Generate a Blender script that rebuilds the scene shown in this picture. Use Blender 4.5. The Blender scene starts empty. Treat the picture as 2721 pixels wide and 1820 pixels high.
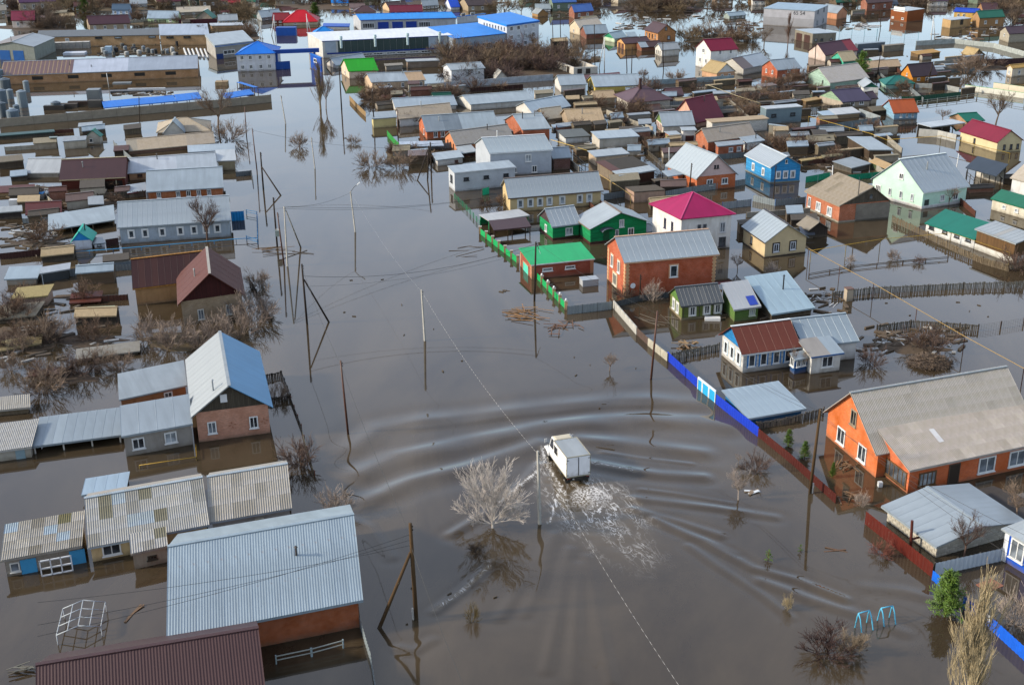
import bpy, math, random
import numpy as np
from mathutils import Vector, Matrix
random.seed(7)
S = bpy.context.scene
COL = S.collection
# ------------------------------------------------------------------ camera
FP, YH, ROLL, CH = 3330.0, -480.0, -0.010, 60.0
TH = math.atan((910 - YH) / FP)
_R = np.array([1., 0, 0]); CF = np.array([0, math.cos(TH), -math.sin(TH)]); _U = np.array([0, math.sin(TH), math.cos(TH)])
CR = _R * math.cos(ROLL) + _U * math.sin(ROLL); CU = -_R * math.sin(ROLL) + _U * math.cos(ROLL)
CAM = np.array([0, 0, CH])
cd = bpy.data.cameras.new('camera'); cam = bpy.data.objects.new('camera', cd); COL.objects.link(cam)
cd.sensor_width = 36; cd.lens = FP / 2721 * 36; cd.clip_start = 1; cd.clip_end = 6000
M = Matrix.Identity(4)
for i in range(3):
    M[i][0] = CR[i]; M[i][1] = CU[i]; M[i][2] = -CF[i]; M[i][3] = CAM[i]
cam.matrix_world = M
S.camera = cam
# ------------------------------------------------------------------ light
SUN_AZ, SUN_EL = math.radians(-98), math.radians(27)      # azimuth from +Y (view), clockwise seen from above
w = bpy.data.worlds.new('World'); S.world = w; w.use_nodes = True
nt = w.node_tree; nt.nodes.clear()
sky = nt.nodes.new('ShaderNodeTexSky'); sky.sky_type = 'NISHITA'; sky.sun_disc = False
sky.sun_elevation = SUN_EL; sky.sun_rotation = SUN_AZ; sky.air_density = 1.0; sky.dust_density = 0.8; sky.ozone_density = 1.0
bg = nt.nodes.new('ShaderNodeBackground'); bg.inputs[1].default_value = 0.15
wo = nt.nodes.new('ShaderNodeOutputWorld')
# broken thin white cloud all over the sky
tcw = nt.nodes.new('ShaderNodeTexCoord'); cn = nt.nodes.new('ShaderNodeTexNoise'); cn.inputs['Scale'].default_value = 2.0; cn.inputs['Detail'].default_value = 6
cr_ = nt.nodes.new('ShaderNodeValToRGB'); cr_.color_ramp.elements[0].position = .34; cr_.color_ramp.elements[1].position = .66
cr_.color_ramp.elements[0].color = (.06, .06, .06, 1); cr_.color_ramp.elements[1].color = (.4, .4, .4, 1)
cm = nt.nodes.new('ShaderNodeMixRGB'); cm.inputs[2].default_value = (5.9, 5.95, 6.25, 1)
nt.links.new(tcw.outputs[0], cn.inputs[0]); nt.links.new(cn.outputs[0], cr_.inputs[0]); nt.links.new(cr_.outputs[0], cm.inputs[0]); nt.links.new(sky.outputs[0], cm.inputs[1])
nt.links.new(cm.outputs[0], bg.inputs[0]); nt.links.new(bg.outputs[0], wo.inputs[0])
sl = bpy.data.lights.new('sun', 'SUN'); sl.energy = 3.0; sl.angle = math.radians(5.0); sl.color = (1.0, 0.90, 0.75)
so = bpy.data.objects.new('sun', sl); COL.objects.link(so)
sdir = Vector((math.sin(SUN_AZ) * math.cos(SUN_EL), math.cos(SUN_AZ) * math.cos(SUN_EL), math.sin(SUN_EL)))
so.rotation_euler = sdir.to_track_quat('Z', 'Y').to_euler(); so.location = sdir * 300
S.view_settings.view_transform = 'Standard'; S.view_settings.look = 'None'; S.view_settings.exposure = 1.3; S.view_settings.gamma = 1.0
S.render.engine = 'CYCLES'
S.cycles.use_denoising = True
S.cycles.max_bounces = 6; S.cycles.diffuse_bounces = 2; S.cycles.glossy_bounces = 3; S.cycles.transmission_bounces = 2
S.cycles.caustics_reflective = False; S.cycles.caustics_refractive = False
GZ = -0.65                                                # drowned ground under the water at z = 0
# ------------------------------------------------------------------ pixel <-> world
def ray(p):
    return CR * ((p[0] - 1360.5) / FP) - CU * ((p[1] - 910.) / FP) + CF
def unp(p, z=0.):
    d = ray(p); return CAM + d * ((z - CH) / d[2])
def prj(P):
    q = np.asarray(P, float) - CAM
    zc = q @ CF
    return np.stack([1360.5 + FP * (q @ CR) / zc, 910. - FP * (q @ CU) / zc], -1)
def vup(p, G):                                            # pixel p on the upright plane through G that faces the camera
    n = np.array([G[0] - CAM[0], G[1] - CAM[1], 0.]); n /= np.linalg.norm(n)
    d = ray(p); return CAM + d * (((np.asarray(G) - CAM) @ n) / (d @ n))
def zfor(p, hp):                                          # height whose foot is hp pixels below p
    return max(0.25, vup((p[0], p[1]), unp((p[0], p[1] + hp)))[2])
def scl(y):                                               # pixels per metre at image row y on the water
    return (y - YH) * math.cos(TH) / CH
# ------------------------------------------------------------------ materials
def lin(h, k=0.58):
    h = h.lstrip('#'); o = []
    for i in (0, 2, 4):
        c = int(h[i:i + 2], 16) / 255.
        o.append((c / 12.92 if c <= .04045 else ((c + .055) / 1.055) ** 2.4) * k)
    g = .3 * o[0] + .59 * o[1] + .11 * o[2]                # a little more colour than the hazy picture values
    return (*[max(.004, g + (c - g) * 1.04) for c in o], 1.)
MC = {}
class NT:
    def __init__(s, name):
        s.m = bpy.data.materials.new(name); s.m.use_nodes = True; s.t = s.m.node_tree; s.t.nodes.clear()
        s.out = s.n('OutputMaterial'); s.p = s.n('BsdfPrincipled'); s.l(s.p, 0, s.out, 0)
        s.uv = s.n('UVMap'); s.tc = s.n('TexCoord')
    def n(s, k, **kw):
        q = s.t.nodes.new('ShaderNode' + k)
        for a, b in kw.items(): setattr(q, a, b)
        return q
    def l(s, a, i, b, j):
        s.t.links.new(a.outputs[i], b.inputs[j])
    def noise(s, scale, detail=3, vec=None, rough=.55, sc3=None, dist=0):
        q = s.n('TexNoise'); q.inputs['Scale'].default_value = scale; q.inputs['Detail'].default_value = detail
        q.inputs['Roughness'].default_value = rough; q.inputs['Distortion'].default_value = dist
        src, k = (s.tc, 3) if vec is None else vec
        if sc3:
            mp = s.n('Mapping'); mp.inputs['Scale'].default_value = sc3; s.l(src, k, mp, 0); src, k = mp, 0
        s.l(src, k, q, 0); return q
    def ramp(s, src, k, a, b, ca=(0, 0, 0, 1), cb=(1, 1, 1, 1)):
        q = s.n('ValToRGB'); e = q.color_ramp.elements
        e[0].position = a; e[1].position = b; e[0].color = ca; e[1].color = cb
        s.l(src, k, q, 0); return q
    def mix(s, fac, a, b, mode='MIX'):
        q = s.n('MixRGB', blend_type=mode)
        for j, v in ((0, fac), (1, a), (2, b)):
            if isinstance(v, tuple) and len(v) == 2: s.l(v[0], v[1], q, j)
            else: q.inputs[j].default_value = v
        return q
    def bump(s, src, k, strength, dist=.02, prev=None):
        q = s.n('Bump'); q.inputs['Strength'].default_value = strength; q.inputs['Distance'].default_value = dist
        s.l(src, k, q, 2)
        if prev: s.l(prev, 0, q, 3)
        return q
def dark(c, k):
    return (c[0] * k, c[1] * k, c[2] * k, 1)
def mat(spec):
    if spec in MC: return MC[spec]
    kind, hx = spec.split(':')
    c = lin(hx)
    if kind in ('m', 'ms'): g_ = sum(c[:3]) / 3; c = (*[.80 * (q * .68 + g_ * .32) for q in c[:3]], 1.)
    t = NT('mat_' + spec.replace(':', '_').replace('#', '')); P = t.p.inputs
    big = t.noise(.35, 4); small = t.noise(3.0, 4)
    P['Roughness'].default_value = .8; P['Specular IOR Level'].default_value = .5 if kind in ('g', 'm', 'ms') else .22
    if kind in ('m', 'ms', 't'):                       # sheet metal / seamed / painted profiled roof
        st = t.noise(1.0, 4, (t.uv, 0), .6, (1.3, .12, 1))
        c1 = t.mix((t.ramp(big, 0, .35, .7), 0), c, dark(c, .82 if kind != 't' else .86))
        c2 = t.mix((t.ramp(st, 0, .42, .75), 0), (c1, 0), dark(c, .74 if kind != 't' else .8))
        rs = t.ramp(t.noise(.55, 6, None, .7), 0, .69, .84)
        c3 = t.mix((rs, 0), (c2, 0), (.16, .075, .035, 1)) if kind != 't' else c2
        t.l(c3, 0, t.p, 0)
        P['Roughness'].default_value = .45 if kind != 't' else .5
        P['Metallic'].default_value = .12 if kind != 't' else .0
        wv = t.n('TexWave'); wv.bands_direction = 'X'; wv.inputs['Scale'].default_value = {'m': 1.0, 'ms': .45, 't': 1.0}[kind]
        wv.inputs['Distortion'].default_value = 0.
        t.l(t.uv, 0, wv, 0)
        b = t.bump(t.ramp(wv, 1, .55, .95) if kind == 'ms' else wv, 0, .22, .025)
        b2 = t.bump(t.noise(1.6, 3, (t.uv, 0)), 0, .12, .05, b); t.l(b2, 0, t.p, 'Normal')
    elif kind == 's':                                  # asbestos slate, weathered
        mo = t.ramp(t.noise(.9, 6, None, .7), 0, .5, .72)
        c1 = t.mix((t.ramp(small, 0, .3, .75), 0), c, dark(c, .8))
        c2 = t.mix((mo, 0), (c1, 0), (c[0] * .78, c[1] * .75, c[2] * .66, 1))
        st = t.noise(1.0, 3, (t.uv, 0), .6, (2.2, .1, 1))
        c3 = t.mix((t.ramp(st, 0, .5, .8), 0), (c2, 0), dark(c, .76)); t.l(c3, 0, t.p, 0)
        wv = t.n('TexWave'); wv.bands_direction = 'X'; wv.inputs['Scale'].default_value = .8
        t.l(t.uv, 0, wv, 0)
        t.l(t.bump(wv, 1, .5, .04), 0, t.p, 'Normal'); P['Roughness'].default_value = .9
    elif kind == 'b':                                  # brick
        br = t.n('TexBrick'); br.inputs['Scale'].default_value = 1; br.inputs['Brick Width'].default_value = .26
        br.inputs['Row Height'].default_value = .085; br.inputs['Mortar Size'].default_value = .011; br.inputs['Bias'].default_value = -.1
        br.inputs['Color1'].default_value = c; br.inputs['Color2'].default_value = dark(c, .6); br.inputs['Mortar'].default_value = (c[0] * .6 + .12, c[1] * .6 + .12, c[2] * .6 + .11, 1)
        t.l(t.uv, 0, br, 0)
        c1 = t.mix((t.ramp(t.noise(.6, 6, None, .7), 0, .38, .72), 0), (br, 0), dark(c, .6))
        t.l(c1, 0, t.p, 0); t.l(t.bump(br, 1, -.4, .01), 0, t.p, 'Normal'); P['Roughness'].default_value = .9
    elif kind == 'k':                                  # large blocks, pale
        br = t.n('TexBrick'); br.inputs['Scale'].default_value = 1; br.inputs['Brick Width'].default_value = .62
        br.inputs['Row Height'].default_value = .3; br.inputs['Mortar Size'].default_value = .02
        br.inputs['Color1'].default_value = c; br.inputs['Color2'].default_value = dark(c, .8); br.inputs['Mortar'].default_value = dark(c, .5)
        t.l(t.uv, 0, br, 0)
        t.l(t.mix((t.ramp(small, 0, .4, .8), 0), (br, 0), dark(c, .75)), 0, t.p, 0)
        t.l(t.bump(br, 1, -.5, .02), 0, t.p, 'Normal'); P['Roughness'].default_value = .95
    elif kind in ('w', 'wh'):                          # weathered boards, upright / lying
        br = t.n('TexBrick'); br.offset = .37; br.inputs['Scale'].default_value = 1; br.inputs['Brick Width'].default_value = 2.6
        br.inputs['Row Height'].default_value = .17; br.inputs['Mortar Size'].default_value = .012
        br.inputs['Color1'].default_value = c; br.inputs['Color2'].default_value = dark(c, .55); br.inputs['Mortar'].default_value = dark(c, .2)
        mp = t.n('Mapping'); mp.inputs['Rotation'].default_value = (0, 0, math.pi / 2 if kind == 'w' else 0); t.l(t.uv, 0, mp, 0); t.l(mp, 0, br, 0)
        gr = t.noise(2.0, 4, (mp, 0), .6, (.6, 9, 1))
        t.l(t.mix((t.ramp(gr, 0, .35, .8), 0), (br, 0), dark(c, .5)), 0, t.p, 0)
        t.l(t.bump(br, 1, -.6, .02), 0, t.p, 'Normal'); P['Roughness'].default_value = .9
    elif kind == 'l':                                  # lap siding
        wv = t.n('TexWave'); wv.wave_profile = 'SAW'; wv.bands_direction = 'Y'; wv.inputs['Scale'].default_value = 1.3
        t.l(t.uv, 0, wv, 0)
        c1 = t.mix((t.ramp(t.noise(.6, 6, None, .7), 0, .35, .75), 0), c, dark(c, .76)); c2 = t.mix((t.ramp(wv, 1, .0, .12, (1, 1, 1, 1), (0, 0, 0, 1)), 0), (c1, 0), dark(c, .72))
        t.l(c2, 0, t.p, 0); t.l(t.bump(wv, 1, .3, .02), 0, t.p, 'Normal'); P['Roughness'].default_value = .55
    elif kind == 'g':                                  # window glass
        t.l(t.mix((t.ramp(t.noise(.8, 2), 0, .4, .65), 0), c, (c[0] * 2.2 + .02, c[1] * 2.2 + .02, c[2] * 2.2 + .02, 1)), 0, t.p, 0)
        P['Roughness'].default_value = .06; P['IOR'].default_value = 1.5
    elif kind == 'tw':                                 # bark and twigs
        t.l(t.mix((t.ramp(t.noise(.5, 3), 0, .3, .7), 0), c, dark(c, .6)), 0, t.p, 0); P['Roughness'].default_value = .95
    elif kind == 'c':                                  # concrete
        c1 = t.mix((t.ramp(t.noise(.8, 6, None, .7), 0, .35, .75), 0), c, dark(c, .6)); t.l(c1, 0, t.p, 0)
        t.l(t.bump(small, 0, .2, .03), 0, t.p, 'Normal'); P['Roughness'].default_value = .95
    elif kind == 'tc':                                 # twisted cable, sun glints on the twist painted as pale bands
        wv = t.n('TexWave'); wv.bands_direction = 'Y'; wv.inputs['Scale'].default_value = .42; t.l(t.tc, 3, wv, 0)
        t.l(t.mix((t.ramp(wv, 1, .45, .6), 0), c, dark(c, .22)), 0, t.p, 0); P['Roughness'].default_value = .5
    elif kind == 'tk':                                 # truck paint with dried mud thrown up from the wheels
        sx = t.n('SeparateXYZ'); t.l(t.tc, 3, sx, 0); q = t.n('Math', operation='MULTIPLY_ADD'); t.l(t.noise(2.2, 5, None, .7), 0, q, 0); q.inputs[1].default_value = -1.6; t.l(sx, 2, q, 2)
        m_ = t.n('MapRange'); m_.inputs[1].default_value = .2; m_.inputs[2].default_value = 1.1; m_.inputs[3].default_value = .7; m_.inputs[4].default_value = 0.; t.l(q, 0, m_, 0)
        c1 = t.mix((t.ramp(t.noise(1.1, 5), 0, .45, .8), 0), c, dark(c, .84)); t.l(t.mix((m_, 0), (c1, 0), (.12, .09, .06, 1)), 0, t.p, 0); P['Roughness'].default_value = .4
    elif kind == 'x':                                  # plain paint / plastic
        c1 = t.mix((t.ramp(t.noise(1.2, 4), 0, .4, .8), 0), c, dark(c, .8)); t.l(c1, 0, t.p, 0); P['Roughness'].default_value = .5
    else:                                              # 'p' plaster
        st = t.noise(1.0, 4, (t.uv, 0), .65, (1.6, .35, 1))
        c1 = t.mix((t.ramp(t.noise(.6, 6, None, .7), 0, .35, .75), 0), c, dark(c, .74)); c2 = t.mix((t.ramp(st, 0, .48, .78), 0), (c1, 0), (c[0] * .66, c[1] * .62, c[2] * .56, 1))
        t.l(c2, 0, t.p, 0); t.l(t.bump(small, 0, .15, .03), 0, t.p, 'Normal'); P['Roughness'].default_value = .9
    if kind in ('p', 'b', 'l', 'k', 'w', 'wh'):        # silt left by the flood: a ragged dirty band just above the water
        ge = t.n('NewGeometry'); sx = t.n('SeparateXYZ'); t.l(ge, 0, sx, 0)
        wob = t.noise(1.3, 5, None, .7); q = t.n('Math', operation='MULTIPLY_ADD'); t.l(wob, 0, q, 0); q.inputs[1].default_value = -.9; t.l(sx, 2, q, 2)
        src = t.p.inputs[0].links[0].from_socket
        m_ = t.n('MapRange'); m_.inputs[1].default_value = -.5; m_.inputs[2].default_value = .02; m_.inputs[3].default_value = .62; m_.inputs[4].default_value = 0.; t.l(q, 0, m_, 0)
        mx = t.n('MixRGB'); t.l(m_, 0, mx, 0); t.t.links.new(src, mx.inputs[1]); mx.inputs[2].default_value = (.085, .066, .045, 1); t.l(mx, 0, t.p, 0)
    MC[spec] = t.m; return t.m
# ------------------------------------------------------------------ mesh building
V3 = lambda x, y, z: np.array([x, y, z], float)
Z3 = V3(0, 0, 1)
def unit(v):
    return v / (math.sqrt(v[0] * v[0] + v[1] * v[1] + v[2] * v[2]) + 1e-12)
def cross(a, b):
    a0, a1, a2 = float(a[0]), float(a[1]), float(a[2]); b0, b1, b2 = float(b[0]), float(b[1]), float(b[2])
    return np.array((a1 * b2 - a2 * b1, a2 * b0 - a0 * b2, a0 * b1 - a1 * b0))
class MB:
    def __init__(s): s.v = []; s.f = []; s.uv = []
    def face(s, pts, ud=None):
        i = len(s.v); pts = [np.asarray(p, float) for p in pts]
        s.v += pts; s.f.append(tuple(range(i, i + len(pts))))
        if ud is None:
            nn = cross(pts[1] - pts[0], pts[2] - pts[0]); ud = cross(Z3, nn)
            if np.linalg.norm(ud) < 1e-4 * (np.linalg.norm(nn) + 1e-9): ud = pts[1] - pts[0]
        ud = unit(ud); nn = cross(pts[1] - pts[0], pts[2] - pts[0]); vd = unit(cross(unit(nn), ud))
        s.uv.append([(p @ ud, p @ vd) for p in pts])
    def prism(s, low, up, ud=None):                    # low, up: matching rings, low counter-clockwise seen from outside below
        n = len(low)
        s.face(up, ud); s.face(low[::-1], ud)
        for i in range(n):
            j = (i + 1) % n; s.face([low[i], low[j], up[j], up[i]], ud)
    def box(s, c, a, b, d):                            # centre and three half vectors
        c, a, b, d = [np.asarray(q, float) for q in (c, a, b, d)]
        if cross(a, b) @ d < 0: a = -a
        lo = [c - a - b - d, c + a - b - d, c + a + b - d, c - a + b - d]; s.prism(lo, [p + 2 * d for p in lo])
    def bar(s, p, q, wd, ht=None, up=Z3):
        p, q = np.asarray(p, float), np.asarray(q, float); ht = ht or wd; d = q - p
        x = cross(d, up)
        if np.linalg.norm(x) < 1e-6 * np.linalg.norm(d) + 1e-9: x = cross(d, V3(1, 0, 0))
        x = unit(x); y = unit(cross(x, d)); s.box((p + q) / 2, d / 2, x * wd / 2, y * ht / 2)
    def tube(s, pts, rad, n=6, cap=True):
        pts = [np.asarray(p, float) for p in pts]; rad = rad if hasattr(rad, '__len__') else [rad] * len(pts); i0 = len(s.v); rings = []
        for k, p in enumerate(pts):
            d = unit(pts[min(k + 1, len(pts) - 1)] - pts[max(k - 1, 0)]); x = cross(d, Z3)
            if np.linalg.norm(x) < .05: x = cross(d, V3(1, 0, 0))
            x = unit(x); y = cross(d, x); rings.append(len(s.v))
            for j in range(n):
                a = 2 * math.pi * j / n; s.v.append(p + (x * math.cos(a) + y * math.sin(a)) * rad[k])
        for k in range(len(pts) - 1):
            for j in range(n):
                a, b = rings[k] + j, rings[k] + (j + 1) % n; c, d = rings[k + 1] + (j + 1) % n, rings[k + 1] + j
                s.f.append((a, b, c, d)); s.uv.append([(0, 0)] * 4)
        if cap and n > 2:
            s.f.append(tuple(rings[0] + j for j in range(n))[::-1]); s.uv.append([(0, 0)] * n)
            s.f.append(tuple(rings[-1] + j for j in range(n))); s.uv.append([(0, 0)] * n)
    def mesh(s, name, m, org=(0, 0, 0), smooth=False):
        me = bpy.data.meshes.new(name); o = np.asarray(org, float)
        me.from_pydata([tuple(p - o) for p in s.v], [], s.f)
        ul = me.uv_layers.new(name='UVMap'); fl = [c for f in s.uv for uv in f for c in uv]
        ul.data.foreach_set('uv', fl)
        if m: me.materials.append(mat(m) if isinstance(m, str) else m)
        if smooth: me.polygons.foreach_set('use_smooth', [True] * len(me.polygons))
        me.update(); return me
    def build(s, name, m, parent=None, org=(0, 0, 0), smooth=False):
        return put(name, s.mesh(name, m, org, smooth), parent)
def put(name, data, parent=None, loc=(0, 0, 0), rz=0, sc=None):
    o = bpy.data.objects.new(name, data); COL.objects.link(o); o.location = tuple(loc)
    if rz: o.rotation_euler = (0, 0, rz)
    if sc: o.scale = sc
    if parent: o.parent = parent
    return o
LABELS = {}
def tag(o, label, cat, group=None):
    o['label'] = label; o['category'] = cat
    if group: o['group'] = group
    return o
def root(name, label, cat, loc, group=None, rz=0):
    o = put(name, None, None, loc, rz); o.empty_display_size = .5
    return tag(o, label, cat, group)
# ------------------------------------------------------------------ buildings
def frame_of(a, b, r, hp, kind, p, at, D, back, rise):
    if kind == 'f':                                    # gable wall faces the camera: a left eave, b right eave, r apex
        ze = zfor(b, hp); L, R = unp(a, ze), unp(b, ze); g = R - L
        nrm = unit(cross(g, Z3)); d = ray(r); ap = CAM + d * (((L - CAM) @ nrm) / (d @ nrm))
        t = min(.75, max(.25, ((ap - L) @ unit(g)) / np.linalg.norm(g))); rs = max(.4, ap[2] - ze)
        dep = nrm if nrm[:2] @ (L[:2] - CAM[:2]) > 0 else -nrm
        if back is not None:
            bk = unp(back, ze + rs); dv = bk - (L + g * t); dv[2] = 0; ln = min(26., np.linalg.norm(dv)); ang = math.atan2(dv[1], dv[0]); a0 = math.atan2(dep[1], dep[0])
            da = (ang - a0 + math.pi) % (2 * math.pi) - math.pi; da = max(-.16, min(.16, da)); dep = V3(math.cos(a0 + da), math.sin(a0 + da), 0); D = max(2., ln)
        return L, dep * (D or 8.), g, t, ze, rs
    e = b if (at or ('b' if abs(r[0] - b[0]) < abs(r[0] - a[0]) else 'a')) == 'b' else a
    ze = zfor(e, hp) if hp > 0 else -hp
    A, B = unp(a, ze), unp(b, ze); U = B - A
    E = (A + B) / 2 if kind == 'h' else (B if e is b else A)
    n0 = unit(cross(Z3, U)); view = unit(V3(E[0], E[1], 0))
    if n0 @ view < 0: n0 = -n0
    tp = math.tan(math.radians(p)); best = None
    ws = np.linspace(.4, 22, 400)
    for sg in ((1, -1) if abs(n0 @ view) < .5 else (1,)):
        for sk in np.linspace(-13, 13, 27):
            ca, sa = math.cos(math.radians(sk)), math.sin(math.radians(sk))
            n = V3(n0[0] * ca - n0[1] * sa, n0[0] * sa + n0[1] * ca, 0) * sg
            P = E[None] + ws[:, None] * n[None] + (ws * tp)[:, None] * Z3[None]
            q = prj(P); err = np.hypot(q[:, 0] - r[0], q[:, 1] - r[1]) + abs(sk) * .25
            i = int(err.argmin())
            if best is None or err[i] < best[0]: best = (err[i], ws[i], n)
    wd, n = best[1], best[2]
    if kind in 'gh': return A, U, n * 2 * wd, .5, ze, rise or wd * tp
    return A, U, n * wd, 1., ze, wd * tp
def ring(mb, c, x, y, nrm, w, h, bw, d0, d1):
    for (cx, cy, sx, sy) in ((0, h / 2 - bw / 2, w / 2, bw / 2), (0, -h / 2 + bw / 2, w / 2, bw / 2), (-w / 2 + bw / 2, 0, bw / 2, h / 2 - bw), (w / 2 - bw / 2, 0, bw / 2, h / 2 - bw)):
        mb.box(c + x * cx + y * cy + nrm * (d0 + d1) / 2, x * sx, y * sy, nrm * (d1 - d0) / 2)
GLASS = ['g:#1c2126', 'g:#262b30', 'g:#15181c', 'g:#3a3f44', 'g:#565c62', 'g:#80868a']
HL = []; USED = set()
def near(prefix, px):                                  # a label that says how the thing stands to a building close by
    P = unp(px)
    for lb, o, _ in sorted(HL, key=lambda q: (q[1][0] - P[0]) ** 2 + (q[1][1] - P[1]) ** 2)[:40]:
        if lb.startswith('small ') and ' roofed shed ' in lb: continue
        q = prj(o); dx, dy = px[0] - q[0], (px[1] - q[1]) * 2.2
        rel = (' left of the ' if dx < 0 else ' right of the ') if abs(dx) > abs(dy) else (' behind the ' if dy < 0 else ' in front of the ')
        tx = prefix + rel + lb
        if len(tx.split()) <= 16 and tx not in USED: USED.add(tx); return tx
    return prefix + ' among its neighbours'
class House:
    def fac(s, k):
        Uh, Vh = unit(s.U), unit(s.V); c00 = s.c[0]
        if k == 'f': o, d, ln, zt = s.c[0], Uh, s.Lu, s.zf
        elif k == 'k': o, d, ln, zt = s.c[3], Uh, s.Lu, s.zk
        elif k == 's': o, d, ln, zt = s.c[0], Vh, s.Lv, s.zf
        else: o, d, ln, zt = s.c[1], Vh, s.Lv, s.zf
        nr = unit(cross(d, Z3)); mid = (s.c[0] + s.c[2]) / 2
        if nr[:2] @ (o + d * ln / 2 - mid)[:2] < 0: nr = -nr
        return o, d, ln, nr, zt
    def window(s, k, t, z=None, w=1.2, h=1.4, wc='x:#e9e9e6', mull=1, trim=None, sill=True, name='window'):
        o, d, ln, nr, zt = s.fac(k); z = zt * .52 if z is None else z
        key = (k, round(w, 2), round(h, 2), wc, mull, trim)
        if key not in s.cache:
            O = V3(0, 0, 0); fr = MB(); bw = min(.13, w * .13)
            ring(fr, O, d, Z3, nr, w, h, bw, .0, .09)
            for i in range(mull):
                fr.box(nr * .04 + d * (w * ((i + 1) / (mull + 1) - .5)), d * bw * .33, Z3 * (h / 2 - bw), nr * .035)
            if sill: fr.box(nr * .09 - Z3 * (h / 2 + .04), d * (w / 2 + .08), Z3 * .035, nr * .1)
            pn = MB(); pn.box(nr * .02, d * (w / 2 - bw * .5), Z3 * (h / 2 - bw * .5), nr * .018)
            tm = None
            if trim:
                tb = MB(); ring(tb, O, d, Z3, nr, w + .34, h + .34, .17, .002, .06); tm = tb.mesh('casing', trim)
            s.cache[key] = (fr.mesh(name, wc), [pn.mesh('pane', g) for g in random.sample(GLASS, 2)], tm)
        fm, pm, tm = s.cache[key]
        loc = o + d * (t * ln) + Z3 * z - s.org
        wo_ = put(name, fm, s.root, loc); put('pane', random.choice(pm), wo_)
        if tm: put('casing', tm, wo_)
        return wo_
    def panel(s, k, t, w, z0, z1, m, name='door', proud=.05, frame=None):
        o, d, ln, nr, zt = s.fac(k); mb = MB(); c = o + d * (t * ln) + Z3 * ((z0 + z1) / 2)
        mb.box(c + nr * proud / 2, d * w / 2, Z3 * (z1 - z0) / 2, nr * proud / 2)
        q = mb.build(name, m, s.root, s.org)
        if frame:
            fb = MB(); ring(fb, c, d, Z3, nr, w + .2, z1 - z0 + .2, .1, .003, proud + .04); fb.build('frame', frame, q, s.org)
        return q
    def top(s, fu, fv):                                # point on the roof
        vv = fv; z = s.ze + (s.rise * (vv / s.t if vv <= s.t else (1 - vv) / (1 - s.t)) if s.t < 1 else s.rise * vv)
        return s.O + s.U * fu + s.V * fv + Z3 * (z - s.O[2])
    def chimney(s, fu, fv, h=1.0, w=.5, m='b:#8a4a34', pipe=False):
        P = s.top(fu, fv); mb = MB()
        if pipe: mb.tube([P - Z3 * .3, P + Z3 * h], .09, 8); mb.tube([P + Z3 * (h + .02), P + Z3 * (h + .16)], [.17, .05], 8)
        else:
            mb.box(P + Z3 * (h / 2 - .2), unit(s.U) * w / 2, unit(cross(Z3, s.U)) * w / 2, Z3 * (h / 2 + .2)); mb.box(P + Z3 * (h + .04), unit(s.U) * (w / 2 + .06), unit(cross(Z3, s.U)) * (w / 2 + .06), Z3 * .04)
        return mb.build('stove_pipe' if pipe else 'chimney', m, s.root, s.org)
def slab(mb, q, th, ud):
    mb.prism([p - Z3 * th for p in q], q, ud)
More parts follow.
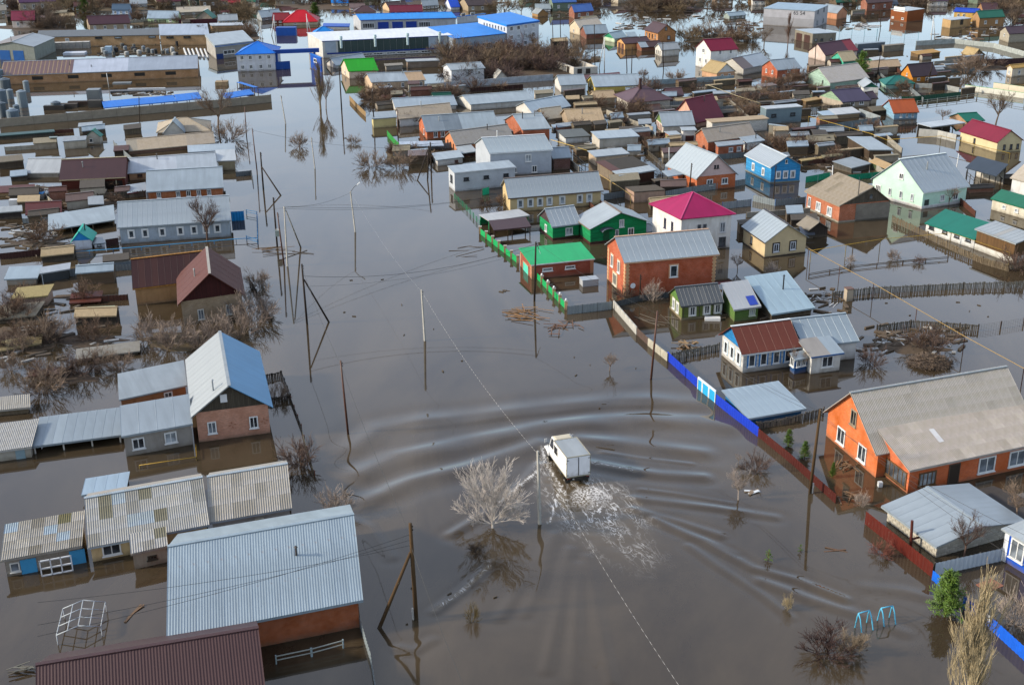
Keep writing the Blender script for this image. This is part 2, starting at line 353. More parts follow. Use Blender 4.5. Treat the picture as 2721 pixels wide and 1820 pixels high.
def house(label, a, b, r, hp, kind='g', p=28, w='p:#d8d0c0', rf='m:#9fb0ba', name='house', cat=None, g=None, oh=.35, og=.3, win=None,
          ws=(1.2, 1.4), wz=None, wc='x:#e9e9e6', mull=1, trim=None, sec=None, sh=None, at=None, posts=None, D=None, back=None, group=None,
          rise=None, open_=None, cap=None, plinth=None, th=.09):
    H = House(); H.cache = {}
    O, U, V, t, ze, rs = frame_of(a, b, r, hp, kind, p, at, D, back, rise)
    H.O, H.U, H.V, H.t, H.ze, H.rise = O, U, V, t, ze, rs
    Lu, Lv = np.linalg.norm(U), np.linalg.norm(V); Uh, Vh = unit(U), unit(V)
    oh = min(oh, Lv * .12); og = min(og, Lu * .12)
    H.Lu, H.Lv = Lu - 2 * og, Lv - 2 * oh; b0 = O + Uh * og + Vh * oh; b0[2] = 0
    H.c = [b0, b0 + Uh * H.Lu, b0 + Uh * H.Lu + Vh * H.Lv, b0 + Vh * H.Lv]
    fo = (H.c[0] + H.c[2]) / 2; H.org = V3(fo[0], fo[1], 0)
    HL.append((label, H.org, math.hypot(Lu, Lv) / 2))
    H.root = root(name, label, cat or name.split('_')[-1], H.org, group)
    def zr(v):                                         # underside of the roof at distance v from the near eave
        f = v / Lv
        if kind == 'n': return ze
        if kind == 'h': return ze
        q = rs * f if t >= 1 else rs * (f / t if f <= t else (1 - f) / (1 - t))
        return ze + q - th * 1.05
    zf, zk = zr(oh), zr(Lv - oh); H.zf, H.zk = zf, zk
    c = H.c; up = lambda P, z: V3(P[0], P[1], z)
    if posts is None:
        wb = MB()
        if kind == 'n':
            for i in range(4):
                j = (i + 1) % 4; inn = unit(fo - (c[i] + c[j]) / 2) * .2
                wb.box(up((c[i] + c[j]) / 2 + inn, (ze + GZ) / 2), (c[j] - c[i]) / 2 * (1 if i % 2 == 0 else .92), inn, Z3 * (ze - GZ) / 2)
        else:
            hi = lambda i: zf if i in (0, 1) else zk
            for i in range(4):
                j = (i + 1) % 4
                if open_ and 'fekS'.find(open_) == i: continue
                wb.face([up(c[i], GZ), up(c[j], GZ), up(c[j], hi(j)), up(c[i], hi(i))])
            if kind in 'gf':
                for k0, k1 in ((0, 3), (1, 2)):
                    gb = wb if g is None else MB()
                    pk = up(c[k0] + Vh * (t * Lv - oh), ze + rs - th * 1.05)
                    off = V3(0, 0, 0) if g is None else (Uh * (-.03 if k0 == 0 else .03))
                    gb.face([up(c[k0], zf) + off, up(c[k1], zk) + off, pk + off])
                    if g is not None: gb.build('gable', g, H.root, H.org)
        wl = wb.build('wall', w, H.root, H.org)
        if plinth:
            pb = MB(); hz = plinth[1]
            for i in range(4):
                j = (i + 1) % 4; nr = unit(cross(c[j] - c[i], Z3)); nr = nr if nr[:2] @ ((c[i] + c[j]) / 2 - fo)[:2] > 0 else -nr
                pb.box(up((c[i] + c[j]) / 2, (hz + GZ) / 2) + nr * .03, (c[j] - c[i]) / 2 + unit(c[j] - c[i]) * .06, nr * .03, Z3 * (hz - GZ) / 2)
            pb.build('plinth', plinth[0], H.root, H.org)
    else:
        np_ = max(2, int(round(H.Lu / 3.2)) + 1)
        for k in range(np_):
            for v, z in ((0, zf), (1, zk)):
                q = c[0] + Uh * (H.Lu * k / (np_ - 1)) + Vh * (H.Lv * v); mb = MB(); mb.box(up(q, (z + GZ) / 2), Uh * .07, Vh * .07, Z3 * (z - GZ) / 2); mb.build('post', posts, H.root, H.org)
        if open_:                                      # back wall of an open shelter
            mb = MB(); mb.face([up(c[3], GZ), up(c[2], GZ), up(c[2], zk), up(c[3], zk)]); mb.build('back_wall', open_, H.root, H.org)
    # roof
    e = lambda fu, fv, z: O + U * fu + V * fv + Z3 * (z - O[2])
    if kind == 'h':
        ins = min(.5, (Lv / 2) / Lu); r0, r1 = e(ins, .5, ze + rs), e(1 - ins, .5, ze + rs)
        if ins > .47: r0 = r1 = e(.5, .5, ze + rs)
        k = [e(0, 0, ze), e(1, 0, ze), e(1, 1, ze), e(0, 1, ze)]; rb = MB()
        sol = r0 is r1
        rb.face([k[0], k[1], r1] if sol else [k[0], k[1], r1, r0], U); rb.face([k[2], k[3], r0] if sol else [k[2], k[3], r0, r1], U)
        rb.face([k[1], k[2], r1], V); rb.face([k[3], k[0], r0], V); rb.face([q - Z3 * .12 for q in k][::-1], U)
        for i in range(4): rb.face([k[i] - Z3 * .12, k[(i + 1) % 4] - Z3 * .12, k[(i + 1) % 4], k[i]])
        roof = rb.build('roof', rf, H.root, H.org)
        hb = MB()
        for q, rr in ((k[0], r0), (k[1], r1), (k[2], r1), (k[3], r0)): hb.bar(q + Z3 * .03, rr + Z3 * .03, .2, .06)
        if not sol: hb.bar(r0 + Z3 * .03, r1 + Z3 * .03, .2, .06)
        hb.build('ridge_cap', cap or rf, roof, H.org)
    elif kind != 'n':
        slopes = [((0, ze), (t, ze + rs))] + ([((1, ze), (t, ze + rs))] if t < 1 else [])
        roof = None
        for si, ((v0, z0), (v1, z1)) in enumerate(slopes):
            cuts = sec if (sec and si == 0) else [(1., rf)]
            u0 = 0.
            for fr, m in cuts:
                rb = MB(); th_ = th
                slab(rb, [e(u0, v0, z0), e(fr, v0, z0), e(fr, v1, z1), e(u0, v1, z1)], th_, U); u0 = fr
                ro = rb.build('roof', m, H.root, H.org)
                if si == 0 and roof is None: roof = ro
                if si == 1 and len(slopes) > 1: r2 = ro
        if t < 1:
            cb = MB(); cb.bar(e(0, t, ze + rs + .02) - Uh * .02, e(1, t, ze + rs + .02) + Uh * .02, .34, .07); cb.build('ridge_cap', cap or rf, roof, H.org)
        fb = MB()                                      # eave boards
        fb.bar(e(0, 0, ze - th / 2 - .05) - Vh * .02, e(1, 0, ze - th / 2 - .05) - Vh * .02, .04, .16); fb.build('eave_board', cap or rf, roof, H.org)
        if sh:
            mode, sw, rows, ms = sh[:4]; which = sh[4] if len(sh) > 4 else (0,)
            for si in which:
                (v0, z0), (v1, z1) = slopes[si]
                P0, P1 = e(0, v0, z0), e(0, v1, z1); Sv = P1 - P0; ls = np.linalg.norm(Sv); Sh = Sv / ls; N = unit(cross(Uh, Sh)); N = N if N[2] > 0 else -N
                nu = max(1, int(round(Lu / sw))); sw_ = Lu / nu; ml = []
                for m in ms:
                    mb = MB(); ln = ls / rows + (.1 if rows > 1 else 0.)
                    if mode == 'wave':
                        nw = max(3, int(round(sw_ / .2))); n = nw * 4; pr = []
                        for i in range(n + 1): pr.append((sw_ * i / n, (.024 if ms[0][0] == 's' else .014) * math.cos(2 * math.pi * i / 4) + .03))
                    else: pr = [(0, .032), (.015, .032), (.03, .015), (sw_ - .03, .015), (sw_ - .015, .032), (sw_, .032)]
                    for (x0, h0), (x1, h1) in zip(pr, pr[1:]):
                        mb.face([Uh * x0 + N * h0, Uh * x1 + N * h1, Uh * x1 + N * (h1 - .012) + Sh * ln, Uh * x0 + N * (h0 - .012) + Sh * ln], U)
                    ml.append(mb.mesh('roof_sheet', m))
                if len(ml) > 1: wts = [7] + [1] * (len(ml) - 1)
                else: wts = [1]
                par = roof if si == 0 else r2
                for j in range(rows):
                    for i in range(nu):
                        put('roof_sheet', random.choices(ml, wts)[0], par, P0 + Uh * (sw_ * i) + Sh * (ls * j / rows) + N * (.012 * (1 - j / max(1, rows)) + .004 + (.008 if i % 2 and mode == 'wave' else 0)) - H.org)
    H.roof = None if kind == 'n' else roof
    rq = random.Random(int(a[0] * 7 + a[1] * 13))
    if kind in 'gf' and Lu * Lv > 45 and rq.random() < .5: H.chimney(rq.uniform(.2, .8), t * rq.uniform(.55, .85), rq.uniform(.7, 1.2), m=rq.choice(['x:#7d8284', 'x:#4a4644', 'x:#9a9c9a']), pipe=True)
    if win:
        for k, ts in win.items():
            _, _, _, _, zt = H.fac(k)
            for z in (wz if wz else [None]):
                for tt in ts: H.window(k, tt, z, ws[0], ws[1], wc, mull, trim)
    return H
# ------------------------------------------------------------------ fences
def fence(label, typ, m, h, pts, name='fence', step=2.5, post='x:#4a4642', group=None, cat='fence', tilt=0., cap=None):
    W = [unp(p) for p in pts]; o = (W[0] + W[-1]) / 2; o[2] = 0
    rt = root(name, label, cat, o, group)
    for s0, s1 in zip(W, W[1:]):
        d = s1 - s0; L = np.linalg.norm(d)
        if L < .3: continue
        n = max(1, int(round(L / step))); l = L / n; u = d / L; nr = unit(cross(u, Z3)); mb = MB()
        if typ == 'metal':
            k = max(4, int(l / .11)); pr = [(l * i / k, .018 if i % 4 in (0, 1) else -.018) for i in range(k + 1)]
            for (x0, y0), (x1, y1) in zip(pr, pr[1:]): mb.face([u * x0 + nr * y0 + Z3 * GZ, u * x1 + nr * y1 + Z3 * GZ, u * x1 + nr * y1 + Z3 * h, u * x0 + nr * y0 + Z3 * h])
        elif typ == 'slab':
            mb.box(u * l / 2 + Z3 * (h + GZ) / 2, u * (l / 2 - .03), nr * .07, Z3 * (h - GZ) / 2)
        elif typ == 'picket':
            k = max(3, int(l / .19))
            for i in range(k):
                hh = h * random.uniform(.84, 1.04); x = l * (i + .5) / k; tl = nr * random.uniform(-.07, .07) + u * random.uniform(-.05, .05)
                mb.prism([u * (x + q) + nr * y + Z3 * GZ for q, y in ((-.07, -.012), (.07, -.012), (.07, .012), (-.07, .012))], [u * (x + q) + nr * y + tl + Z3 * hh for q, y in ((-.07, -.012), (.07, -.012), (.07, .012), (-.07, .012))])
            mb.bar(Z3 * (h * .75) - nr * .04, u * l + Z3 * (h * .75) - nr * .04, .05, .09)
        elif typ == 'rail':
            for z in (h * .95, h * .5): mb.bar(Z3 * z, u * l + Z3 * z, .05, .08)
        elif typ == 'mesh':
            for z in np.linspace(.12, h, 5): mb.bar(Z3 * z, u * l + Z3 * z, .014)
            k = int(l / .35)
            for i in range(k + 1): mb.bar(u * (l * i / k) + Z3 * GZ, u * (l * i / k) + Z3 * h, .014)
        me = mb.mesh('fence_panel', m); pm = MB()
        pm.box(Z3 * ((h * 1.04 + GZ) / 2) - nr * .06, u * .05, nr * .05, Z3 * (h * 1.04 - GZ) / 2); pme = pm.mesh('post', post) if post else None
        for i in range(n):
            q = put('fence_panel', me, rt, s0 + u * (l * i) - o)
            if typ in ('picket', 'mesh', 'rail'): q['kind'] = 'stuff'
            if pme: put('post', pme, rt, s0 + u * (l * i) - o)
        if pme: put('post', pme, rt, s1 - u * .06 - o)
        if cap:
            cb = MB(); cb.bar(Z3 * (h + .03), d + Z3 * (h + .03), .12, .06); put('coping', cb.mesh('coping', cap), rt, s0 - o)
    return rt
# ------------------------------------------------------------------ poles and wires
POLE = {'wood': 'w:#5a4a3c', 'wood2': 'w:#8a6a45', 'conc': 'c:#b9b6ae', 'white': 'x:#d5d5d2', 'rust': 'x:#5a3c30'}
def pole(label, base, top, m='wood', brace=None, stub=None, arm=None, lamp=None, r=.13, group=None, kink=.75, trans=None):
    G = unp(base); T = vup(top, G); rt = root('utility_pole', label, 'pole', G, group); mm = POLE[m]; dn = unit(T - G)
    G0 = G + dn * (GZ / dn[2]); mb = MB()
    if m == 'conc': mb.tube([G0, T], [r * 1.1, r * .75], 4)
    else: mb.tube([G0, G + (T - G) * .5, T], [r * 1.1, r, r * .8], 8)
    mb.build('post', mm, rt, G, smooth=(m != 'conc'))
    if brace:
        B = unp(brace[0]); P = vup(brace[1], G); d = unit(P - B); q = MB(); q.tube([B + d * (GZ / d[2]), P], [r, r * .75], 8); q.build('brace', mm, rt, G, smooth=True)
    if stub:
        side = unit(cross(dn, V3(0, 1, 0))) * .22 * (stub if isinstance(stub, (int, float)) else 1); q = MB(); q.tube([G + side + Z3 * GZ, G + side + Z3 * 1.1], .12, 4); q.tube([G + side + Z3 * .75, G + side + Z3 * .82], .15, 4); q.build('concrete_stub', 'c:#d2cec6', rt, G)
    if arm:
        q = MB(); ax = V3(math.cos(arm), math.sin(arm), 0); q.bar(T - Z3 * .5 - ax * .7, T - Z3 * .5 + ax * .7, .1); q.build('crossarm', mm, rt, G)
        for k in (-.6, -.2, .2, .6):
            q = MB(); q.tube([T - Z3 * .45 + ax * k, T - Z3 * .28 + ax * k], [.05, .03], 6); q.build('insulator', 'x:#e0ded8', rt, G)
    else:
        for k in (.35, .65):
            q = MB(); q.tube([T - Z3 * k + V3(.14, 0, 0), T - Z3 * (k - .14) + V3(.2, 0, 0)], [.05, .035], 6); q.build('insulator', 'x:#33302e', rt, G)
    if lamp:
        P = vup(lamp, G); q = MB(); q.tube([T - Z3 * .1, (T * .4 + P * .6) + Z3 * .15, P], .045, 6); ar = q.build('lamp_arm', 'x:#55524e', rt, G)
        q = MB(); d = unit(P - T); q.box(P + d * .25, d * .32, unit(cross(d, Z3)) * .14, Z3 * .06); q.build('lamp_head', 'x:#dcdcda', rt, G)
    if trans:
        q = MB(); P = G + (T - G) * trans; q.box(P + V3(.3, -.25, 0), V3(.35, 0, 0), V3(0, .3, 0), Z3 * .45); tr = q.build('transformer', 'x:#7d8a88', rt, G)
        for k in (-.2, 0, .2):
            q = MB(); q.tube([P + V3(.3 + k, -.25, .45), P + V3(.3 + k, -.25, .75)], [.06, .03], 6); q.build('bushing', 'x:#d8d5cf', tr, G)
    return T
def wire(label, P, Q, sag=.6, r=.018, m='x:#2e2d2c', name='power_line', cat='wire', group=None, n=18):
    pts = [P + (Q - P) * (i / n) - Z3 * (sag * 4 * (i / n) * (1 - i / n)) for i in range(n + 1)]
    mb = MB(); mb.tube(pts, r, 4); o = mb.build(name, m, None, P); o.location = tuple(P); return tag(o, label, cat, group)
def pipe_run(label, pts, z, r=.06, m='x:#c9a548', name='gas_pipe', postm='x:#8c7a45', drop=4.):
    W = [unp(p, z) for p in pts]; o = W[0].copy(); o[2] = 0; rt = root(name, label, 'pipe', o)
    mb = MB(); mb.tube(W, r, 8); mb.build('pipe', m, rt, o, True)
    for a, b in zip(W, W[1:]):
        n = max(1, int(np.linalg.norm(b - a) / drop))
        for i in range(n + 1):
            P = a + (b - a) * (i / n); q = MB(); q.tube([V3(P[0], P[1], GZ), P - Z3 * r * .8], .05, 6); q.build('post', postm, rt, o)
    return rt
# ------------------------------------------------------------------ trees
def branch(mb, p, d, ln, r, lev, rng, spread, up, thin, nk):
    pts = [p]; dd = d; rr = [r]; n = 4 if lev > 1 else 3
    for i in range(n):
        dd = unit(dd + V3(rng.gauss(0, .13), rng.gauss(0, .13), rng.gauss(0, .1) + up * .1)); pts.append(pts[-1] + dd * ln / n); rr.append(max(thin, r * (1 - .75 * (i + 1) / n)))
    mb.tube(pts, rr, 4 if lev > 2 else 3, False)
    if lev <= 0: return
    for k in range(nk):
        f = rng.uniform(.25, 1.); i = min(n - 1, int(f * n)); q = pts[i] + (pts[i + 1] - pts[i]) * (f * n - i)
        a = rng.uniform(0, 6.283); x = unit(cross(dd, V3(.3, .2, 1))); y = cross(dd, x)
        nd = unit(dd + (x * math.cos(a) + y * math.sin(a)) * rng.uniform(.5, 1.1) * spread + Z3 * up * .35)
        branch(mb, q, nd, ln * rng.uniform(.42, .68), max(thin, rr[i] * .6), lev - 1, rng, spread, up, thin, nk)
def tree_proto(kind, seed):
    rng = random.Random(seed); tr, cr = MB(), MB()
    if kind == 'tree':
        top = V3(rng.gauss(0, .2), rng.gauss(0, .2), 2.2); tr.tube([V3(0, 0, GZ), top * .5, top], [.2, .17, .14], 8)
        for k in range(8):
            a = 6.283 * k / 8 + rng.gauss(0, .3); branch(cr, top * rng.uniform(.65, 1.), unit(V3(math.cos(a) * .7, math.sin(a) * .7, rng.uniform(.5, 1.3))), rng.uniform(2.6, 3.8), .1, 3, rng, .8, .5, .013, 5)
    elif kind == 'spray':
        tr.tube([V3(0, 0, GZ), V3(.02, 0, .35), V3(0, 0, .8)], [.16, .14, .12], 8)
        for k in range(17):
            a = 6.283 * k / 17 * 2.2 + rng.gauss(0, .3); el = rng.uniform(.15, 1.5)
            branch(cr, V3(0, 0, rng.uniform(.3, .8)), unit(V3(math.cos(a) * math.cos(el), math.sin(a) * math.cos(el), math.sin(el))), rng.uniform(2.6, 4.2) * (.75 + .35 * math.sin(el)), .06, 3, rng, .5, .35, .014, 6)
    elif kind == 'bush':
        tr.tube([V3(0, 0, GZ), V3(0, 0, .3)], [.08, .05], 6)
        for k in range(20):
            a = rng.uniform(0, 6.283); el = rng.uniform(.5, 1.5); R = rng.uniform(0, .7)
            branch(cr, V3(math.cos(a) * R, math.sin(a) * R, -.2), unit(V3(math.cos(a) * math.cos(el), math.sin(a) * math.cos(el), math.sin(el))), rng.uniform(1.3, 2.3), .035, 2, rng, .7, .4, .014, 6)
    elif kind == 'poplar':
        tr.tube([V3(0, 0, GZ), V3(0, .05, 3), V3(.05, 0, 8), V3(0, 0, 11.5)], [.26, .2, .1, .03], 8)
        for k in range(54):
            z = rng.uniform(.4, 9.6); a = rng.uniform(0, 6.283); branch(cr, V3(0, 0, z), unit(V3(math.cos(a) * .3, math.sin(a) * .3, 1)), rng.uniform(2.2, 4.2) * (1.1 - z / 16), .05, 2, rng, .2, 1.2, .012, 6)
    elif kind in ('pine', 'sprig'):
        tr.tube([V3(0, 0, GZ), V3(0, 0, 2.5), V3(0, 0, 4.6)], [.12, .09, .02], 6)
        for k in range(110 if kind == 'pine' else 16):
            f = rng.uniform(.0, 1.); z = .15 + f * 4.35; a = rng.uniform(0, 6.283); R = (1.35 * (1 - f) ** .8 + .25) * rng.uniform(.5, 1.1)
            e = V3(math.cos(a) * R, math.sin(a) * R, z + .35); s0 = V3(0, 0, z); tr.tube([s0, e], [.03, .012], 3, False)
            for q in range(26):
                c = s0 + (e - s0) * rng.uniform(.3, 1.08) + V3(rng.gauss(0, .1), rng.gauss(0, .1), rng.gauss(0, .09)); d = unit(V3(rng.gauss(0, 1), rng.gauss(0, 1), rng.gauss(.5, .8))); x = unit(cross(d, V3(rng.random(), rng.random(), 1)))
                cr.face([c - x * .045, c + x * .045, c + d * .36 + x * .012, c + d * .36 - x * .012])
    return tr, cr
TP = {}
def tree(label, base, h, kind='bush', seed=0, tw='tw:#8d7a68', wide=1., name=None, group=None, cat=None, z=0.):
    """h: height in pixels at the base row"""
    key = (kind, seed % 3, tw)
    if key not in TP:
        if key[:2] not in TP:
            tr, cr = tree_proto(kind, 11 + seed % 3 * 7); zs = np.array([v[2] for v in cr.v])
            TP[key[:2]] = (tr.mesh('trunk', None), cr.mesh('crown', None), float(np.percentile(zs, 99.5)))
        b_ = TP[key[:2]]; two = []
        for me_, m_ in ((b_[0], tw if kind not in ('pine', 'sprig') else 'tw:#6b5238'), (b_[1], tw if kind not in ('pine', 'sprig') else 'x:#5a7330')):
            me_ = me_.copy(); me_.materials.append(mat(m_)); two.append(me_)
        TP[key] = (*two, b_[2])
    tm, cm, H0 = TP[key]; G = unp(base, z); hm = vup((base[0], base[1] - h), G)[2] - z
    k = max(.15, hm) / H0; nm = name or {'bush': 'bare_shrub', 'tree': 'bare_tree', 'spray': 'bare_tree', 'poplar': 'poplar_tree', 'pine': 'pine_tree', 'sprig': 'young_pine'}[kind]
    rt = root(nm, label, cat or nm.split('_')[-1], G, group, random.uniform(0, 6.28)); rt.scale = (k * wide, k * wide, k)
    put('trunk', tm, rt); put('crown', cm, rt); return rt

def bank(px, rx, ry, seed, m='c:#5f5040', h=.12):
    """low rise of drowned ground that just breaks the water"""
    rg_ = random.Random(seed); C_ = unp(px); n = 44; ph = [(rg_.uniform(0, 6.28), rg_.uniform(.5, 1)) for _ in range(7)]; mb = MB(); rings = []
    for sc, z in ((1., -.12), (.86, .02), (.6, h * .7), (.25, h)):
        r_ = []
        for i in range(n):
            a = 2 * math.pi * i / n; k = 1 + sum(.11 * w_ * math.sin((j + 2) * a + p_) for j, (p_, w_) in enumerate(ph)); P = unp((px[0] + rx * sc * k * math.cos(a), px[1] + ry * sc * k * math.sin(a))); P[2] = z + (rg_.uniform(-.02, .03) if sc < 1 else 0); r_.append(P)
        rings.append(r_)
    for A_, B_ in zip(rings, rings[1:]):
        for i in range(n): mb.face([A_[i], A_[(i + 1) % n], B_[(i + 1) % n], B_[i]], V3(1, 0, 0))
    mb.face(rings[-1], V3(1, 0, 0)); o = mb.build('mud_bank', m, None, C_); o.location = tuple(C_); o['kind'] = 'structure'
    return o
# ------------------------------------------------------------------ ground and flood water
gb = MB(); gb.face([V3(-1500, -60, GZ), V3(1500, -60, GZ), V3(1500, 2500, GZ), V3(-1500, 2500, GZ)])
go = gb.build('ground', 'c:#6a5a46'); go['kind'] = 'structure'
def pl_dist(X, Y, line):
    d = np.full(X.shape, 1e9); W = [unp(p)[:2] for p in line]
    for a, b in zip(W, W[1:]):
        e = b - a; t = np.clip(((X - a[0]) * e[0] + (Y - a[1]) * e[1]) / (e @ e), 0, 1); d = np.minimum(d, np.hypot(X - a[0] - e[0] * t, Y - a[1] - e[1] * t))
    return d
def in_poly(X, Y, poly):
    W = [unp(p)[:2] for p in poly]; r = np.zeros(X.shape, bool); j = len(W) - 1
    for i in range(len(W)):
        (xi, yi), (xj, yj) = W[i], W[j]; c = ((yi > Y) != (yj > Y)) & (X < (xj - xi) * (Y - yi) / (yj - yi + 1e-9) + xi); r ^= c; j = i
    return r
def blur(A, k):
    for ax in (0, 1):
        c = np.cumsum(np.pad(A, [(k + 1, k) if q == ax else (0, 0) for q in (0, 1)], mode='edge'), axis=ax)
        A = (np.take(c, range(2 * k + 1, c.shape[ax]), ax) - np.take(c, range(0, c.shape[ax] - 2 * k - 1), ax)) / (2 * k + 1)
    return A
xs = np.concatenate([np.arange(-1500, -200, 100), np.arange(-200, -26, 4), np.arange(-26, 46, .28), np.arange(46, 200, 4), np.arange(200, 1501, 100)])
ys = np.concatenate([np.arange(-60, 71, 10), np.arange(71, 136, .28), np.arange(136, 560, 5), np.arange(560, 2501, 80)])
X, Y = np.meshgrid(xs, ys, indexing='ij')
HT = np.zeros(X.shape)
CREST = [  # crest lines in photo pixels: half width in metres, height in metres
 (1.3, .12, [(940, 1190), (1008, 1140), (1130, 1118), (1277, 1105), (1380, 1090), (1450, 1083), (1629, 1065), (1733, 1062), (1853, 1071)]),
 (1.3, .17, [(964, 1258), (1038, 1222), (1217, 1186), (1367, 1156), (1450, 1138), (1569, 1123), (1718, 1117), (1868, 1123), (1927, 1134)]),
 (1.1, .17, [(979, 1330), (1098, 1280), (1247, 1245), (1340, 1214), (1400, 1192), (1440, 1178)]),
 (1.0, .14, [(1539, 1166), (1629, 1174), (1748, 1190), (1868, 1203)]),
 (.7, .15, [(1567, 1230), (1659, 1248), (1748, 1260), (1868, 1268)]),
 (.45, .10, [(1682, 1323), (1775, 1334), (1902, 1350), (2060, 1374)]),
 (.4, .10, [(1679, 1352), (1806, 1388), (1918, 1423)]),
 (.4, .12, [(1736, 1381), (1870, 1438), (1998, 1508), (2116, 1540), (2243, 1591)]),
 (.35, .08, [(1830, 1450), (1900, 1500), (2014, 1572), (2100, 1640)]),
 (.5, .08, [(2020, 1543), (2148, 1591), (2285, 1633), (2403, 1680)]),
 (.5, .12, [(1435, 1235), (1395, 1278), (1340, 1325), (1290, 1365), (1200, 1420)]),
 (.45, .045, [(1497, 1393), (1450, 1500), (1395, 1630)]), (.45, .045, [(1513, 1460), (1490, 1600), (1450, 1780)]),
 (.45, .045, [(1538, 1500), (1530, 1640), (1522, 1810)]), (.45, .045, [(1560, 1480), (1590, 1640), (1625, 1810)]), (.5, .045, [(1470, 1420), (1420, 1500), (1330, 1640)]),
 (.6, .035, [(1060, 1205), (1217, 1170), (1367, 1141), (1450, 1124), (1569, 1109), (1718, 1103), (1850, 1108)]), (.6, .035, [(1040, 1290), (1247, 1232), (1340, 1201), (1420, 1172)]), (.5, .025, [(1100, 1140), (1380, 1104), (1629, 1078), (1800, 1076)]),
 (.25, .06, [(1600, 1200), (1700, 1216), (1840, 1232)]), (.22, .06, [(1700, 1300), (1800, 1312), (1950, 1338)]), (.22, .06, [(1700, 1366), (1830, 1410), (1960, 1470)]),
 (.4, .07, [(1314, 1492), (1240, 1560), (1155, 1623)]), (.5, .06, [(1040, 1480), (980, 1400), (930, 1380)]), (.4, .06, [(1060, 1720), (1100, 1730), (1150, 1700)]),
 (.6, .06, [(2300, 1560), (2400, 1570), (2480, 1590)])]
rr = random.Random(3)
for wd, am, ln in CREST:
    d = pl_dist(X, Y, ln); mod = .8 + .25 * np.sin(X * .7 + Y * .31 + rr.random() * 6) ; HT += am * mod * np.exp(-(d / wd) ** 2) - am * .3 * np.exp(-((d - 2.1 * wd) / wd) ** 2)
WAKE = [(1496, 1290), (1570, 1268), (1640, 1296), (1692, 1345), (1742, 1430), (1800, 1530), (1710, 1550), (1610, 1490), (1520, 1415), (1474, 1365), (1482, 1322)]
wk = blur(in_poly(X, Y, WAKE).astype(float), 5)
tr_d = np.hypot(X - unp((1535, 1282))[0], Y - unp((1535, 1282))[1])
foam = wk * np.clip(1.15 - tr_d / 19., .0, 1.) ** 1.4
side = blur(in_poly(X, Y, [(1438, 1205), (1472, 1240), (1500, 1292), (1466, 1350), (1440, 1320), (1436, 1262)]).astype(float), 3); foam = np.maximum(foam, side * .85)
for wd, am, ln in [(.22, 1.3, [(1438, 1245), (1400, 1276), (1350, 1316), (1322, 1338)]), (.17, 1.3, [(1568, 1230), (1620, 1238), (1690, 1254)]), (.22, 1.2, [(1494, 1290), (1475, 1330), (1470, 1360), (1460, 1388)]),
                   (.3, .8, [(1570, 1275), (1640, 1300), (1700, 1340)]), (.2, .9, [(1300, 1505), (1240, 1560), (1155, 1623)]), (.35, 1.1, [(1440, 1190), (1446, 1225), (1490, 1290)])]:
    foam = np.maximum(foam, am * np.exp(-(pl_dist(X, Y, ln) / wd) ** 2))
rng_ = np.random.RandomState(5); HT += blur(rng_.randn(*X.shape), 2) * .12 * np.clip(foam, 0, 1)
road = in_poly(X, Y, [(720, 190), (640, 420), (640, 600), (730, 900), (850, 1300), (900, 1900), (2900, 1900), (2480, 1540), (2240, 1345), (2010, 1165), (1640, 835), (1400, 800), (1280, 625), (1160, 505), (1060, 435), (930, 300), (830, 190)]).astype(float)
rip = np.maximum(blur(road, 2), .14)
nx, ny = X.shape
VV = np.stack([X, Y, HT], -1).reshape(-1, 3); idx = np.arange(nx * ny).reshape(nx, ny)
FF = np.stack([idx[:-1, :-1], idx[1:, :-1], idx[1:, 1:], idx[:-1, 1:]], -1).reshape(-1, 4)
me = bpy.data.meshes.new('water'); me.vertices.add(len(VV)); me.vertices.foreach_set('co', VV.ravel()); me.loops.add(FF.size); me.loops.foreach_set('vertex_index', FF.ravel())
me.polygons.add(len(FF)); me.polygons.foreach_set('loop_start', np.arange(0, FF.size, 4)); me.polygons.foreach_set('use_smooth', np.ones(len(FF), bool))
for nm, A in (('foam', foam), ('ripple', rip)):
    at_ = me.attributes.new(nm, 'FLOAT', 'POINT'); at_.data.foreach_set('value', A.ravel().astype(np.float32))
me.update(calc_edges=True)
t = NT('flood_water'); P = t.p.inputs
fa = t.n('Attribute', attribute_name='foam'); ra = t.n('Attribute', attribute_name='ripple')
tdv = unp((1720, 1520)) - unp((1535, 1282)); mr_ = t.n('Mapping'); mr_.inputs['Rotation'].default_value = (0, 0, -math.atan2(tdv[1], tdv[0])); t.l(t.tc, 3, mr_, 0)
def ridge(scale, w_, dist):                              # thin winding threads of foam: where a noise crosses its middle
    n_ = t.noise(scale, 2.5, (mr_, 0), .55, (.42, 1.25, 1), dist); q1 = t.n('Math', operation='SUBTRACT'); t.l(n_, 0, q1, 0); q1.inputs[1].default_value = .5
    q2 = t.n('Math', operation='ABSOLUTE'); t.l(q1, 0, q2, 0); return t.ramp(q2, 0, 0., w_, (1, 1, 1, 1), (0, 0, 0, 1))
fn = t.noise(5.0, 5, None, .65); pch = t.noise(.5, 3, (mr_, 0), .5, (.5, 1.2, 1))
mx = t.n('Math', operation='MAXIMUM'); t.l(ridge(.55, .022, 1.6), 0, mx, 0); t.l(ridge(1.1, .024, 1.3), 0, mx, 1)
m1 = t.n('Math', operation='MULTIPLY'); t.l(mx, 0, m1, 0); t.l(t.ramp(pch, 0, .42, .58), 0, m1, 1)
m2 = t.n('Math', operation='MULTIPLY'); t.l(m1, 0, m2, 0); t.l(t.ramp(fn, 0, .1, .4), 0, m2, 1)
a1 = t.n('Math', operation='MULTIPLY_ADD'); t.l(fa, 2, a1, 0); a1.inputs[1].default_value = 1.25; a1.inputs[2].default_value = -.06
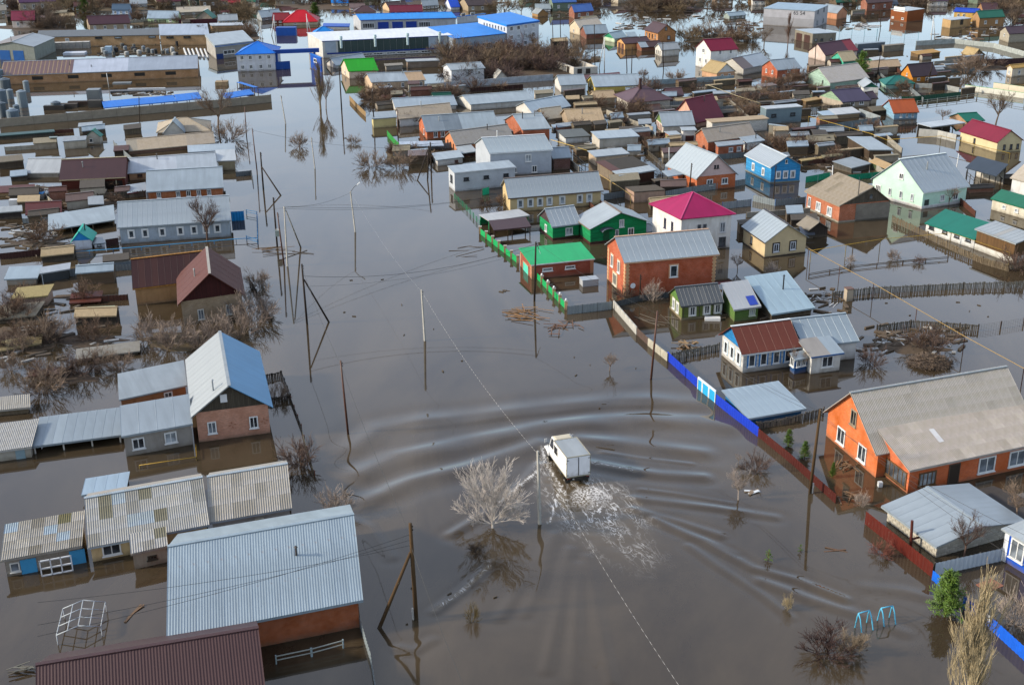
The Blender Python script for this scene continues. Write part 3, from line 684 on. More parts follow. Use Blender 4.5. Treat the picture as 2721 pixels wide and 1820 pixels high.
m3 = t.n('Math', operation='MULTIPLY', use_clamp=True); t.l(m2, 0, m3, 0); t.l(a1, 0, m3, 1)
hi = t.ramp(fa, 2, .82, 1.2); m4 = t.n('Math', operation='MULTIPLY'); t.l(hi, 0, m4, 0); t.l(t.ramp(fn, 0, .45, .6), 0, m4, 1)
fm = t.n('Math', operation='MAXIMUM', use_clamp=True); t.l(m3, 0, fm, 0); t.l(m4, 0, fm, 1)
mud = t.mix((t.ramp(t.noise(.06, 6, None, .65, (1, .45, 1), 1.2), 0, .36, .66), 0), (.024, .0172, .0102, 1), (.047, .0345, .0205, 1))
stir = t.mix((t.ramp(fa, 2, .05, .6), 0), (mud, 0), (.06, .045, .027, 1))
t.l(t.mix((fm, 0), (stir, 0), (.5, .48, .45, 1)), 0, t.p, 0)
rg = t.n('Math', operation='MULTIPLY_ADD'); t.l(fm, 0, rg, 0); rg.inputs[1].default_value = .6; rg.inputs[2].default_value = .035; t.l(rg, 0, t.p, 'Roughness'); P['IOR'].default_value = 1.42
b0 = t.n('Bump'); b0.inputs['Distance'].default_value = .25; t.l(t.noise(.3, 3, None, .55, (.7, 1.9, 1), .5), 0, b0, 2)
b1 = t.n('Bump'); b1.inputs['Distance'].default_value = .085; t.l(t.noise(1.25, 3, None, .55, (.7, 2.0, 1), .7), 0, b1, 2); t.l(b0, 0, b1, 3)
b2 = t.n('Bump'); b2.inputs['Distance'].default_value = .024; t.l(t.noise(5.5, 2, None, .5, (1, 1.6, 1)), 0, b2, 2); t.l(b1, 0, b2, 3)
pw_ = t.ramp(t.noise(.035, 3, None, .5, (1, .5, 1), .8), 0, .35, .65, (.35, .35, .35, 1), (1.35, 1.35, 1.35, 1)); ra2 = t.n('Math', operation='MULTIPLY'); t.l(ra, 2, ra2, 0); t.l(pw_, 0, ra2, 1)   # cat's-paws of wind
for bb, k in ((b0, .26), (b1, 1.0), (b2, 1.4)):
    q = t.n('Math', operation='MULTIPLY'); t.l(ra2, 0, q, 0); q.inputs[1].default_value = k; t.l(q, 0, bb, 0)
t.l(b2, 0, t.p, 'Normal')
me.materials.append(t.m); wo_ = put('water', me); wo_['kind'] = 'structure'
# ------------------------------------------------------------------ truck
def truck():
    zt, zb = 2.95, .78
    rb, fb = unp((1505.6, 1217), zt), unp((1471, 1171), zt); rr_ = unp((1567, 1205), zt)
    fw = unit((fb - rb) * V3(1, 1, 0)); W = float(min(2.5, np.linalg.norm(rr_ - rb))); L = float(np.linalg.norm(fb - rb)); rt_ = V3(fw[1], -fw[0], 0)
    o = rb + rt_ * W / 2; o[2] = GZ; rz = math.atan2(-fw[0], fw[1]); zt -= GZ; zb -= GZ
    R = root('box_truck', 'white box truck driving away through the flood, kicking up a foaming wake', 'truck', o, None, rz)
    h = W / 2; Wm = 'tk:#ffffff'; X_, Y_ = V3(1, 0, 0), V3(0, 1, 0)
    def part(n, m, f, par=None, sm=False):
        mb = MB(); f(mb); return mb.build(n, m, par or R, (0, 0, 0), sm)
    bx = part('cargo_box', Wm, lambda m: m.box(V3(0, L / 2, (zt + zb) / 2), X_ * h, Y_ * L / 2, Z3 * (zt - zb) / 2))
    part('box_roof', 'm:#aeb6b8', lambda m: m.box(V3(0, L / 2, zt + .012), X_ * (h - .09), Y_ * (L / 2 - .09), Z3 * .012), bx)
    def rim(m):
        for x in (-1, 1):
            m.bar(V3(x * (h - .03), .0, zt), V3(x * (h - .03), L, zt), .08, .08); m.bar(V3(x * (h - .02), L / 200, zb), V3(x * (h - .02), .0, zt), .07); m.bar(V3(x * (h - .02), 0, zb), V3(x * (h - .02), L, zb), .07, .1)
        for y in (.0, L): m.bar(V3(-h, y, zt), V3(h, y, zt), .08, .08)
        m.bar(V3(-h, 0, zb), V3(h, 0, zb), .08, .1)
    part('rim', 'x:#a9a38f', rim, bx)
    for s in (-1, 1):
        d = part('rear_door', 'tk:#f6f6f8', lambda m: m.box(V3(s * h / 2, -.02, (zt + zb) / 2), X_ * (h / 2 - .06), Y_ * .02, Z3 * ((zt - zb) / 2 - .1)))
        part('door_seal', 'x:#4a4a4c', lambda m: m.box(V3(s * .012 + s * .01, -.045, (zt + zb) / 2), X_ * .012, Y_ * .01, Z3 * ((zt - zb) / 2 - .1)), d)
        for z in (zb + .25, zt - .3): part('hinge', 'x:#3c3c3c', lambda m: m.box(V3(s * (h - .12), -.05, z), X_ * .12, Y_ * .015, Z3 * .03), d)
        part('tail_light', 'x:#8a2a20', lambda m: m.box(V3(s * (h - .25), -.04, zb - .16), X_ * .16, Y_ * .03, Z3 * .06))
    wn = part('side_window', 'x:#d2d0c8', lambda m: ring(m, V3(-h, L - .72, zt - .75), Y_, Z3, -X_, 1.12, 1.0, .07, 0, .03)); part('pane', 'g:#15181c', lambda m: m.box(V3(-h - .006, L - .72, zt - .75), Y_ * .5, Z3 * .44, X_ * .006), wn)
    for z_ in (zb + .75, zb + 1.45): part('side_rail', 'x:#b9b4a6', lambda m: m.box(V3(-h - .012, L * .38, z_), X_ * .012, Y_ * (L * .36), Z3 * .025), bx)
    part('fuel_tank', 'x:#3a3936', lambda m: m.box(V3(-h + .28, L * .55, zb - .3), X_ * .22, Y_ * .5, Z3 * .22))
    part('number_plate', 'x:#e4e4e0', lambda m: m.box(V3(-.35, -.1, zb - .2), X_ * .26, Y_ * .01, Z3 * .06))
    part('chassis', 'x:#2b2a28', lambda m: (m.box(V3(0, L / 2 + .6, zb - .22), X_ * .45, Y_ * (L / 2 + .9), Z3 * .13), m.box(V3(0, -.02, zb - .25), X_ * (h - .1), Y_ * .06, Z3 * .1)))
    c0, c1 = L + .12, L + 1.75; cw = h * .9; zc = zt - .18
    def cab(m):
        lo = [V3(-cw, c0, zb - .2), V3(cw, c0, zb - .2), V3(cw, c1, zb - .2), V3(-cw, c1, zb - .2)]; md = [p + Z3 * .95 for p in lo]
        up = [V3(-cw * .88, c0 + .04, zc), V3(cw * .88, c0 + .04, zc), V3(cw * .88, c1 - .45, zc), V3(-cw * .88, c1 - .45, zc)]; m.prism(lo, md); m.prism(md, up)
    cb = part('cab', Wm, cab)
    part('cab_roof', 'x:#c9bfa8', lambda m: m.prism([V3(-cw * .86, c0 + .06, zc), V3(cw * .86, c0 + .06, zc), V3(cw * .86, c1 - .5, zc), V3(-cw * .86, c1 - .5, zc)], [V3(-cw * .7, c0 + .2, zc + .12), V3(cw * .7, c0 + .2, zc + .12), V3(cw * .7, c1 - .65, zc + .12), V3(-cw * .7, c1 - .65, zc + .12)]), cb)
    for s in (-1, 1): part('door_window', 'g:#12151a', lambda m: m.face([V3(s * (cw * .985 + .012), c0 + .35, zb + .85), V3(s * (cw * .985 + .012), c1 - .18, zb + .85), V3(s * (cw * .9 + .012), c1 - .5, zc - .12), V3(s * (cw * .9 + .012), c0 + .4, zc - .12)]), cb)
    part('windscreen', 'g:#12151a', lambda m: m.face([V3(-cw * .85, c1 - .05, zb + .85), V3(cw * .85, c1 - .05, zb + .85), V3(cw * .78, c1 - .40, zc - .1), V3(-cw * .78, c1 - .40, zc - .1)]), cb)
    hd = part('bonnet', Wm, lambda m: m.prism([V3(-cw * .72, c1, zb - .3), V3(cw * .72, c1, zb - .3), V3(cw * .6, c1 + 1.15, zb - .3), V3(-cw * .6, c1 + 1.15, zb - .3)], [V3(-cw * .7, c1, zb + .72), V3(cw * .7, c1, zb + .72), V3(cw * .52, c1 + 1.1, zb + .52), V3(-cw * .52, c1 + 1.1, zb + .52)]))
    for s in (-1, 1):
        part('fender', Wm, lambda m: m.tube([V3(s * (cw + .02), c1 - .25, zb - .25), V3(s * (cw + .02), c1 + .0, zb + .18), V3(s * (cw + .02), c1 + .5, zb + .3), V3(s * (cw + .02), c1 + 1.0, zb + .12)], [.2, .22, .22, .16], 8), hd, True)
        part('headlight', 'x:#e8e6d8', lambda m: m.tube([V3(s * cw * .75, c1 + 1.1, zb + .15), V3(s * cw * .75, c1 + 1.18, zb + .15)], .12, 10), hd)
        mr = part('mirror', 'x:#2c2c2c', lambda m: m.tube([V3(s * cw, c1 - .2, zb + 1.0), V3(s * (cw + .3), c1 + .1, zb + 1.2), V3(s * (cw + .3), c1 + .1, zb + 1.55)], .02, 5)); part('mirror_head', 'x:#d8d8d6', lambda m: m.box(V3(s * (cw + .32), c1 + .1, zb + 1.35), X_ * .12, Y_ * .03, Z3 * .2), mr)
    for y, wds in ((.95, .42), (c1 + .35, .26)):
        for s in (-1, 1):
            wl = part('wheel', 'x:#1b1a19', lambda m: m.tube([V3(s * (h - .1 - wds), y, .5), V3(s * (h - .1), y, .5)], .5, 18), None, False)
            part('hub', 'x:#8a8578', lambda m: m.tube([V3(s * (h - .1), y, .5), V3(s * (h - .06), y, .5)], [.24, .2], 12), wl)
            part('mudguard', 'x:#3b3a36', lambda m: m.box(V3(s * (h - .28), y - .62, .6), X_ * .24, Y_ * .02, Z3 * .32))
truck()
# ------------------------------------------------------------------ houses right of the flooded street, near ones first
MG, MB2, SL = 'm:#a9bac4', 'm:#a3bfd0', 's:#a8a39b'
WH = 'x:#eceae4'
# big orange house
h = house('large orange house with a grey corrugated gable roof, nearest on the right', (2187, 1094), (2328, 1210), (2259, 1043), 66, 'f', w='b:#e0712c', rf='s:#b3ada4', back=(2675, 973), oh=.3, og=.45,
          sh=('wave', 1.13, 6, ['s:#b3ada4', 's:#aaa49b'], (1,)), cap='m:#9fb0b8')
for t_ in (.3, .72): h.window('s', t_, 1.35, 1.5, 1.75)
h.window('s', .5, 4.3, 1.1, 1.7, 'x:#9a8c78')
h = house('low front wing of the large orange house with slab sheets and a pale patch', (2416, 1251), (2860, 1157), (2331, 1143), 66, 's', 17, w='b:#d9682c', rf='s:#b0a8a0', oh=.25, og=.3, name='house_wing', cat='house',
          sh=('wave', 1.13, 4, ['s:#b0a8a0', 's:#a69e95', 's:#b9b2a9']), at='a', win=None)
h.window('f', .11, 1.2, 2.0, 1.5, 'x:#6b5138', 3); h.window('s', .4, 1.2, 3.4, 1.7, 'x:#6b5138', 4)
h.panel('f', .27, 1.1, GZ, 2.1, 'x:#3a2f28', 'door', .05, 'x:#57493e'); h.window('f', .47, 1.35, 2.0, 1.7, mull=1); h.window('f', .66, 1.35, 2.0, 1.7, mull=1)
q = MB(); P_ = h.top(.26, .45); P2_ = h.top(.29, .45); q.face([P_ + Z3 * .075, P2_ + Z3 * .075, h.top(.29, .78) + Z3 * .075, h.top(.26, .78) + Z3 * .075]); q.build('patch_sheet', 'x:#d8d6d4', h.roof, h.org)
# block garage bottom right
h = house('pale block garage with a blue-grey metal roof behind the dark red fence', (2342, 1344), (2489, 1454), (2615, 1397), 38, 'g', 9, w='k:#c9c2b2', rf=MG, name='block_garage', at='b', oh=.45, og=.45, sh=('seam', 1.1, 1, [MG]))
for fk in ('f', 'e'):
    o_, d_, l_, n_, z_ = h.fac(fk); bm = MB(); bm.box(V3(0, 0, 0), d_ * .28, n_ * .02, Z3 * .125); bme = [bm.mesh('block', c_) for c_ in ('c:#cfc8b8', 'c:#bdb6a6', 'c:#c6bfae')]
    for j in range(int(z_ / .27)):
        for i in range(int(l_ / .6)):
            put('block', random.choice(bme), h.root, o_ + d_ * (.3 + (.3 if j % 2 else 0) + .6 * i) * 1. + Z3 * (.14 + .27 * j) + n_ * .012 - h.org) if .3 + (.3 if j % 2 else 0) + .6 * i < l_ - .28 else None
P_ = unp((2421, 1455)); q = MB(); q.tube([P_ + Z3 * GZ, vup((2424, 1383), P_)], .13, 10); q.tube([P_ + Z3 * .9, P_ + Z3 * .95 + V3(1.0, .35, 0)], .1, 8); q.build('flue_pipe', 'x:#5c2f26', h.root, h.org)
# bright blue house at the right edge
h = house('bright blue house with white corner boards at the right edge', (2661, 1403), (2810, 1492), (2745, 1372), 84, 's', 14, w='l:#1f57c4', rf='m:#b9c6cc', at='a', oh=.3, og=.3)
h.window('f', .26, 1.75, 1.5, 1.9, mull=1); h.panel('f', .03, .45, GZ, 3.0, 'x:#eef0f2', 'corner_board', .06); h.panel('s', .06, .45, GZ, 3.0, 'x:#eef0f2', 'corner_board', .06)
# blue-walled carport
h = house('open shed with a wide pale metal roof and blue walls behind the blue fence', (1987, 1113), (2143, 1086), (1918, 1036), 24, 's', 4, w='l:#3b78a8', rf=MB2, name='shed', at='a', oh=.5, og=.3, sh=('seam', .9, 1, [MB2]))
# white house with blue gable
h = house('white house with a blue gable, brown roof and blue window casings', (1972, 943), (2130, 922), (1942, 867), 53, 'g', 36, w='wh:#e9e6df', rf='t:#6e3a2c', g='wh:#2f8fd0', oh=.4, og=.4, cap='x:#d8dcdc', sh=('seam', 1.1, 1, ['t:#6e3a2c']))
for t_ in (.16, .38, .62, .84): h.window('f', t_, 1.45, .85, 1.5, trim='x:#2f7fc0', mull=0)
for t_ in (.2, .5, .8): h.window('s', t_, 1.45, .8, 1.5, trim='x:#cfe0ea', mull=0)
h = house('white rear part of the blue-gabled house under a blue-grey roof', (2136, 923), (2284, 906), (2247, 832), 48, 'g', 32, w='p:#e6e4df', rf='m:#a6bcc8', at='b', name='house_wing', cat='house', oh=.2, og=.25, sh=('seam', 1.0, 1, ['m:#a6bcc8']))
h = house('white annex with a rusty streaked lean-to roof beside the blue porch', (2155, 949), (2244, 937), (2117, 902), 49, 's', 12, w='p:#e4e1da', rf='m:#b3b2ab', name='annex', at='a', oh=.3, cap='x:#2a5f9a', sec=[(.6, 'm:#b0a698'), (1., 'm:#a6bcc8')])
h.window('f', .55, 1.35, 1.5, 1.4)
h = house('small blue glazed porch with a metal roof on the white house', (2112, 957), (2150, 949), (2098, 938), 40, 's', 14, w='wh:#2d62a0', rf=MG, name='porch', at='a', oh=.15, og=.15)
for t_ in (.3, .72): h.window('f', t_, 1.4, .6, 1.0, mull=1)
h.window('s', .5, 1.4, .9, 1.1)
# old green timber house
h = house('old green timber house with a dark seamed roof and white windows', (1809, 815), (1924, 803), (1793, 764), 39, 'g', 34, w='wh:#7d8a4a', rf='ms:#5d6264', g='wh:#6f9a4c', oh=.3, og=.3, sh=('seam', .55, 1, ['ms:#5d6264', 'ms:#6a6d6c']), plinth=('wh:#a69a76', .28))
for t_ in (.27, .64, .92): h.window('f', t_, 1.15, .75, 1.2, mull=1, trim='x:#d9d6c8')
for t_ in (.35, .68): h.window('s', t_, 1.15, .75, 1.3, mull=1, trim='x:#d9d6c8')
for t_ in (.04, .45, .8): h.panel('f', t_, .12, GZ, 2.0, 'x:#4b4a3a', 'corner_board', .05)
h = house('green-walled extension with white metal roof and a blue roof patch', (1950, 824), (2023, 814), (1915, 752), 35, 's', 18, w='wh:#6f8f4a', rf='m:#c3c8cb', name='annex', at='a', sec=[(.62, 'm:#c3c8cb'), (.9, 'm:#b9bec0'), (1., 'm:#9a9a94')], sh=('seam', .8, 1, ['m:#c3c8cb', 'm:#b4b2aa']))
h.window('f', .75, 1.0, .9, .9, 'x:#cfd6c0', 2)
q = MB(); q.face([h.top(.62, .06) + Z3 * .09, h.top(.92, .06) + Z3 * .09, h.top(.92, .4) + Z3 * .09, h.top(.62, .4) + Z3 * .09]); q.build('patch_sheet', 't:#2b46a8', h.roof, h.org)
h = house('outbuilding under a big sagging light-blue metal roof with a black stove pipe', (2050, 836), (2166, 818), (1978, 736), 20, 's', 14, w='w:#6a5d4c', rf='m:#a5cbdc', name='outbuilding', at='a', oh=.5, sh=('seam', 1.2, 1, ['m:#a5cbdc']))
h.chimney(.62, .55, 1.9, m='x:#1f1f22', pipe=True)
# red brick two-storey
h = house('tall red brick house with cream brick corners and a pale metal roof', (1659, 699), (1912, 676), (1633, 630), 93, 'g', 30, w='b:#c25a30', rf=MG, oh=.3, og=.35, cap='x:#c9a487', sh=('seam', .9, 1, [MG]))
h.window('f', .53, 3.1, 1.1, 1.7, trim='x:#d8a582', mull=0)
for t_ in (.36, .72): h.window('s', t_, 3.4, .9, 1.7, trim='x:#d8b092', mull=1)
h.window('s', .55, 1.1, 1.6, 1.7, 'x:#d9d2c0', 3, trim='x:#dcc09a')
for fk, tt in (('f', .018), ('f', .982), ('s', .93), ('s', .06)):
    o_, d_, l_, n_, z_ = h.fac(fk); qm = [MB(), MB()]
    for i_, ww in ((0, .3), (1, .17)): qm[i_].box(V3(0, 0, 0), d_ * ww, n_ * .025, Z3 * .115)
    qs = [qm[0].mesh('quoin', 'c:#d9b187'), qm[1].mesh('quoin', 'c:#d9b187')]
    for j in range(int((h.zf - .2) / .26)): put('quoin', qs[j % 2], h.root, o_ + d_ * (tt * l_) + Z3 * (.2 + .26 * j) + n_ * .02 - h.org)
P_ = unp((1672, 760)); o_, d_, l_, n_, z_ = h.fac('f'); dp = MB(); c_ = o_ + d_ * (.07 * l_) + n_ * .35 + Z3 * 1.7
dp.tube([c_, c_ + n_ * .05, c_ + n_ * .12], [.08, .3, .38], 14); dp.bar(c_, c_ - n_ * .4, .05); dp.build('satellite_dish', 'x:#e9e9e9', h.root, h.org)
# flat green-roofed brick garage
h = house('brick garage with a bright green sloping roof beside the green picket fence', (1411, 704), (1581, 687), (1378, 659), 40, 's', 4, w='b:#a5492c', rf='t:#12a866', name='brick_garage', at='a', oh=.2, og=.2, cap='x:#e6e8e6')
h.panel('s', .5, 2.6, GZ, 1.3, 'x:#5fd0b4', 'garage_door', .05, 'x:#cfa07a')
for t_ in (.25, .62): h.window('f', t_, 1.25, 1.5, .5, mull=0)
for fk, tt in (('f', .02), ('f', .98), ('s', .06), ('s', .94)): h.panel(fk, tt, .5, GZ, h.zf - .05, 'b:#cf8f66', 'brick_pier', .06)
# magenta hip-roofed house
h = house('white two-storey house with a magenta hipped roof', (1808, 583), (1956, 569), (1841, 510), 90, 'h', 30, w='p:#e6e4e0', rf='t:#9c1f54', at='b', oh=.45, og=.45, cap='t:#c04a78')
for t_ in (.36, .47): h.window('f', t_, 3.3, .55, 1.5, 'x:#6a6a70', 0)
h.window('f', .83, 3.3, .9, 1.6, 'x:#cfd0d2', 1); h.window('f', .84, 1.0, 1.1, 1.5, 'x:#4a4a4e', 1)
for t_ in (.3, .55): h.window('s', t_, 3.3, .5, 1.5, 'x:#3a3358', 0)
# green pair of houses
h = house('green-walled cottage with a grey gabled roof and dark gable', (1466, 604), (1545, 594), (1447, 555), 37, 'g', 33, w='wh:#12a060', rf=MG, g='t:#4a3a3c', oh=.3, og=.3, plinth=('x:#4a2c28', .3), sh=('seam', .9, 1, [MG]))
h.window('f', .62, 1.15, 1.2, 1.2); h.window('s', .5, 1.15, .9, 1.1)
h = house('emerald green house with a broad grey roof and an arched dark porch canopy', (1567, 610), (1727, 589), (1651, 565), 42, 'f', w='wh:#12a060', rf='m:#aebcc4', back=(1606, 535), oh=.35, og=.5, cap='x:#7d6a5a', plinth=('x:#4a2c28', .3))
h.window('s', .55, 2.7, .8, 1.2); h.window('s', .47, 1.1, .6, 1.4); h.window('s', .72, 1.1, 1.0, 1.4)
h.panel('s', .28, 1.0, GZ, 1.7, 'x:#0d5c38')
o_, d_, l_, n_, z_ = h.fac('s'); cn = MB(); c_ = o_ + d_ * (.28 * l_) + Z3 * 2.0
for i in range(6):
    a0, a1 = math.pi * i / 6, math.pi * (i + 1) / 6; f_ = lambda a, e: c_ + d_ * (1.1 * math.cos(a)) + Z3 * (.45 * math.sin(a)) + n_ * e
    cn.prism([f_(a0, 0) - Z3 * .04, f_(a1, 0) - Z3 * .04, f_(a1, 1.1) - Z3 * .04, f_(a0, 1.1) - Z3 * .04], [f_(a0, 0), f_(a1, 0), f_(a1, 1.1), f_(a0, 1.1)])
cn.build('porch_canopy', 't:#5b5f6c', h.root, h.org)
house('low hipped pale roof in front of the emerald green house', (1668, 622), (1762, 612), (1715, 594), 12, 'h', 18, w='p:#b9b4aa', rf='m:#b4b9ba', name='outbuilding', oh=.2)
# shelter with white lean roof left of the green cottage
house('vine-hung shelter with a white and dark roof left of the green cottage', (1300, 588), (1408, 572), (1272, 571), 24, 's', 3, w='x:#1c7a4c', rf='m:#cfd0cc', name='shelter', posts='x:#1c8a55', at='a', og=.15, open_='wh:#12a060')
house('dark brown lean-to roof over vines by the green pillars', (1312, 612), (1412, 602), (1298, 586), 22, 's', 8, rf='t:#4a3638', name='lean_to', cat='shelter', posts='x:#5a4638', at='a', og=.15)
# cream yellow house on stilts
h = house('pale yellow cottage with dark trim and a steep grey roof standing in its yard', (2033, 646), (2150, 631), (2096, 597), 42, 'f', w='l:#d8c29a', rf=MG, back=(2030, 555), oh=.25, og=.4, cap='t:#3a2f30', plinth=('x:#3a302c', .12), sh=('seam', .95, 1, [MG]))
for t_ in (.27, .68): h.window('s', t_, 1.35, .9, 1.25, 'x:#d8dade', 1, trim='x:#2c2526')
h.window('f', .6, 1.3, .6, 1.2, 'x:#2c2526', 0)
house('grey shed behind the pale yellow cottage', (2128, 624), (2166, 622), (2135, 600), 12, 's', 14, w='w:#6a6258', rf='m:#5f6673', name='shed', oh=.15)
house('dark timber hut with a slate roof beside the pale yellow cottage', (2150, 612), (2206, 608), (2178, 590), 22, 'f', w='w:#4a4038', rf='s:#8f877b', back=(2140, 574), name='hut', oh=.2)
# brick house with slate roof and wooden gable
h = house('orange brick house with a worn slate roof and a grey wooden gable', (2231, 548), (2370, 536), (2322, 497), 46, 'f', w='b:#c4714a', rf='s:#9f9484', g='w:#6a6052', back=(2225, 459), oh=.3, og=.35, sh=('wave', 1.1, 4, ['s:#9f9484', 's:#8f8575'], (0,)), plinth=('c:#a39a8a', .25))
for t_ in (.28, .62): h.window('f', t_, 1.2, 1.3, 1.5)
h.window('f', .9, 1.3, .7, 1.6); h.panel('s', .68, 6.0, GZ, h.zf - .1, 'c:#8a8276', 'rendered_wall', .06)
h.window('s', .62, h.zf + 1., .7, .9, 'x:#5a5044', 0)
h.chimney(.02, .35, 2.2, m='x:#6a655e', pipe=True)
# mint house
h = house('mint green house with white base, steep pale roof and glazed stair porch', (2454, 513), (2578, 495), (2386, 426), 45, 'g', 40, w='l:#cdeeda', rf='m:#b3c3cc', at='a', oh=.3, og=.3, plinth=('p:#e6e6e4', .5), sh=('seam', 1.0, 1, ['m:#b3c3cc']), cap='x:#dfe8e4')
for t_ in (.2, .42, .64): h.window('s', t_, 1.5, .6, 1.2, 'x:#e8ece8', 0)
h.window('s', .45, 4.6, .9, 1.0); h.window('f', .45, 1.4, .9, 1.1); h.window('f', .75, 1.4, 1.1, 1.3)
h.window('s', .88, 1.4, 1.1, 1.5, mull=2); h.panel('f', .1, .9, GZ, 1.5, 'x:#3a4440')
# navy canopy
house('navy blue hipped canopy on dark posts at the right edge', (2566, 445), (2648, 468), (2660, 416), 34, 's', 20, rf='t:#39434f', name='canopy', posts='x:#2a2a2c', at='b', open_='p:#d6d0c4')
h = house('white gabled house with a beige slate roof at the right edge', (2684, 472), (2800, 502), (2740, 418), 42, 'g', 32, w='p:#e4e3df', rf='s:#b4aa9c', at='a', oh=.25)
h = house('long cream shed with a dark green roof at the right edge', (2632, 527), (2735, 556), (2657, 498), 30, 's', 12, w='p:#ddd6c2', rf='t:#1f6b50', name='shed', at='a', oh=.25)
for t_ in (.35, .7): h.window('f', t_, 1.0, .7, .6, mull=0)
# long white shed with teal roof
h = house('long white shed with a teal green roof behind the leaning plank fence', (2457, 592), (2591, 636), (2512, 555), 26, 's', 14, w='p:#e2e2de', rf='t:#147060', name='shed', at='a', oh=.2, og=.2)
for t_ in (.12, .4, .65, .88): h.window('f', t_, 1.05, .95, .5, 'x:#3c3c40', 0)
h = house('weathered timber shed with a metal roof joined to the teal-roofed shed', (2590, 608), (2700, 648), (2645, 587), 54, 's', 6, w='w:#7a5c3c', rf='m:#aeb8bb', name='timber_shed', at='a', oh=.25, plinth=('p:#d5d2c8', .9), sh=('seam', .9, 1, ['m:#aeb8bb', 'm:#b6b2a6']))
# pink gable house
h = house('orange house with a pink gable and a wide pale metal roof', (1851, 476), (1963, 465), (1909, 414), 34, 'f', w='b:#cf6a34', rf='m:#b2c2cb', g='l:#dbc0ba', back=(1823, 380), oh=.35, og=.4, sh=('seam', 1.0, 1, ['m:#b2c2cb']))
for t_ in (.33, .72): h.window('s', t_, 1.35, 1.2, 1.1)
for t_ in (.45, .52): h.window('s', t_, h.zf + 1.5, .35, .6, 'x:#3a3030', 0)
house('black-posted porch roof left of the pink-gabled house', (1775, 469), (1820, 462), (1760, 452), 32, 's', 3, rf='m:#a9bac4', name='porch', posts='x:#232325', at='a', og=.1)
# bright blue carved house
h = house('bright blue cottage with white shuttered windows and ridged metal roof', (2048, 446), (2134, 441), (2093, 416), 42, 'f', w='wh:#4cb0f0', rf='ms:#aebcc6', back=(2021, 383), oh=.3, og=.3, plinth=('x:#8a8f86', .15), cap='x:#d5dde2', sh=('seam', .6, 1, ['ms:#aebcc6'], (0,)))
for t_ in (.25, .5, .75): h.window('s', t_, 1.35, .65, 1.15, trim='x:#e6e8ea', mull=1)
for t_ in (.3, .7): h.window('f', t_, 1.35, .65, 1.15, trim='x:#e6e8ea', mull=1)
h.window('s', .5, h.zf + .8, .4, .7, mull=0)
# cream long house
h = house('long cream house with a seamed grey roof and a row of seven white windows', (1350, 528), (1604, 507), (1590, 455), 38, 'g', 30, w='l:#d6bd8e', rf='ms:#a2b2bb', at='b', oh=.3, og=.4, cap='x:#6a5a50', sh=('seam', .62, 1, ['ms:#a2b2bb']))
for t_ in (.11, .22, .325, .43, .57, .765, .87): h.window('f', t_, 1.35, .75, 1.25, mull=0, trim='x:#e9e7e0')
# grey siding house and annex
h = house('large light grey clad two-storey house with a pale roof', (1300, 408), (1470, 398), (1279, 366), 62, 'g', 26, w='l:#b9bfc6', rf='m:#b0c4ce', at='a', oh=.2, og=.25, cap='x:#e4e8ea', sh=('seam', 1.0, 1, ['m:#b0c4ce']))
h.window('f', .62, 3.0, 1.1, 1.4); h.window('f', .72, .9, 1.0, 1.3); h.window('f', .4, .9, .7, 1.0); h.chimney(.25, .5, 1.0, m='x:#d8d8d6', pipe=True)
h = house('flat-roofed light grey annex with three small dark windows by the water', (1206, 459), (1371, 443), (1189, 441), 52, 's', 3, w='l:#c3c7cb', rf='m:#aec0ca', name='annex', at='a', oh=.15, og=.15, cap='x:#e6e9eb')
for t_ in (.19, .52, .85): h.window('f', t_, 2.1, .95, .6, 'x:#3a3c40', 0)
h.window('s', .5, 1.9, 1.2, 1.3, 'x:#3a3c40', 1)
# shacks by the cream house
house('beige flat-roofed outhouse left of the mossy dark roof', (1581, 417), (1674, 408), (1560, 401), 26, 's', 2, w='p:#cdb79c', rf='m:#b3bec2', name='outhouse', at='a', oh=.15)
h = house('shack with a mossy dark brown sagging roof', (1626, 456), (1725, 440), (1582, 430), 26, 's', 9, w='w:#9a8a76', rf='t:#4d3a30', name='shack', at='a', oh=.2, sec=[(.25, 't:#5e3a2e'), (1., 's:#4a4640')])
h = house('rusty boarded shed with a flat pale metal roof', (1645, 468), (1744, 452), (1626, 455), 32, 's', 2, w='w:#5d3a2c', rf='m:#b2bfc4', name='shed', at='a', oh=.2, sh=('seam', 1., 1, ['m:#b2bfc4']))
h.panel('f', .42, .9, GZ, 1.5, 'w:#8a8272')
house('crumbling pinkish concrete shed with a dark flat roof', (1685, 510), (1768, 504), (1660, 497), 30, 's', 1, w='p:#b89a86', rf='s:#5c5348', name='shed', at='a', oh=.05, og=.05)
house('brick outbuilding with a small blue-grey roof right of the grey clad house', (1468, 421), (1520, 418), (1511, 390), 32, 'g', 22, w='b:#6f4438', rf='m:#9fb2bd', name='outbuilding', at='b', oh=.15)
# ------------------------------------------------------------------ right side, middle distance
h = house('long whitewashed building with a light-blue metal roof and bare walls', (1590, 369), (1700, 362), (1569, 350), 27, 's', 4, w='p:#c9c2b4', rf='m:#b2c5cf', name='outbuilding', at='a', oh=.15)
house('low white shed with a ribbed dark edge beside the light-blue roof', (1500, 366), (1570, 361), (1478, 346), 17, 's', 4, w='p:#cfd0cc', rf='t:#5a5c56', name='shed', at='a', oh=.1)
h = house('orange brick building with a pale roof and black stove pipe', (1387, 345), (1465, 341), (1436, 302), 30, 'g', 24, w='b:#b8623c', rf='m:#b4c6cf', at='b', oh=.2); h.chimney(.25, .35, 1.2, m='x:#26262a', pipe=True)
h = house('crimson steep-roofed house with a pink gable', (1850, 327), (1924, 311), (1826, 262), 14, 'g', 42, w='p:#d7a890', rf='t:#6e1f2c', at='a', oh=.3, og=.35)
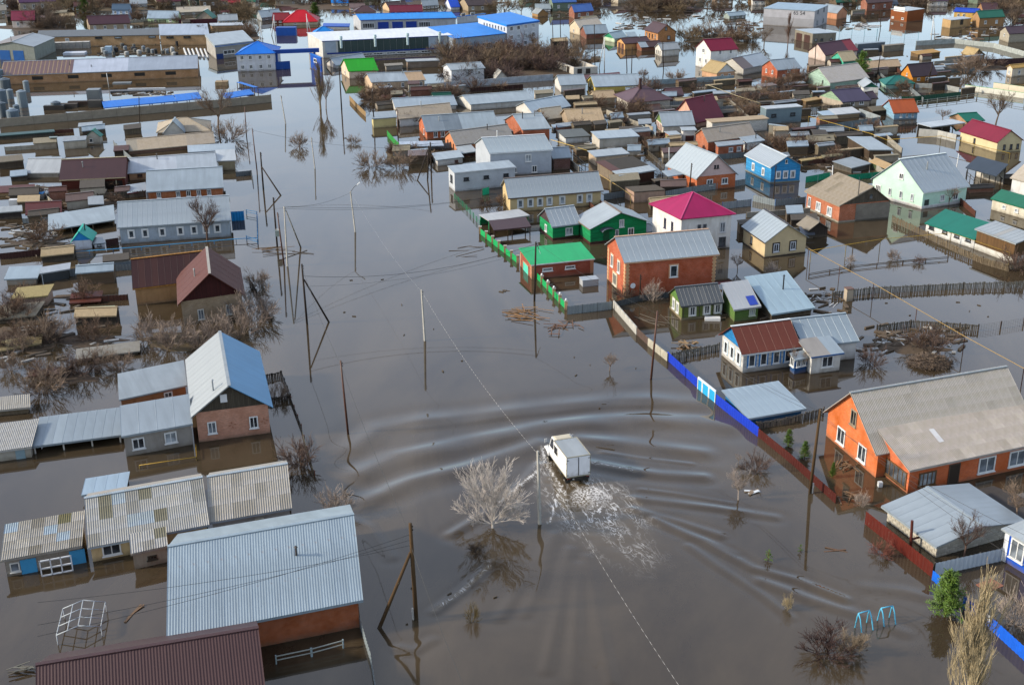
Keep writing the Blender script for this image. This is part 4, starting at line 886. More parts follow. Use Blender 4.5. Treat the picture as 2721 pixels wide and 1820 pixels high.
h = house('white cottage with a green gable, striped windows and pale metal roof', (1760, 336), (1848, 332), (1751, 299), 20, 'g', 34, w='p:#d9cfc0', rf='m:#aebfc9', g='wh:#7f9a5a', at='a', oh=.3)
for t_ in (.2, .42, .64, .86): h.window('s', t_, .95, .5, 1.0, 'x:#c98f80', 0)
h = house('long white block building with a tan flat roof', (1890, 326), (2044, 315), (1874, 317), 33, 's', 2, w='k:#d3cfc6', rf='s:#b39f84', name='outbuilding', at='a', oh=.12)
h = house('orange brick house with a mossy slate roof behind the crooked tree', (1880, 378), (2009, 360), (1865, 342), 30, 'g', 28, w='b:#b9673f', rf='s:#a0968a', at='a', oh=.25)
for t_ in (.2, .6): h.window('f', t_, .9, .9, .9)
h = house('brick front wing with a grey metal roof and two white windows', (1906, 389), (1980, 382), (1902, 376), 26, 's', 6, w='b:#b4603a', rf='m:#a6b4bc', name='house_wing', cat='house', at='a', oh=.15)
for t_ in (.5, .82): h.window('f', t_, .95, .9, .9)
h = house('small white annex with a blue-grey roof and stove pipe', (1984, 380), (2034, 373), (2012, 358), 24, 's', 10, w='p:#dcdad4', rf='m:#a9bcc6', name='annex', at='b', oh=.15); h.window('f', .55, .9, .7, .7); h.chimney(.7, .5, .9, m='x:#4b4f52', pipe=True)
h = house('small brick garage with a green door', (1778, 359), (1811, 357), (1764, 350), 25, 's', 2, w='b:#a5603e', rf='m:#b9c3c7', name='brick_garage', at='a', oh=.1); h.panel('s', .5, 1.6, GZ, 1.4, 'x:#5f8a3a')
h = house('white garage with a dark brown door beside the small brick garage', (1812, 347), (1852, 346), (1846, 337), 33, 's', 3, w='p:#d8d5cf', rf='m:#b9c3c7', name='white_garage', cat='garage', at='b', oh=.1); h.panel('f', .55, 1.7, GZ, 1.4, 'x:#4a2c28')
house('purple-brown hipped roof house with a tall brown flue', (1673, 274), (1787, 264), (1709, 228), 24, 'h', 27, w='k:#c8c0b2', rf='t:#5c464c', oh=.4, og=.4).chimney(.4, .42, 2.2, .5, 'x:#4a332f')
house('small dark brown roof right of the purple-brown hipped house', (1772, 257), (1818, 254), (1811, 232), 8, 'g', 22, w='w:#5a463c', rf='t:#52383a', name='outbuilding', at='b', oh=.15)
house('beige shed with a tan roof left of the purple-brown hipped house', (1579, 262), (1638, 259), (1630, 240), 18, 'g', 24, w='p:#b9a88e', rf='s:#b09a7e', name='shed', at='b', oh=.15)
house('rusty brown lean roof before the purple-brown hipped house', (1672, 300), (1760, 293), (1668, 281), 7, 's', 12, w='w:#5a4a3e', rf='t:#5a4038', name='shed', at='a', oh=.1)
house('house with a wide pale blue roof left of the tan slate roof', (1415, 302), (1518, 282), (1399, 265), 12, 'g', 22, w='p:#d8d4cc', rf='m:#b0c8d6', at='a', oh=.2)
house('barn with a sand-coloured slate roof', (1509, 326), (1608, 322), (1596, 287), 14, 'g', 25, w='p:#a8957e', rf='s:#b8a284', name='barn', at='b', oh=.2)
house('shed with a grey slate roof tucked behind the sand-coloured barn', (1450, 318), (1506, 311), (1434, 289), 8, 'g', 20, w='p:#9a8f80', rf='s:#a09889', name='shed', at='a', oh=.15)
h = house('yellow house with a broad light-blue roof', (1579, 231), (1706, 226), (1569, 201), 16, 'g', 22, w='p:#e2c870', rf='m:#adc3d0', at='a', oh=.25); h.window('s', .35, .8, .6, .8); h.window('s', .7, .8, .6, .8)
house('white house with a light metal roof beside the yellow house', (1488, 227), (1560, 224), (1479, 201), 20, 'g', 24, w='p:#d6d2ca', rf='m:#aabdc8', at='a', oh=.2)
house('long dark maroon roof behind the yellow house', (1556, 210), (1652, 201), (1648, 190), 6, 's', 10, w='w:#5a3a34', rf='t:#5a302e', name='shed', at='b', oh=.1)
h = house('unfinished roofless white house with open walls', (1523, 181), (1593, 178), (1469, 167), 20, 'n', 0, w='k:#dad3c6', name='unfinished_house', at='a')
for t_ in (.25, .6): h.panel('f', t_, 1.2, .2, 1.5, 'x:#3a332e', 'opening_shade', .02)  # dark panels painted for the shade in the wall gaps
h.panel('s', .3, 1.4, GZ, 1.7, 'x:#3a332e', 'opening_shade', .02)
h = house('tall white three-storey house with a crimson roof', (1888, 136), (1963, 131), (1868, 106), 50, 'g', 38, w='p:#e6e4e0', rf='t:#7c1f38', at='a', oh=.2, og=.25)
for t_ in (.3, .7): h.window('s', t_, 1.9, .6, 1.0, 'x:#e6e4e0'); h.window('f', t_ + .05, 4.2, .7, 1.0)
h.window('s', .5, 4.4, 1.0, 1.1)
h = house('peach house with a tan slate roof and white-framed gable', (1905, 196), (1957, 191), (1932, 169), 17, 'f', w='p:#d0a684', rf='s:#a8946e', g='x:#e0ddd6', back=(1884, 160), oh=.25, og=.3)
for t_ in (.3, .7): h.window('s', t_, .8, .7, .8)
house('whitewashed house with a half rusty, half pale metal roof', (1975, 184), (2052, 168), (1948, 150), 18, 'g', 22, w='k:#c9c4ba', rf='m:#a9bac4', at='a', oh=.2, sec=[(.35, 'm:#6a4a3c'), (1., 'm:#a9bac4')])
h = house('orange-red two-storey brick house with white windows', (2065, 187), (2131, 181), (2044, 160), 25, 'g', 33, w='b:#c2613a', rf='m:#a6b8c2', at='a', oh=.25)
for t_ in (.3, .7): h.window('s', t_, 1.5, .55, .9); h.window('f', t_, .7, .8, .7)
h.window('f', .5, 1.7, .8, .6)
h = house('two-storey tan-orange house with a dark brown roof', (1748, 89), (1799, 86), (1773, 66), 25, 'f', w='b:#c98a52', rf='t:#4d3a3c', back=(1723, 58), oh=.25, og=.3)
for t_ in (.2, .42, .64, .86): h.window('f', t_, 1.4, .5, 1.2, 'x:#5a4638', 0)
h.window('s', .62, 1.2, .9, 1.1, 'x:#3a3f42', 0); h.window('s', .45, h.zf + 1., .7, 1.0, 'x:#3a3f42', 0)
h = house('peach double garage with a dark brown roof', (1659, 117), (1730, 112), (1648, 102), 17, 'g', 22, w='p:#dba870', rf='t:#4a3436', at='a', name='double_garage', oh=.2)
for t_ in (.3, .7): h.panel('s', t_, 1.5, GZ, 1.5, 'x:#5a3a30', 'garage_door')
house('brown-roofed cottage with a grey roof patch by the crossing', (1703, 127), (1762, 123), (1694, 112), 11, 'g', 25, w='p:#8a5a46', rf='t:#4a3634', at='a', oh=.15, sec=[(.35, 'm:#a3b6c0'), (1., 't:#4a3634')])
h = house('small white cottage with three narrow gable windows', (1757, 134), (1808, 130), (1748, 116), 18, 'g', 30, w='p:#e2ddd2', rf='m:#a9b2b4', at='a', oh=.2)
for t_ in (.25, .5, .75): h.window('s', t_, .9, .35, .9, 'x:#8a8a86', 0)
house('cream cottage with a green gable and sea-blue roof', (1632, 104), (1667, 98), (1617, 87), 11, 'g', 28, w='p:#cfe0c0', rf='m:#9fc0c8', g='wh:#3fae7c', at='a', oh=.15)
house('low sea-blue roof behind the cream cottage', (1668, 99), (1694, 97), (1690, 83), 6, 's', 14, w='p:#b9b9ae', rf='m:#9fbac4', name='shed', at='b', oh=.1)
house('brown brick house with a blue-grey roof by the flooded lane', (1556, 91), (1618, 88), (1548, 68), 15, 'g', 28, w='b:#8a4a34', rf='m:#93abb8', at='a', oh=.2)
h = house('cream house with a pale beige roof at the flooded crossing', (1540, 76), (1602, 68), (1526, 54), 20, 'g', 28, w='p:#dccbb0', rf='s:#c4b8a8', at='a', oh=.2); h.window('s', .6, .9, .6, .8)
house('tan cottage with a grey roof near the flooded crossing', (1429, 38), (1459, 36), (1442, 25), 9, 'f', w='p:#b08a5e', rf='m:#a0a9a8', back=(1418, 22), oh=.15)
# industrial block
h = house('white three-storey factory office with a flat blue roof', (1346, 67), (1434, 55), (1268, 43), 64, 's', 2, w='l:#cdd2da', rf='t:#1a82da', name='office_block', cat='office', at='a', oh=.2, og=.2, cap='t:#1d5ab8', th=.5)
for z_ in (.9, 3.0, 5.4):
    for t_ in (.14, .36, .58, .82): h.window('f', t_, z_, 1.3, 1.3, 'x:#e9ebee', 2)
for i in range(8): h.window('s', .08 + i * .1, h.zf - .8, .5, .9, 'x:#8f979e', 0)
h = house('grey factory hall with a broad blue roof against the office', (1205, 103), (1346, 89), (1274, 59), 42, 's', 3, w='l:#9aa6b2', rf='t:#1a84dc', name='factory_hall', cat='hall', at='b', oh=.2, og=.2, cap='t:#1b4a9a')
for t_ in (.62, .87): h.window('f', t_, 1.6, 2.6, 1.6, 'x:#d9dde0', 3)
h = house('long factory hall with a white roof and a dark glazed front', (855, 110), (1204, 94), (810, 95), 46, 's', 2, w='p:#d3d2cc', rf='t:#dfe3e6', name='factory_hall', cat='hall', at='a', oh=.25, og=.2, cap='t:#2348a0')
o_, d_, l_, n_, z_ = h.fac('f')
for i in range(14):
    pm = MB(); pm.box(V3(0, 0, 0), d_ * (l_ * .024), n_ * .04, Z3 * ((h.zf - 1.45) / 2)); put('glazed_panel', pm.mesh('glazed_panel', 'x:#3a4a48' if i % 5 else 'x:#43534f'), h.root, o_ + d_ * (l_ * (.14 + i * .05)) + n_ * .05 + Z3 * ((h.zf + 1.25) / 2) - h.org)
for t_, w_ in ((.06, 3.), (.865, 5.)): h.panel('f', t_, w_, 1.35, h.zf - .1, 'l:#aebac6', 'clad_panel', .06)
h.panel('f', .45, l_ * .84, .95, 1.33, 'x:#23408f', 'blue_band', .08)
for t_ in (.34, .42, .52, .6, .7, .79): h.window('f', t_, .5, 2.6, .6, 'x:#d9d6d0', 2)
for t_ in (.14, .4, .65, .9): 
    q = MB(); c_ = o_ + d_ * (l_ * t_) + n_ * .5; q.tube([c_ + Z3 * (h.zf - 2.), c_ + Z3 * (h.zf + .5)], .35, 10); q.tube([c_ + Z3 * (h.zf + .5), c_ + Z3 * (h.zf + 1.2)], [.5, .42], 10); q.build('vent_duct', 'x:#b9cdd0', h.root, h.org)
h = house('long factory garage with a blue roof and three blue gates', (956, 54), (1214, 48), (1200, 32), 31, 'g', 10, w='p:#b9bcc0', rf='t:#2488d8', name='factory_garage', cat='garage', at='b', oh=.3, og=.3, cap='t:#2350b0')
for t_ in (.235, .385, .53): h.panel('f', t_, 3.3, GZ, 2.7, 'x:#1f3f98', 'gate', .06)
for t_ in (.08, .67): h.window('f', t_, 1.7, 3.6, 1.6, 'x:#dcdfe2', 4)
h = house('white factory block with a blue ridged roof behind the office', (1214, 45), (1291, 37), (1244, 15), 20, 's', 8, w='p:#d2d5d8', rf='t:#2488d8', name='factory_block', cat='hall', at='a', oh=.3, og=.3, cap='t:#2350b0')
for t_ in (.2, .55): h.window('f', t_, 2.6, 1.6, 1.2, mull=2)
house('small blue hipped kiosk roof behind the white-roofed hall', (832, 92), (888, 88), (861, 71), 8, 'h', 30, w='p:#c9ccd0', rf='t:#2488d8', name='kiosk', oh=.2)
house('low grey storage box with a blue flat roof near the red house', (857, 70), (929, 71), (925, 62), 10, 's', 2, w='p:#a9adb0', rf='t:#2356b4', name='storage_shed', cat='shed', oh=.1)
h = house('white two-storey gatehouse with a bright blue hipped roof', (624, 146), (731, 142), (684, 110), 46, 'h', 27, w='p:#dcdde2', rf='t:#1272d4', name='gatehouse', cat='house', oh=.3, og=.3)
for z_ in (1.1, 3.5):
    for t_ in (.14, .36, .62, .85): h.window('f', t_, z_, .9, 1.1)
# far right bank of the street
h = house('cream house with a bright green roof by the factory hall', (925, 190), (1006, 187), (911, 158), 21, 'g', 30, w='p:#e0cbb4', rf='t:#2f9a2c', at='a', oh=.25); h.window('s', .5, 1., .6, .9)
house('white gabled house with a pale metal roof behind the green roof', (892, 175), (976, 160), (886, 149), 9, 'g', 26, w='p:#d9d6d2', rf='m:#a6bac6', at='a', oh=.2)
h = house('long beige house with a half pale, half tan roof on the street bank', (986, 219), (1132, 213), (974, 196), 21, 'g', 24, w='p:#cbb296', rf='m:#aebfca', at='a', oh=.2, sec=[(.32, 'm:#aebfca'), (.68, 'm:#b6c8d4'), (1., 's:#b39b80')])
for t_ in (.08, .2, .32, .58, .8, .93): h.window('f', t_, .95, .7, 1.0)
house('small grey block garage behind the long beige house', (1023, 176), (1072, 173), (1020, 170), 13, 's', 2, w='k:#a39c90', rf='s:#8f8a80', name='block_garage', at='a', oh=.1)
house('long low brown brick garage with a flat pale roof', (1080, 164), (1168, 161), (1076, 158), 18, 's', 1, w='b:#8f7a66', rf='m:#b6bbb9', name='brick_garage', at='a', oh=.1)
h = house('white two-storey house with a pale roof among the bare shrubs', (1197, 187), (1290, 181), (1185, 171), 32, 'g', 20, w='p:#dfe0e2', rf='m:#b3c3ca', at='a', oh=.2); h.window('f', .5, 1.9, .9, .9); h.window('f', .85, 1.9, .6, .8); h.window('f', .8, .6, .6, .7)
house('tiny gabled hut with a pale slate roof beside the white two-storey house', (1319, 207), (1348, 206), (1332, 190), 12, 'f', w='p:#cfcac2', rf='s:#aaa7a0', back=(1313, 184), name='hut', oh=.15)
house('house with a light metal roof before the dark green roof', (1050, 287), (1216, 279), (1041, 262), 12, 'g', 20, w='p:#dad7d0', rf='m:#acc2d0', at='a', oh=.2)
house('dark green gabled roof rising behind the light metal roof', (1155, 275), (1206, 273), (1147, 247), 14, 'g', 30, w='p:#c9c5bb', rf='t:#124a3c', at='a', oh=.15)
h = house('long white barn with a light roof behind the orange house', (1249, 278), (1421, 265), (1228, 254), 17, 'g', 16, w='p:#d3d0c8', rf='m:#b3c7d0', name='barn', at='a', oh=.2)
h = house('white house with a grey-tan slate roof and a dark yard doorway', (1059, 317), (1203, 303), (1053, 287), 22, 'g', 20, w='p:#d6d4d0', rf='s:#a39786', at='a', oh=.2); h.window('f', .4, 1., .7, 1.)
h = house('pale yellow garage with a grey metal roof on the street bank', (988, 316), (1056, 311), (983, 299), 26, 's', 5, w='l:#d3c48a', rf='m:#9fb0b8', name='garage', at='a', oh=.15)
h = house('orange brick house with a patched dark and light metal roof', (1131, 350), (1326, 337), (1119, 308), 23, 'g', 26, w='b:#c4612e', rf='m:#a9bac4', at='a', oh=.2, sec=[(.27, 'm:#8d9fab'), (.5, 'm:#7c8e9a'), (1., 'm:#a9bec8')])
for t_ in (.12, .22): h.window('f', t_, 1., .8, 1.2)
h.window('s', .35, 1., .6, 1.2)
h = house('orange gabled house under a long grey slate roof', (1210, 387), (1366, 366), (1193, 350), 18, 'g', 26, w='p:#cf8a62', rf='s:#98948e', at='a', oh=.2)
for t_ in (.25, .5, .75): h.window('s', t_, .7, .4, .9, 'x:#4a3830', 0)
house('low open shed with a white-blue roof before the orange brick house', (1064, 390), (1180, 387), (1059, 377), 13, 's', 4, rf='m:#b8cbe0', name='open_shed', posts='x:#6a5a4c', at='a', open_='w:#4a4038', oh=.1)
h = house('white garage with a flat light roof left of the grey clad house', (1159, 426), (1233, 417), (1146, 407), 17, 's', 3, w='p:#d9d7d3', rf='m:#b6c8d0', name='white_garage', cat='garage', at='a', oh=.12); h.window('f', .75, .5, .7, .5, 'x:#6b4a40')
house('open lean-to with a pale roof between the slate roof and grey clad house', (1225, 408), (1268, 402), (1210, 390), 14, 's', 3, rf='m:#bac4c4', name='lean_to', cat='shelter', posts='x:#5a4f46', at='a', oh=.1)
# far right blocks
h = house('big grey warehouse with a blue-grey roof in the upper right', (2029, 22), (2166, 30), (2202, 14), 46, 's', 2, w='l:#b3b3b8', rf='m:#8fb4cc', name='warehouse', at='b', oh=.1, og=.1)
h.panel('f', .5, h.Lu * .99, GZ, 2.6, 'l:#9f9fa2', 'lower_cladding', .05)
for z_ in (1.3, 4.6):
    for t_ in (.25, .7): h.window('e', t_, z_, .9, 1.2, 'x:#6a7078', 0)
o_, d_, l_, n_, z_ = h.fac('f')
fc = bpy.data.curves.new('lettering', 'FONT'); fc.body = '65 54'; fc.size = 1.6; fc.align_x = 'CENTER'; fc.materials.append(mat('x:#2a2a2c')); ft_ = bpy.data.objects.new('t', fc); COL.objects.link(ft_); tm_ = bpy.data.meshes.new_from_object(ft_); bpy.data.objects.remove(ft_); fo_ = put('lettering', tm_, h.root)
fo_.matrix_local = Matrix.Translation(Vector(o_ + d_ * l_ * .7 + n_ * .06 + Z3 * 3.7 - h.org)) @ Matrix(((d_[0], 0, n_[0]), (d_[1], 0, n_[1]), (0, 1, 0))).to_4x4()
h = house('peach cottage with a grey roof beside the big grey warehouse', (2225, 36), (2254, 31), (2241, 18), 18, 'f', w='p:#d39a78', rf='m:#a3b3bc', back=(2208, 10), oh=.2)
h = house('grey garage with two brown doors and a flat roof', (2160, 90), (2223, 87), (2111, 85), 27, 's', 1, w='p:#8f887a', rf='m:#b3c2ca', name='garage', at='a', oh=.05, og=.05)
for t_ in (.3, .75): h.panel('s', t_, 2.6, GZ, 2.1, 'x:#4a322c', 'garage_door')
for t_ in (.15, .4, .8): h.window('f', t_, 1., .8, .7, 'x:#4a4640', 0)
h = house('brown clad roadside building with a white sign board and flat roof', (2367, 24), (2412, 30), (2458, 25), 31, 's', 1, w='l:#8a4a20', rf='m:#b9c6cc', name='shop_building', cat='building', at='b', oh=.1, og=.1)
h.panel('f', .5, 4.2, 3.0, 4.4, 'x:#e6e2de', 'sign_board', .08)
for t_ in (.15, .75): h.window('f', t_, 1.0, .9, .6, 'x:#e2e0dc', 0)
h = house('tan flat-roofed block standing in the bright flood water', (2527, 54), (2582, 49), (2504, 49), 23, 's', 1, w='p:#c2a276', rf='m:#c3ced4', name='storage_block', cat='building', at='a', oh=.1, og=.1); h.panel('f', .55, 1.2, .8, 2.6, 'x:#2a2622', 'opening_shade', .03)  # dark panel coloured like the unlit inside of the block
h = house('yellow house with a royal blue roof near the top right', (2533, 31), (2597, 34), (2540, 21), 27, 'g', 20, w='p:#e0b66a', rf='t:#1f46b0', at='a', oh=.2)
for t_ in (.2, .45): h.window('f', t_, 2.0, .7, 1.0)
h.window('e', .5, 2.0, .7, 1.1)
h = house('grey-beige block house with a dark purple roof at the right edge', (2681, 91), (2765, 86), (2670, 71), 24, 'g', 28, w='k:#b3aa98', rf='t:#46353c', at='a', oh=.2); h.window('s', .5, 1.8, .7, .8)
house('tan slate gable behind the dark maroon fence', (2587, 149), (2620, 147), (2602, 131), 10, 'f', w='w:#8a7a62', rf='s:#b09a72', back=(2560, 125), name='shed', oh=.15)
h = house('cream house with a tan roof and white windows at the right edge', (2690, 182), (2790, 172), (2712, 148), 24, 'g', 30, w='p:#dccdb8', rf='s:#b8965a', at='a', oh=.2); h.window('f', .2, 1., .7, 1.); h.window('s', .5, 1., .7, 1.)
h = house('orange house with a dark gambrel-like brown roof', (2424, 205), (2492, 199), (2411, 171), 18, 'g', 42, w='p:#d08a3c', rf='t:#3f3034', at='a', oh=.15)
for t_ in (.25, .6): h.window('f', t_, .9, .8, .7)
h.window('s', .5, 1.7, .5, .7)
h = house('mint house with a wide grey slate roof and white doorway', (2205, 221), (2311, 207), (2174, 181), 23, 'g', 24, w='wh:#b9d6c2', rf='s:#b3ada6', at='a', oh=.25); h.window('s', .3, 1.6, .5, .8, 'x:#5f6a62')
house('mint house with a hipped teal roof', (2352, 226), (2432, 222), (2392, 199), 13, 'h', 24, w='p:#a9cfc0', rf='t:#146a60', oh=.3)
house('pale-roofed house with a dark green gable', (2294, 233), (2338, 234), (2316, 219), 15, 'f', w='p:#d9dad4', rf='m:#b6c3ca', g='t:#0f5a48', back=(2273, 208), oh=.2)
house('tan slate-roofed house with an open porch', (2312, 182), (2396, 176), (2304, 163), 14, 'g', 22, w='p:#8a7a68', rf='s:#b39c80', at='a', oh=.2)
house('small shed with a white roof edged in green', (2320, 161), (2353, 156), (2345, 143), 9, 's', 16, w='p:#2f8a72', rf='m:#dde4e4', name='shed', at='b', oh=.1)
h = house('turquoise cottage with a tan roof', (2240, 164), (2281, 160), (2225, 139), 14, 'g', 30, w='wh:#5fc7a8', rf='s:#b0a286', at='a', oh=.2)
for t_ in (.3, .7): h.window('s', t_, .8, .5, .8)
h = house('white and pink house with a purple and red roof', (2193, 148), (2281, 134), (2172, 116), 18, 'g', 32, w='p:#d8c4b8', rf='t:#4d2a34', at='a', oh=.2, sec=[(.72, 't:#4d2a34'), (1., 't:#8a2c34')])
house('grey metal-clad box building behind the turquoise cottage', (2280, 118), (2353, 112), (2273, 108), 24, 's', 1, w='l:#5d6670', rf='m:#8fa3b0', name='storage_building', cat='building', at='a', oh=.05, og=.05)
h = house('beige house with a purple two-tone roof and white windows', (2238, 272), (2316, 266), (2207, 240), 17, 'g', 26, w='p:#b5a896', rf='t:#4a4358', g='wh:#a9c6a4', at='a', oh=.2)
for t_ in (.35, .7): h.window('f', t_, .9, 1.1, .8)
house('brown-roofed right end of the purple-roofed house', (2313, 263), (2333, 260), (2317, 233), 15, 'g', 26, w='p:#b5a896', rf='t:#46303a', name='house_wing', cat='house', at='a', oh=.1)
h = house('pale blue cottage with a rusty orange roof beside open water', (2374, 301), (2443, 298), (2361, 266), 19, 'g', 30, w='wh:#9fc6dd', rf='t:#a4512a', at='a', oh=.2)
for t_ in (.3, .55, .8): h.window('f', t_, .9, .45, .9)
h = house('blue-grey flat-roofed house with two dark windows', (2036, 290), (2133, 283), (2019, 285), 42, 's', 1, w='l:#74858c', rf='m:#c6ced0', at='a', oh=.08, og=.08)
for t_ in (.22, .75): h.window('f', t_, 1.8, 1.1, .7, 'x:#2c2c2e', 0)
house('white-roofed plank shed with a blue lean-to behind the grey metal fence', (2222, 305), (2288, 299), (2199, 290), 13, 's', 3, w='wh:#b59a78', rf='m:#d5d6d2', name='shed', at='a', oh=.1)
house('small light-blue lean-to roof beside the white-roofed shed', (2190, 309), (2222, 305), (2174, 294), 12, 's', 4, w='m:#5f7a86', rf='m:#a9c9de', name='lean_to', cat='shed', at='a', oh=.05)
h = house('cream house with a burgundy roof and black-framed windows', (2651, 379), (2722, 374), (2688, 347), 29, 'f', w='l:#dccaa0', rf='t:#761f34', back=(2581, 317), oh=.25, og=.3)
for t_ in (.3, .58, .85): h.window('s', t_, 1., .5, 1.0, 'x:#3a2c28', 0)
h.window('f', .6, 1., .5, 1.0, 'x:#3a2c28', 0)
house('small teal gabled roof by the burgundy house', (2567, 323), (2618, 320), (2542, 304), 9, 'g', 24, w='p:#b08f70', rf='t:#0f6a58', name='shed', at='a', oh=.15)
house('open carport with a flat white roof by the burgundy house', (2473, 338), (2566, 326), (2436, 329), 19, 's', 1, rf='m:#c9d3d8', name='carport', posts='x:#5a5550', at='a', open_='p:#8a8276', oh=.1)
house('dark timber hut with a black roof by the bent wire fence', (2165, 364), (2206, 366), (2140, 351), 28, 's', 6, w='w:#5c5348', rf='s:#4a4642', name='hut', at='a', oh=.1)
h = house('timber shed with a smooth grey metal roof beside the flooded plots', (2307, 398), (2374, 398), (2241, 378), 27, 's', 2, w='w:#5a4a3a', rf='m:#a6b6bf', name='timber_shed', at='a', oh=.1)
house('shack with a bent grey metal roof under the mint house', (2262, 447), (2316, 434), (2211, 429), 15, 's', 4, w='w:#6a655c', rf='m:#9aa4a6', name='shack', at='a', oh=.15)
house('small shack with a tan felt roof left of the mint house', (2309, 428), (2360, 450), (2327, 413), 17, 's', 16, w='wh:#5a6a4a', rf='s:#b59a74', name='shack', at='a', oh=.15)
# far rows along the top edge
FAR = [
 ('cream gabled house with a brown roof at the top behind the blue factory', (1033, 22), (1086, 18), (1023, 6), 10, 'p:#dcc09c', 't:#4a3a38'),
 ('maroon-roofed house directly behind the blue factory garage', (1036, 33), (1124, 31), (1034, 15), 7, 'p:#8a6a5a', 't:#6a1f30'),
 ('grey-roofed house behind the blue factory block', (1122, 17), (1166, 14), (1125, 0), 10, 'p:#a39a90', 'm:#93a5b0'),
 ('white gabled house with a vivid blue roof behind the factory', (1197, 20), (1223, 19), (1188, -4), 8, 'p:#d9dde6', 't:#1c49b8'),
 ('tan house with a dark brown roof behind the factory office', (1243, 16), (1322, 13), (1230, -6), 16, 'p:#a8967c', 't:#453a3a'),
 ('house with a grey-blue roof above the flooded crossing', (1424, 24), (1465, 24), (1462, 11), 8, 'p:#7f8f96', 'm:#a3b6bc'),
 ('white two-storey house at the top edge left of the grey warehouse', (1999, 2), (2036, 2), (2034, -8), 14, 'p:#e0dcd4', 't:#4a3a3a'),
 ('white house with a dark purple roof at the top right', (2470, 3), (2521, 3), (2515, -6), 16, 'p:#dcd6cc', 't:#4a3644'),
 ('brown-roofed house among trees at the top right', (2612, 30), (2656, 30), (2650, 8), 10, 'p:#a07a58', 't:#4a3234'),
 ('dark maroon canopy roof at the top right edge', (2700, 47), (2740, 46), (2735, 40), 8, 'p:#b9a890', 't:#5a2030'),
 ('grey shed standing in bright water near the top', (1938, 44), (1984, 40), (1975, 31), 9, 'p:#9aa59e', 'm:#a3c0cc'),
 ('beige barn with a purple roof at the top left', (50, 8), (149, 4), (143, -10), 24, 'p:#b3a592', 't:#4a2c4c'),
 ('white house with a maroon roof at the top left', (29, 55), (93, 54), (90, 29), 22, 'p:#d3c6bc', 't:#6e1c34'),
 ('light blue house with a slate-blue roof at the top left', (296, 27), (345, 27), (342, 11), 15, 'p:#a9c2e0', 't:#3f5468'),
 ('long beige house with a dark purple roof behind the tan brick warehouse', (236, 66), (347, 62), (338, 40), 19, 'p:#b09f86', 't:#42262e'),
 ('mint house with four windows and a blue-grey roof behind the warehouse', (390, 49), (473, 50), (461, 28), 13, 'p:#c6e0b4', 'm:#9fbcd0'),
 ('house with a pale slate roof left of the green gable', (469, 34), (560, 30), (559, 16), 9, 'p:#a09484', 's:#c0b5a4'),
 ('house with a metal roof right of the green gable', (580, 56), (633, 54), (630, 38), 9, 'p:#c9b8a4', 'm:#a9b5bc'),
 ('grey-blue roofed house left of the bright red hipped roof', (694, 48), (749, 42), (745, 22), 10, 'p:#a3a8a8', 'm:#a3b8c2'),
 ('red-roofed left wing beside the bright red hipped roof', (722, 55), (766, 54), (725, 35), 9, 'p:#8a4a40', 't:#7c1f24'),
 ('peach cottage with a taupe roof near the dark pine', (928, 22), (971, 22), (966, 10), 7, 'p:#d3a888', 't:#6a5a58'),
 ('pale cottage at the very top left of centre', (585, 4), (632, 3), (630, -8), 12, 'p:#d9cfc4', 't:#6a2030'),
 ('red shop building at the top beside the street end', (606, 8), (640, 7), (638, 0), 22, 'p:#8f3038', 't:#9a2a34'),
 ('pale cottage with a blue roof at the top right of the street end', (880, 8), (926, 8), (922, -4), 10, 'p:#d8c8b8', 't:#1a82da'),
 ('blue-roofed cottage at the top centre right', (2085, -2), (2135, -2), (2130, -12), 14, 'p:#b9b2a8', 't:#3a4a7a'),
 ('cottage with a grey roof at the top edge above the water', (1900, 0), (1950, 0), (1945, -11), 12, 'p:#8f7a66', 't:#5a4a48'),
 ('dark A-shaped cottage at the top beside the brown roadside building', (2345, 14), (2388, 12), (2384, -10), 10, 'w:#6a4a38', 't:#4f5660'),
 ('pale cottage at the upper left corner', (-20, 30), (18, 28), (16, 12), 12, 'p:#b5a894', 's:#8f8a80'),
 ('tan cottage with a tiled roof between pines at the top left', (196, 20), (240, 18), (238, 4), 10, 'p:#b5854a', 't:#5a3a34'),
 ('white cottage beside the far bare trees at the top left', (345, 12), (392, 10), (390, -2), 10, 'p:#d0ccc2', 'm:#a9b5bc')]
for i, (lb, a_, b_, r_, hp_, w_, rf_) in enumerate(FAR):
    h = house(lb, a_, b_, r_, hp_, 'g', 28, w=w_, rf=rf_, oh=.2, og=.2, cat='house')
    n_ = 2 + i % 3
    for k in range(n_): h.window('f', (k + .5) / n_, None, .8, min(1.2, h.zf * .5))
h = house('cream house with a bright red hipped roof at the end of the street', (750, 61), (845, 58), (799, 27), 9, 'h', 35, w='p:#e0d0b0', rf='t:#c01f2c', oh=.3); h.window('f', .35, .5, .9, .5)
house('house with a brown hipped roof left behind the blue factory', (940, 33), (1001, 33), (968, 16), 7, 'h', 28, w='p:#b9a48c', rf='t:#4a3436', oh=.2)
house('tan gabled house with a green roof and white bargeboards at the upper left', (519, 50), (566, 50), (541, 29), 12, 'f', w='p:#a89a8a', rf='t:#12705a', back=(552, 24), oh=.3, cap='x:#e0e6e2')
h = house('brown hipped garden pavilion standing in the bright water', (1814, 24), (1843, 24), (1828, 16), 7, 'h', 26, rf='t:#4a3a3c', name='pavilion', posts='x:#6a5548', oh=.1)

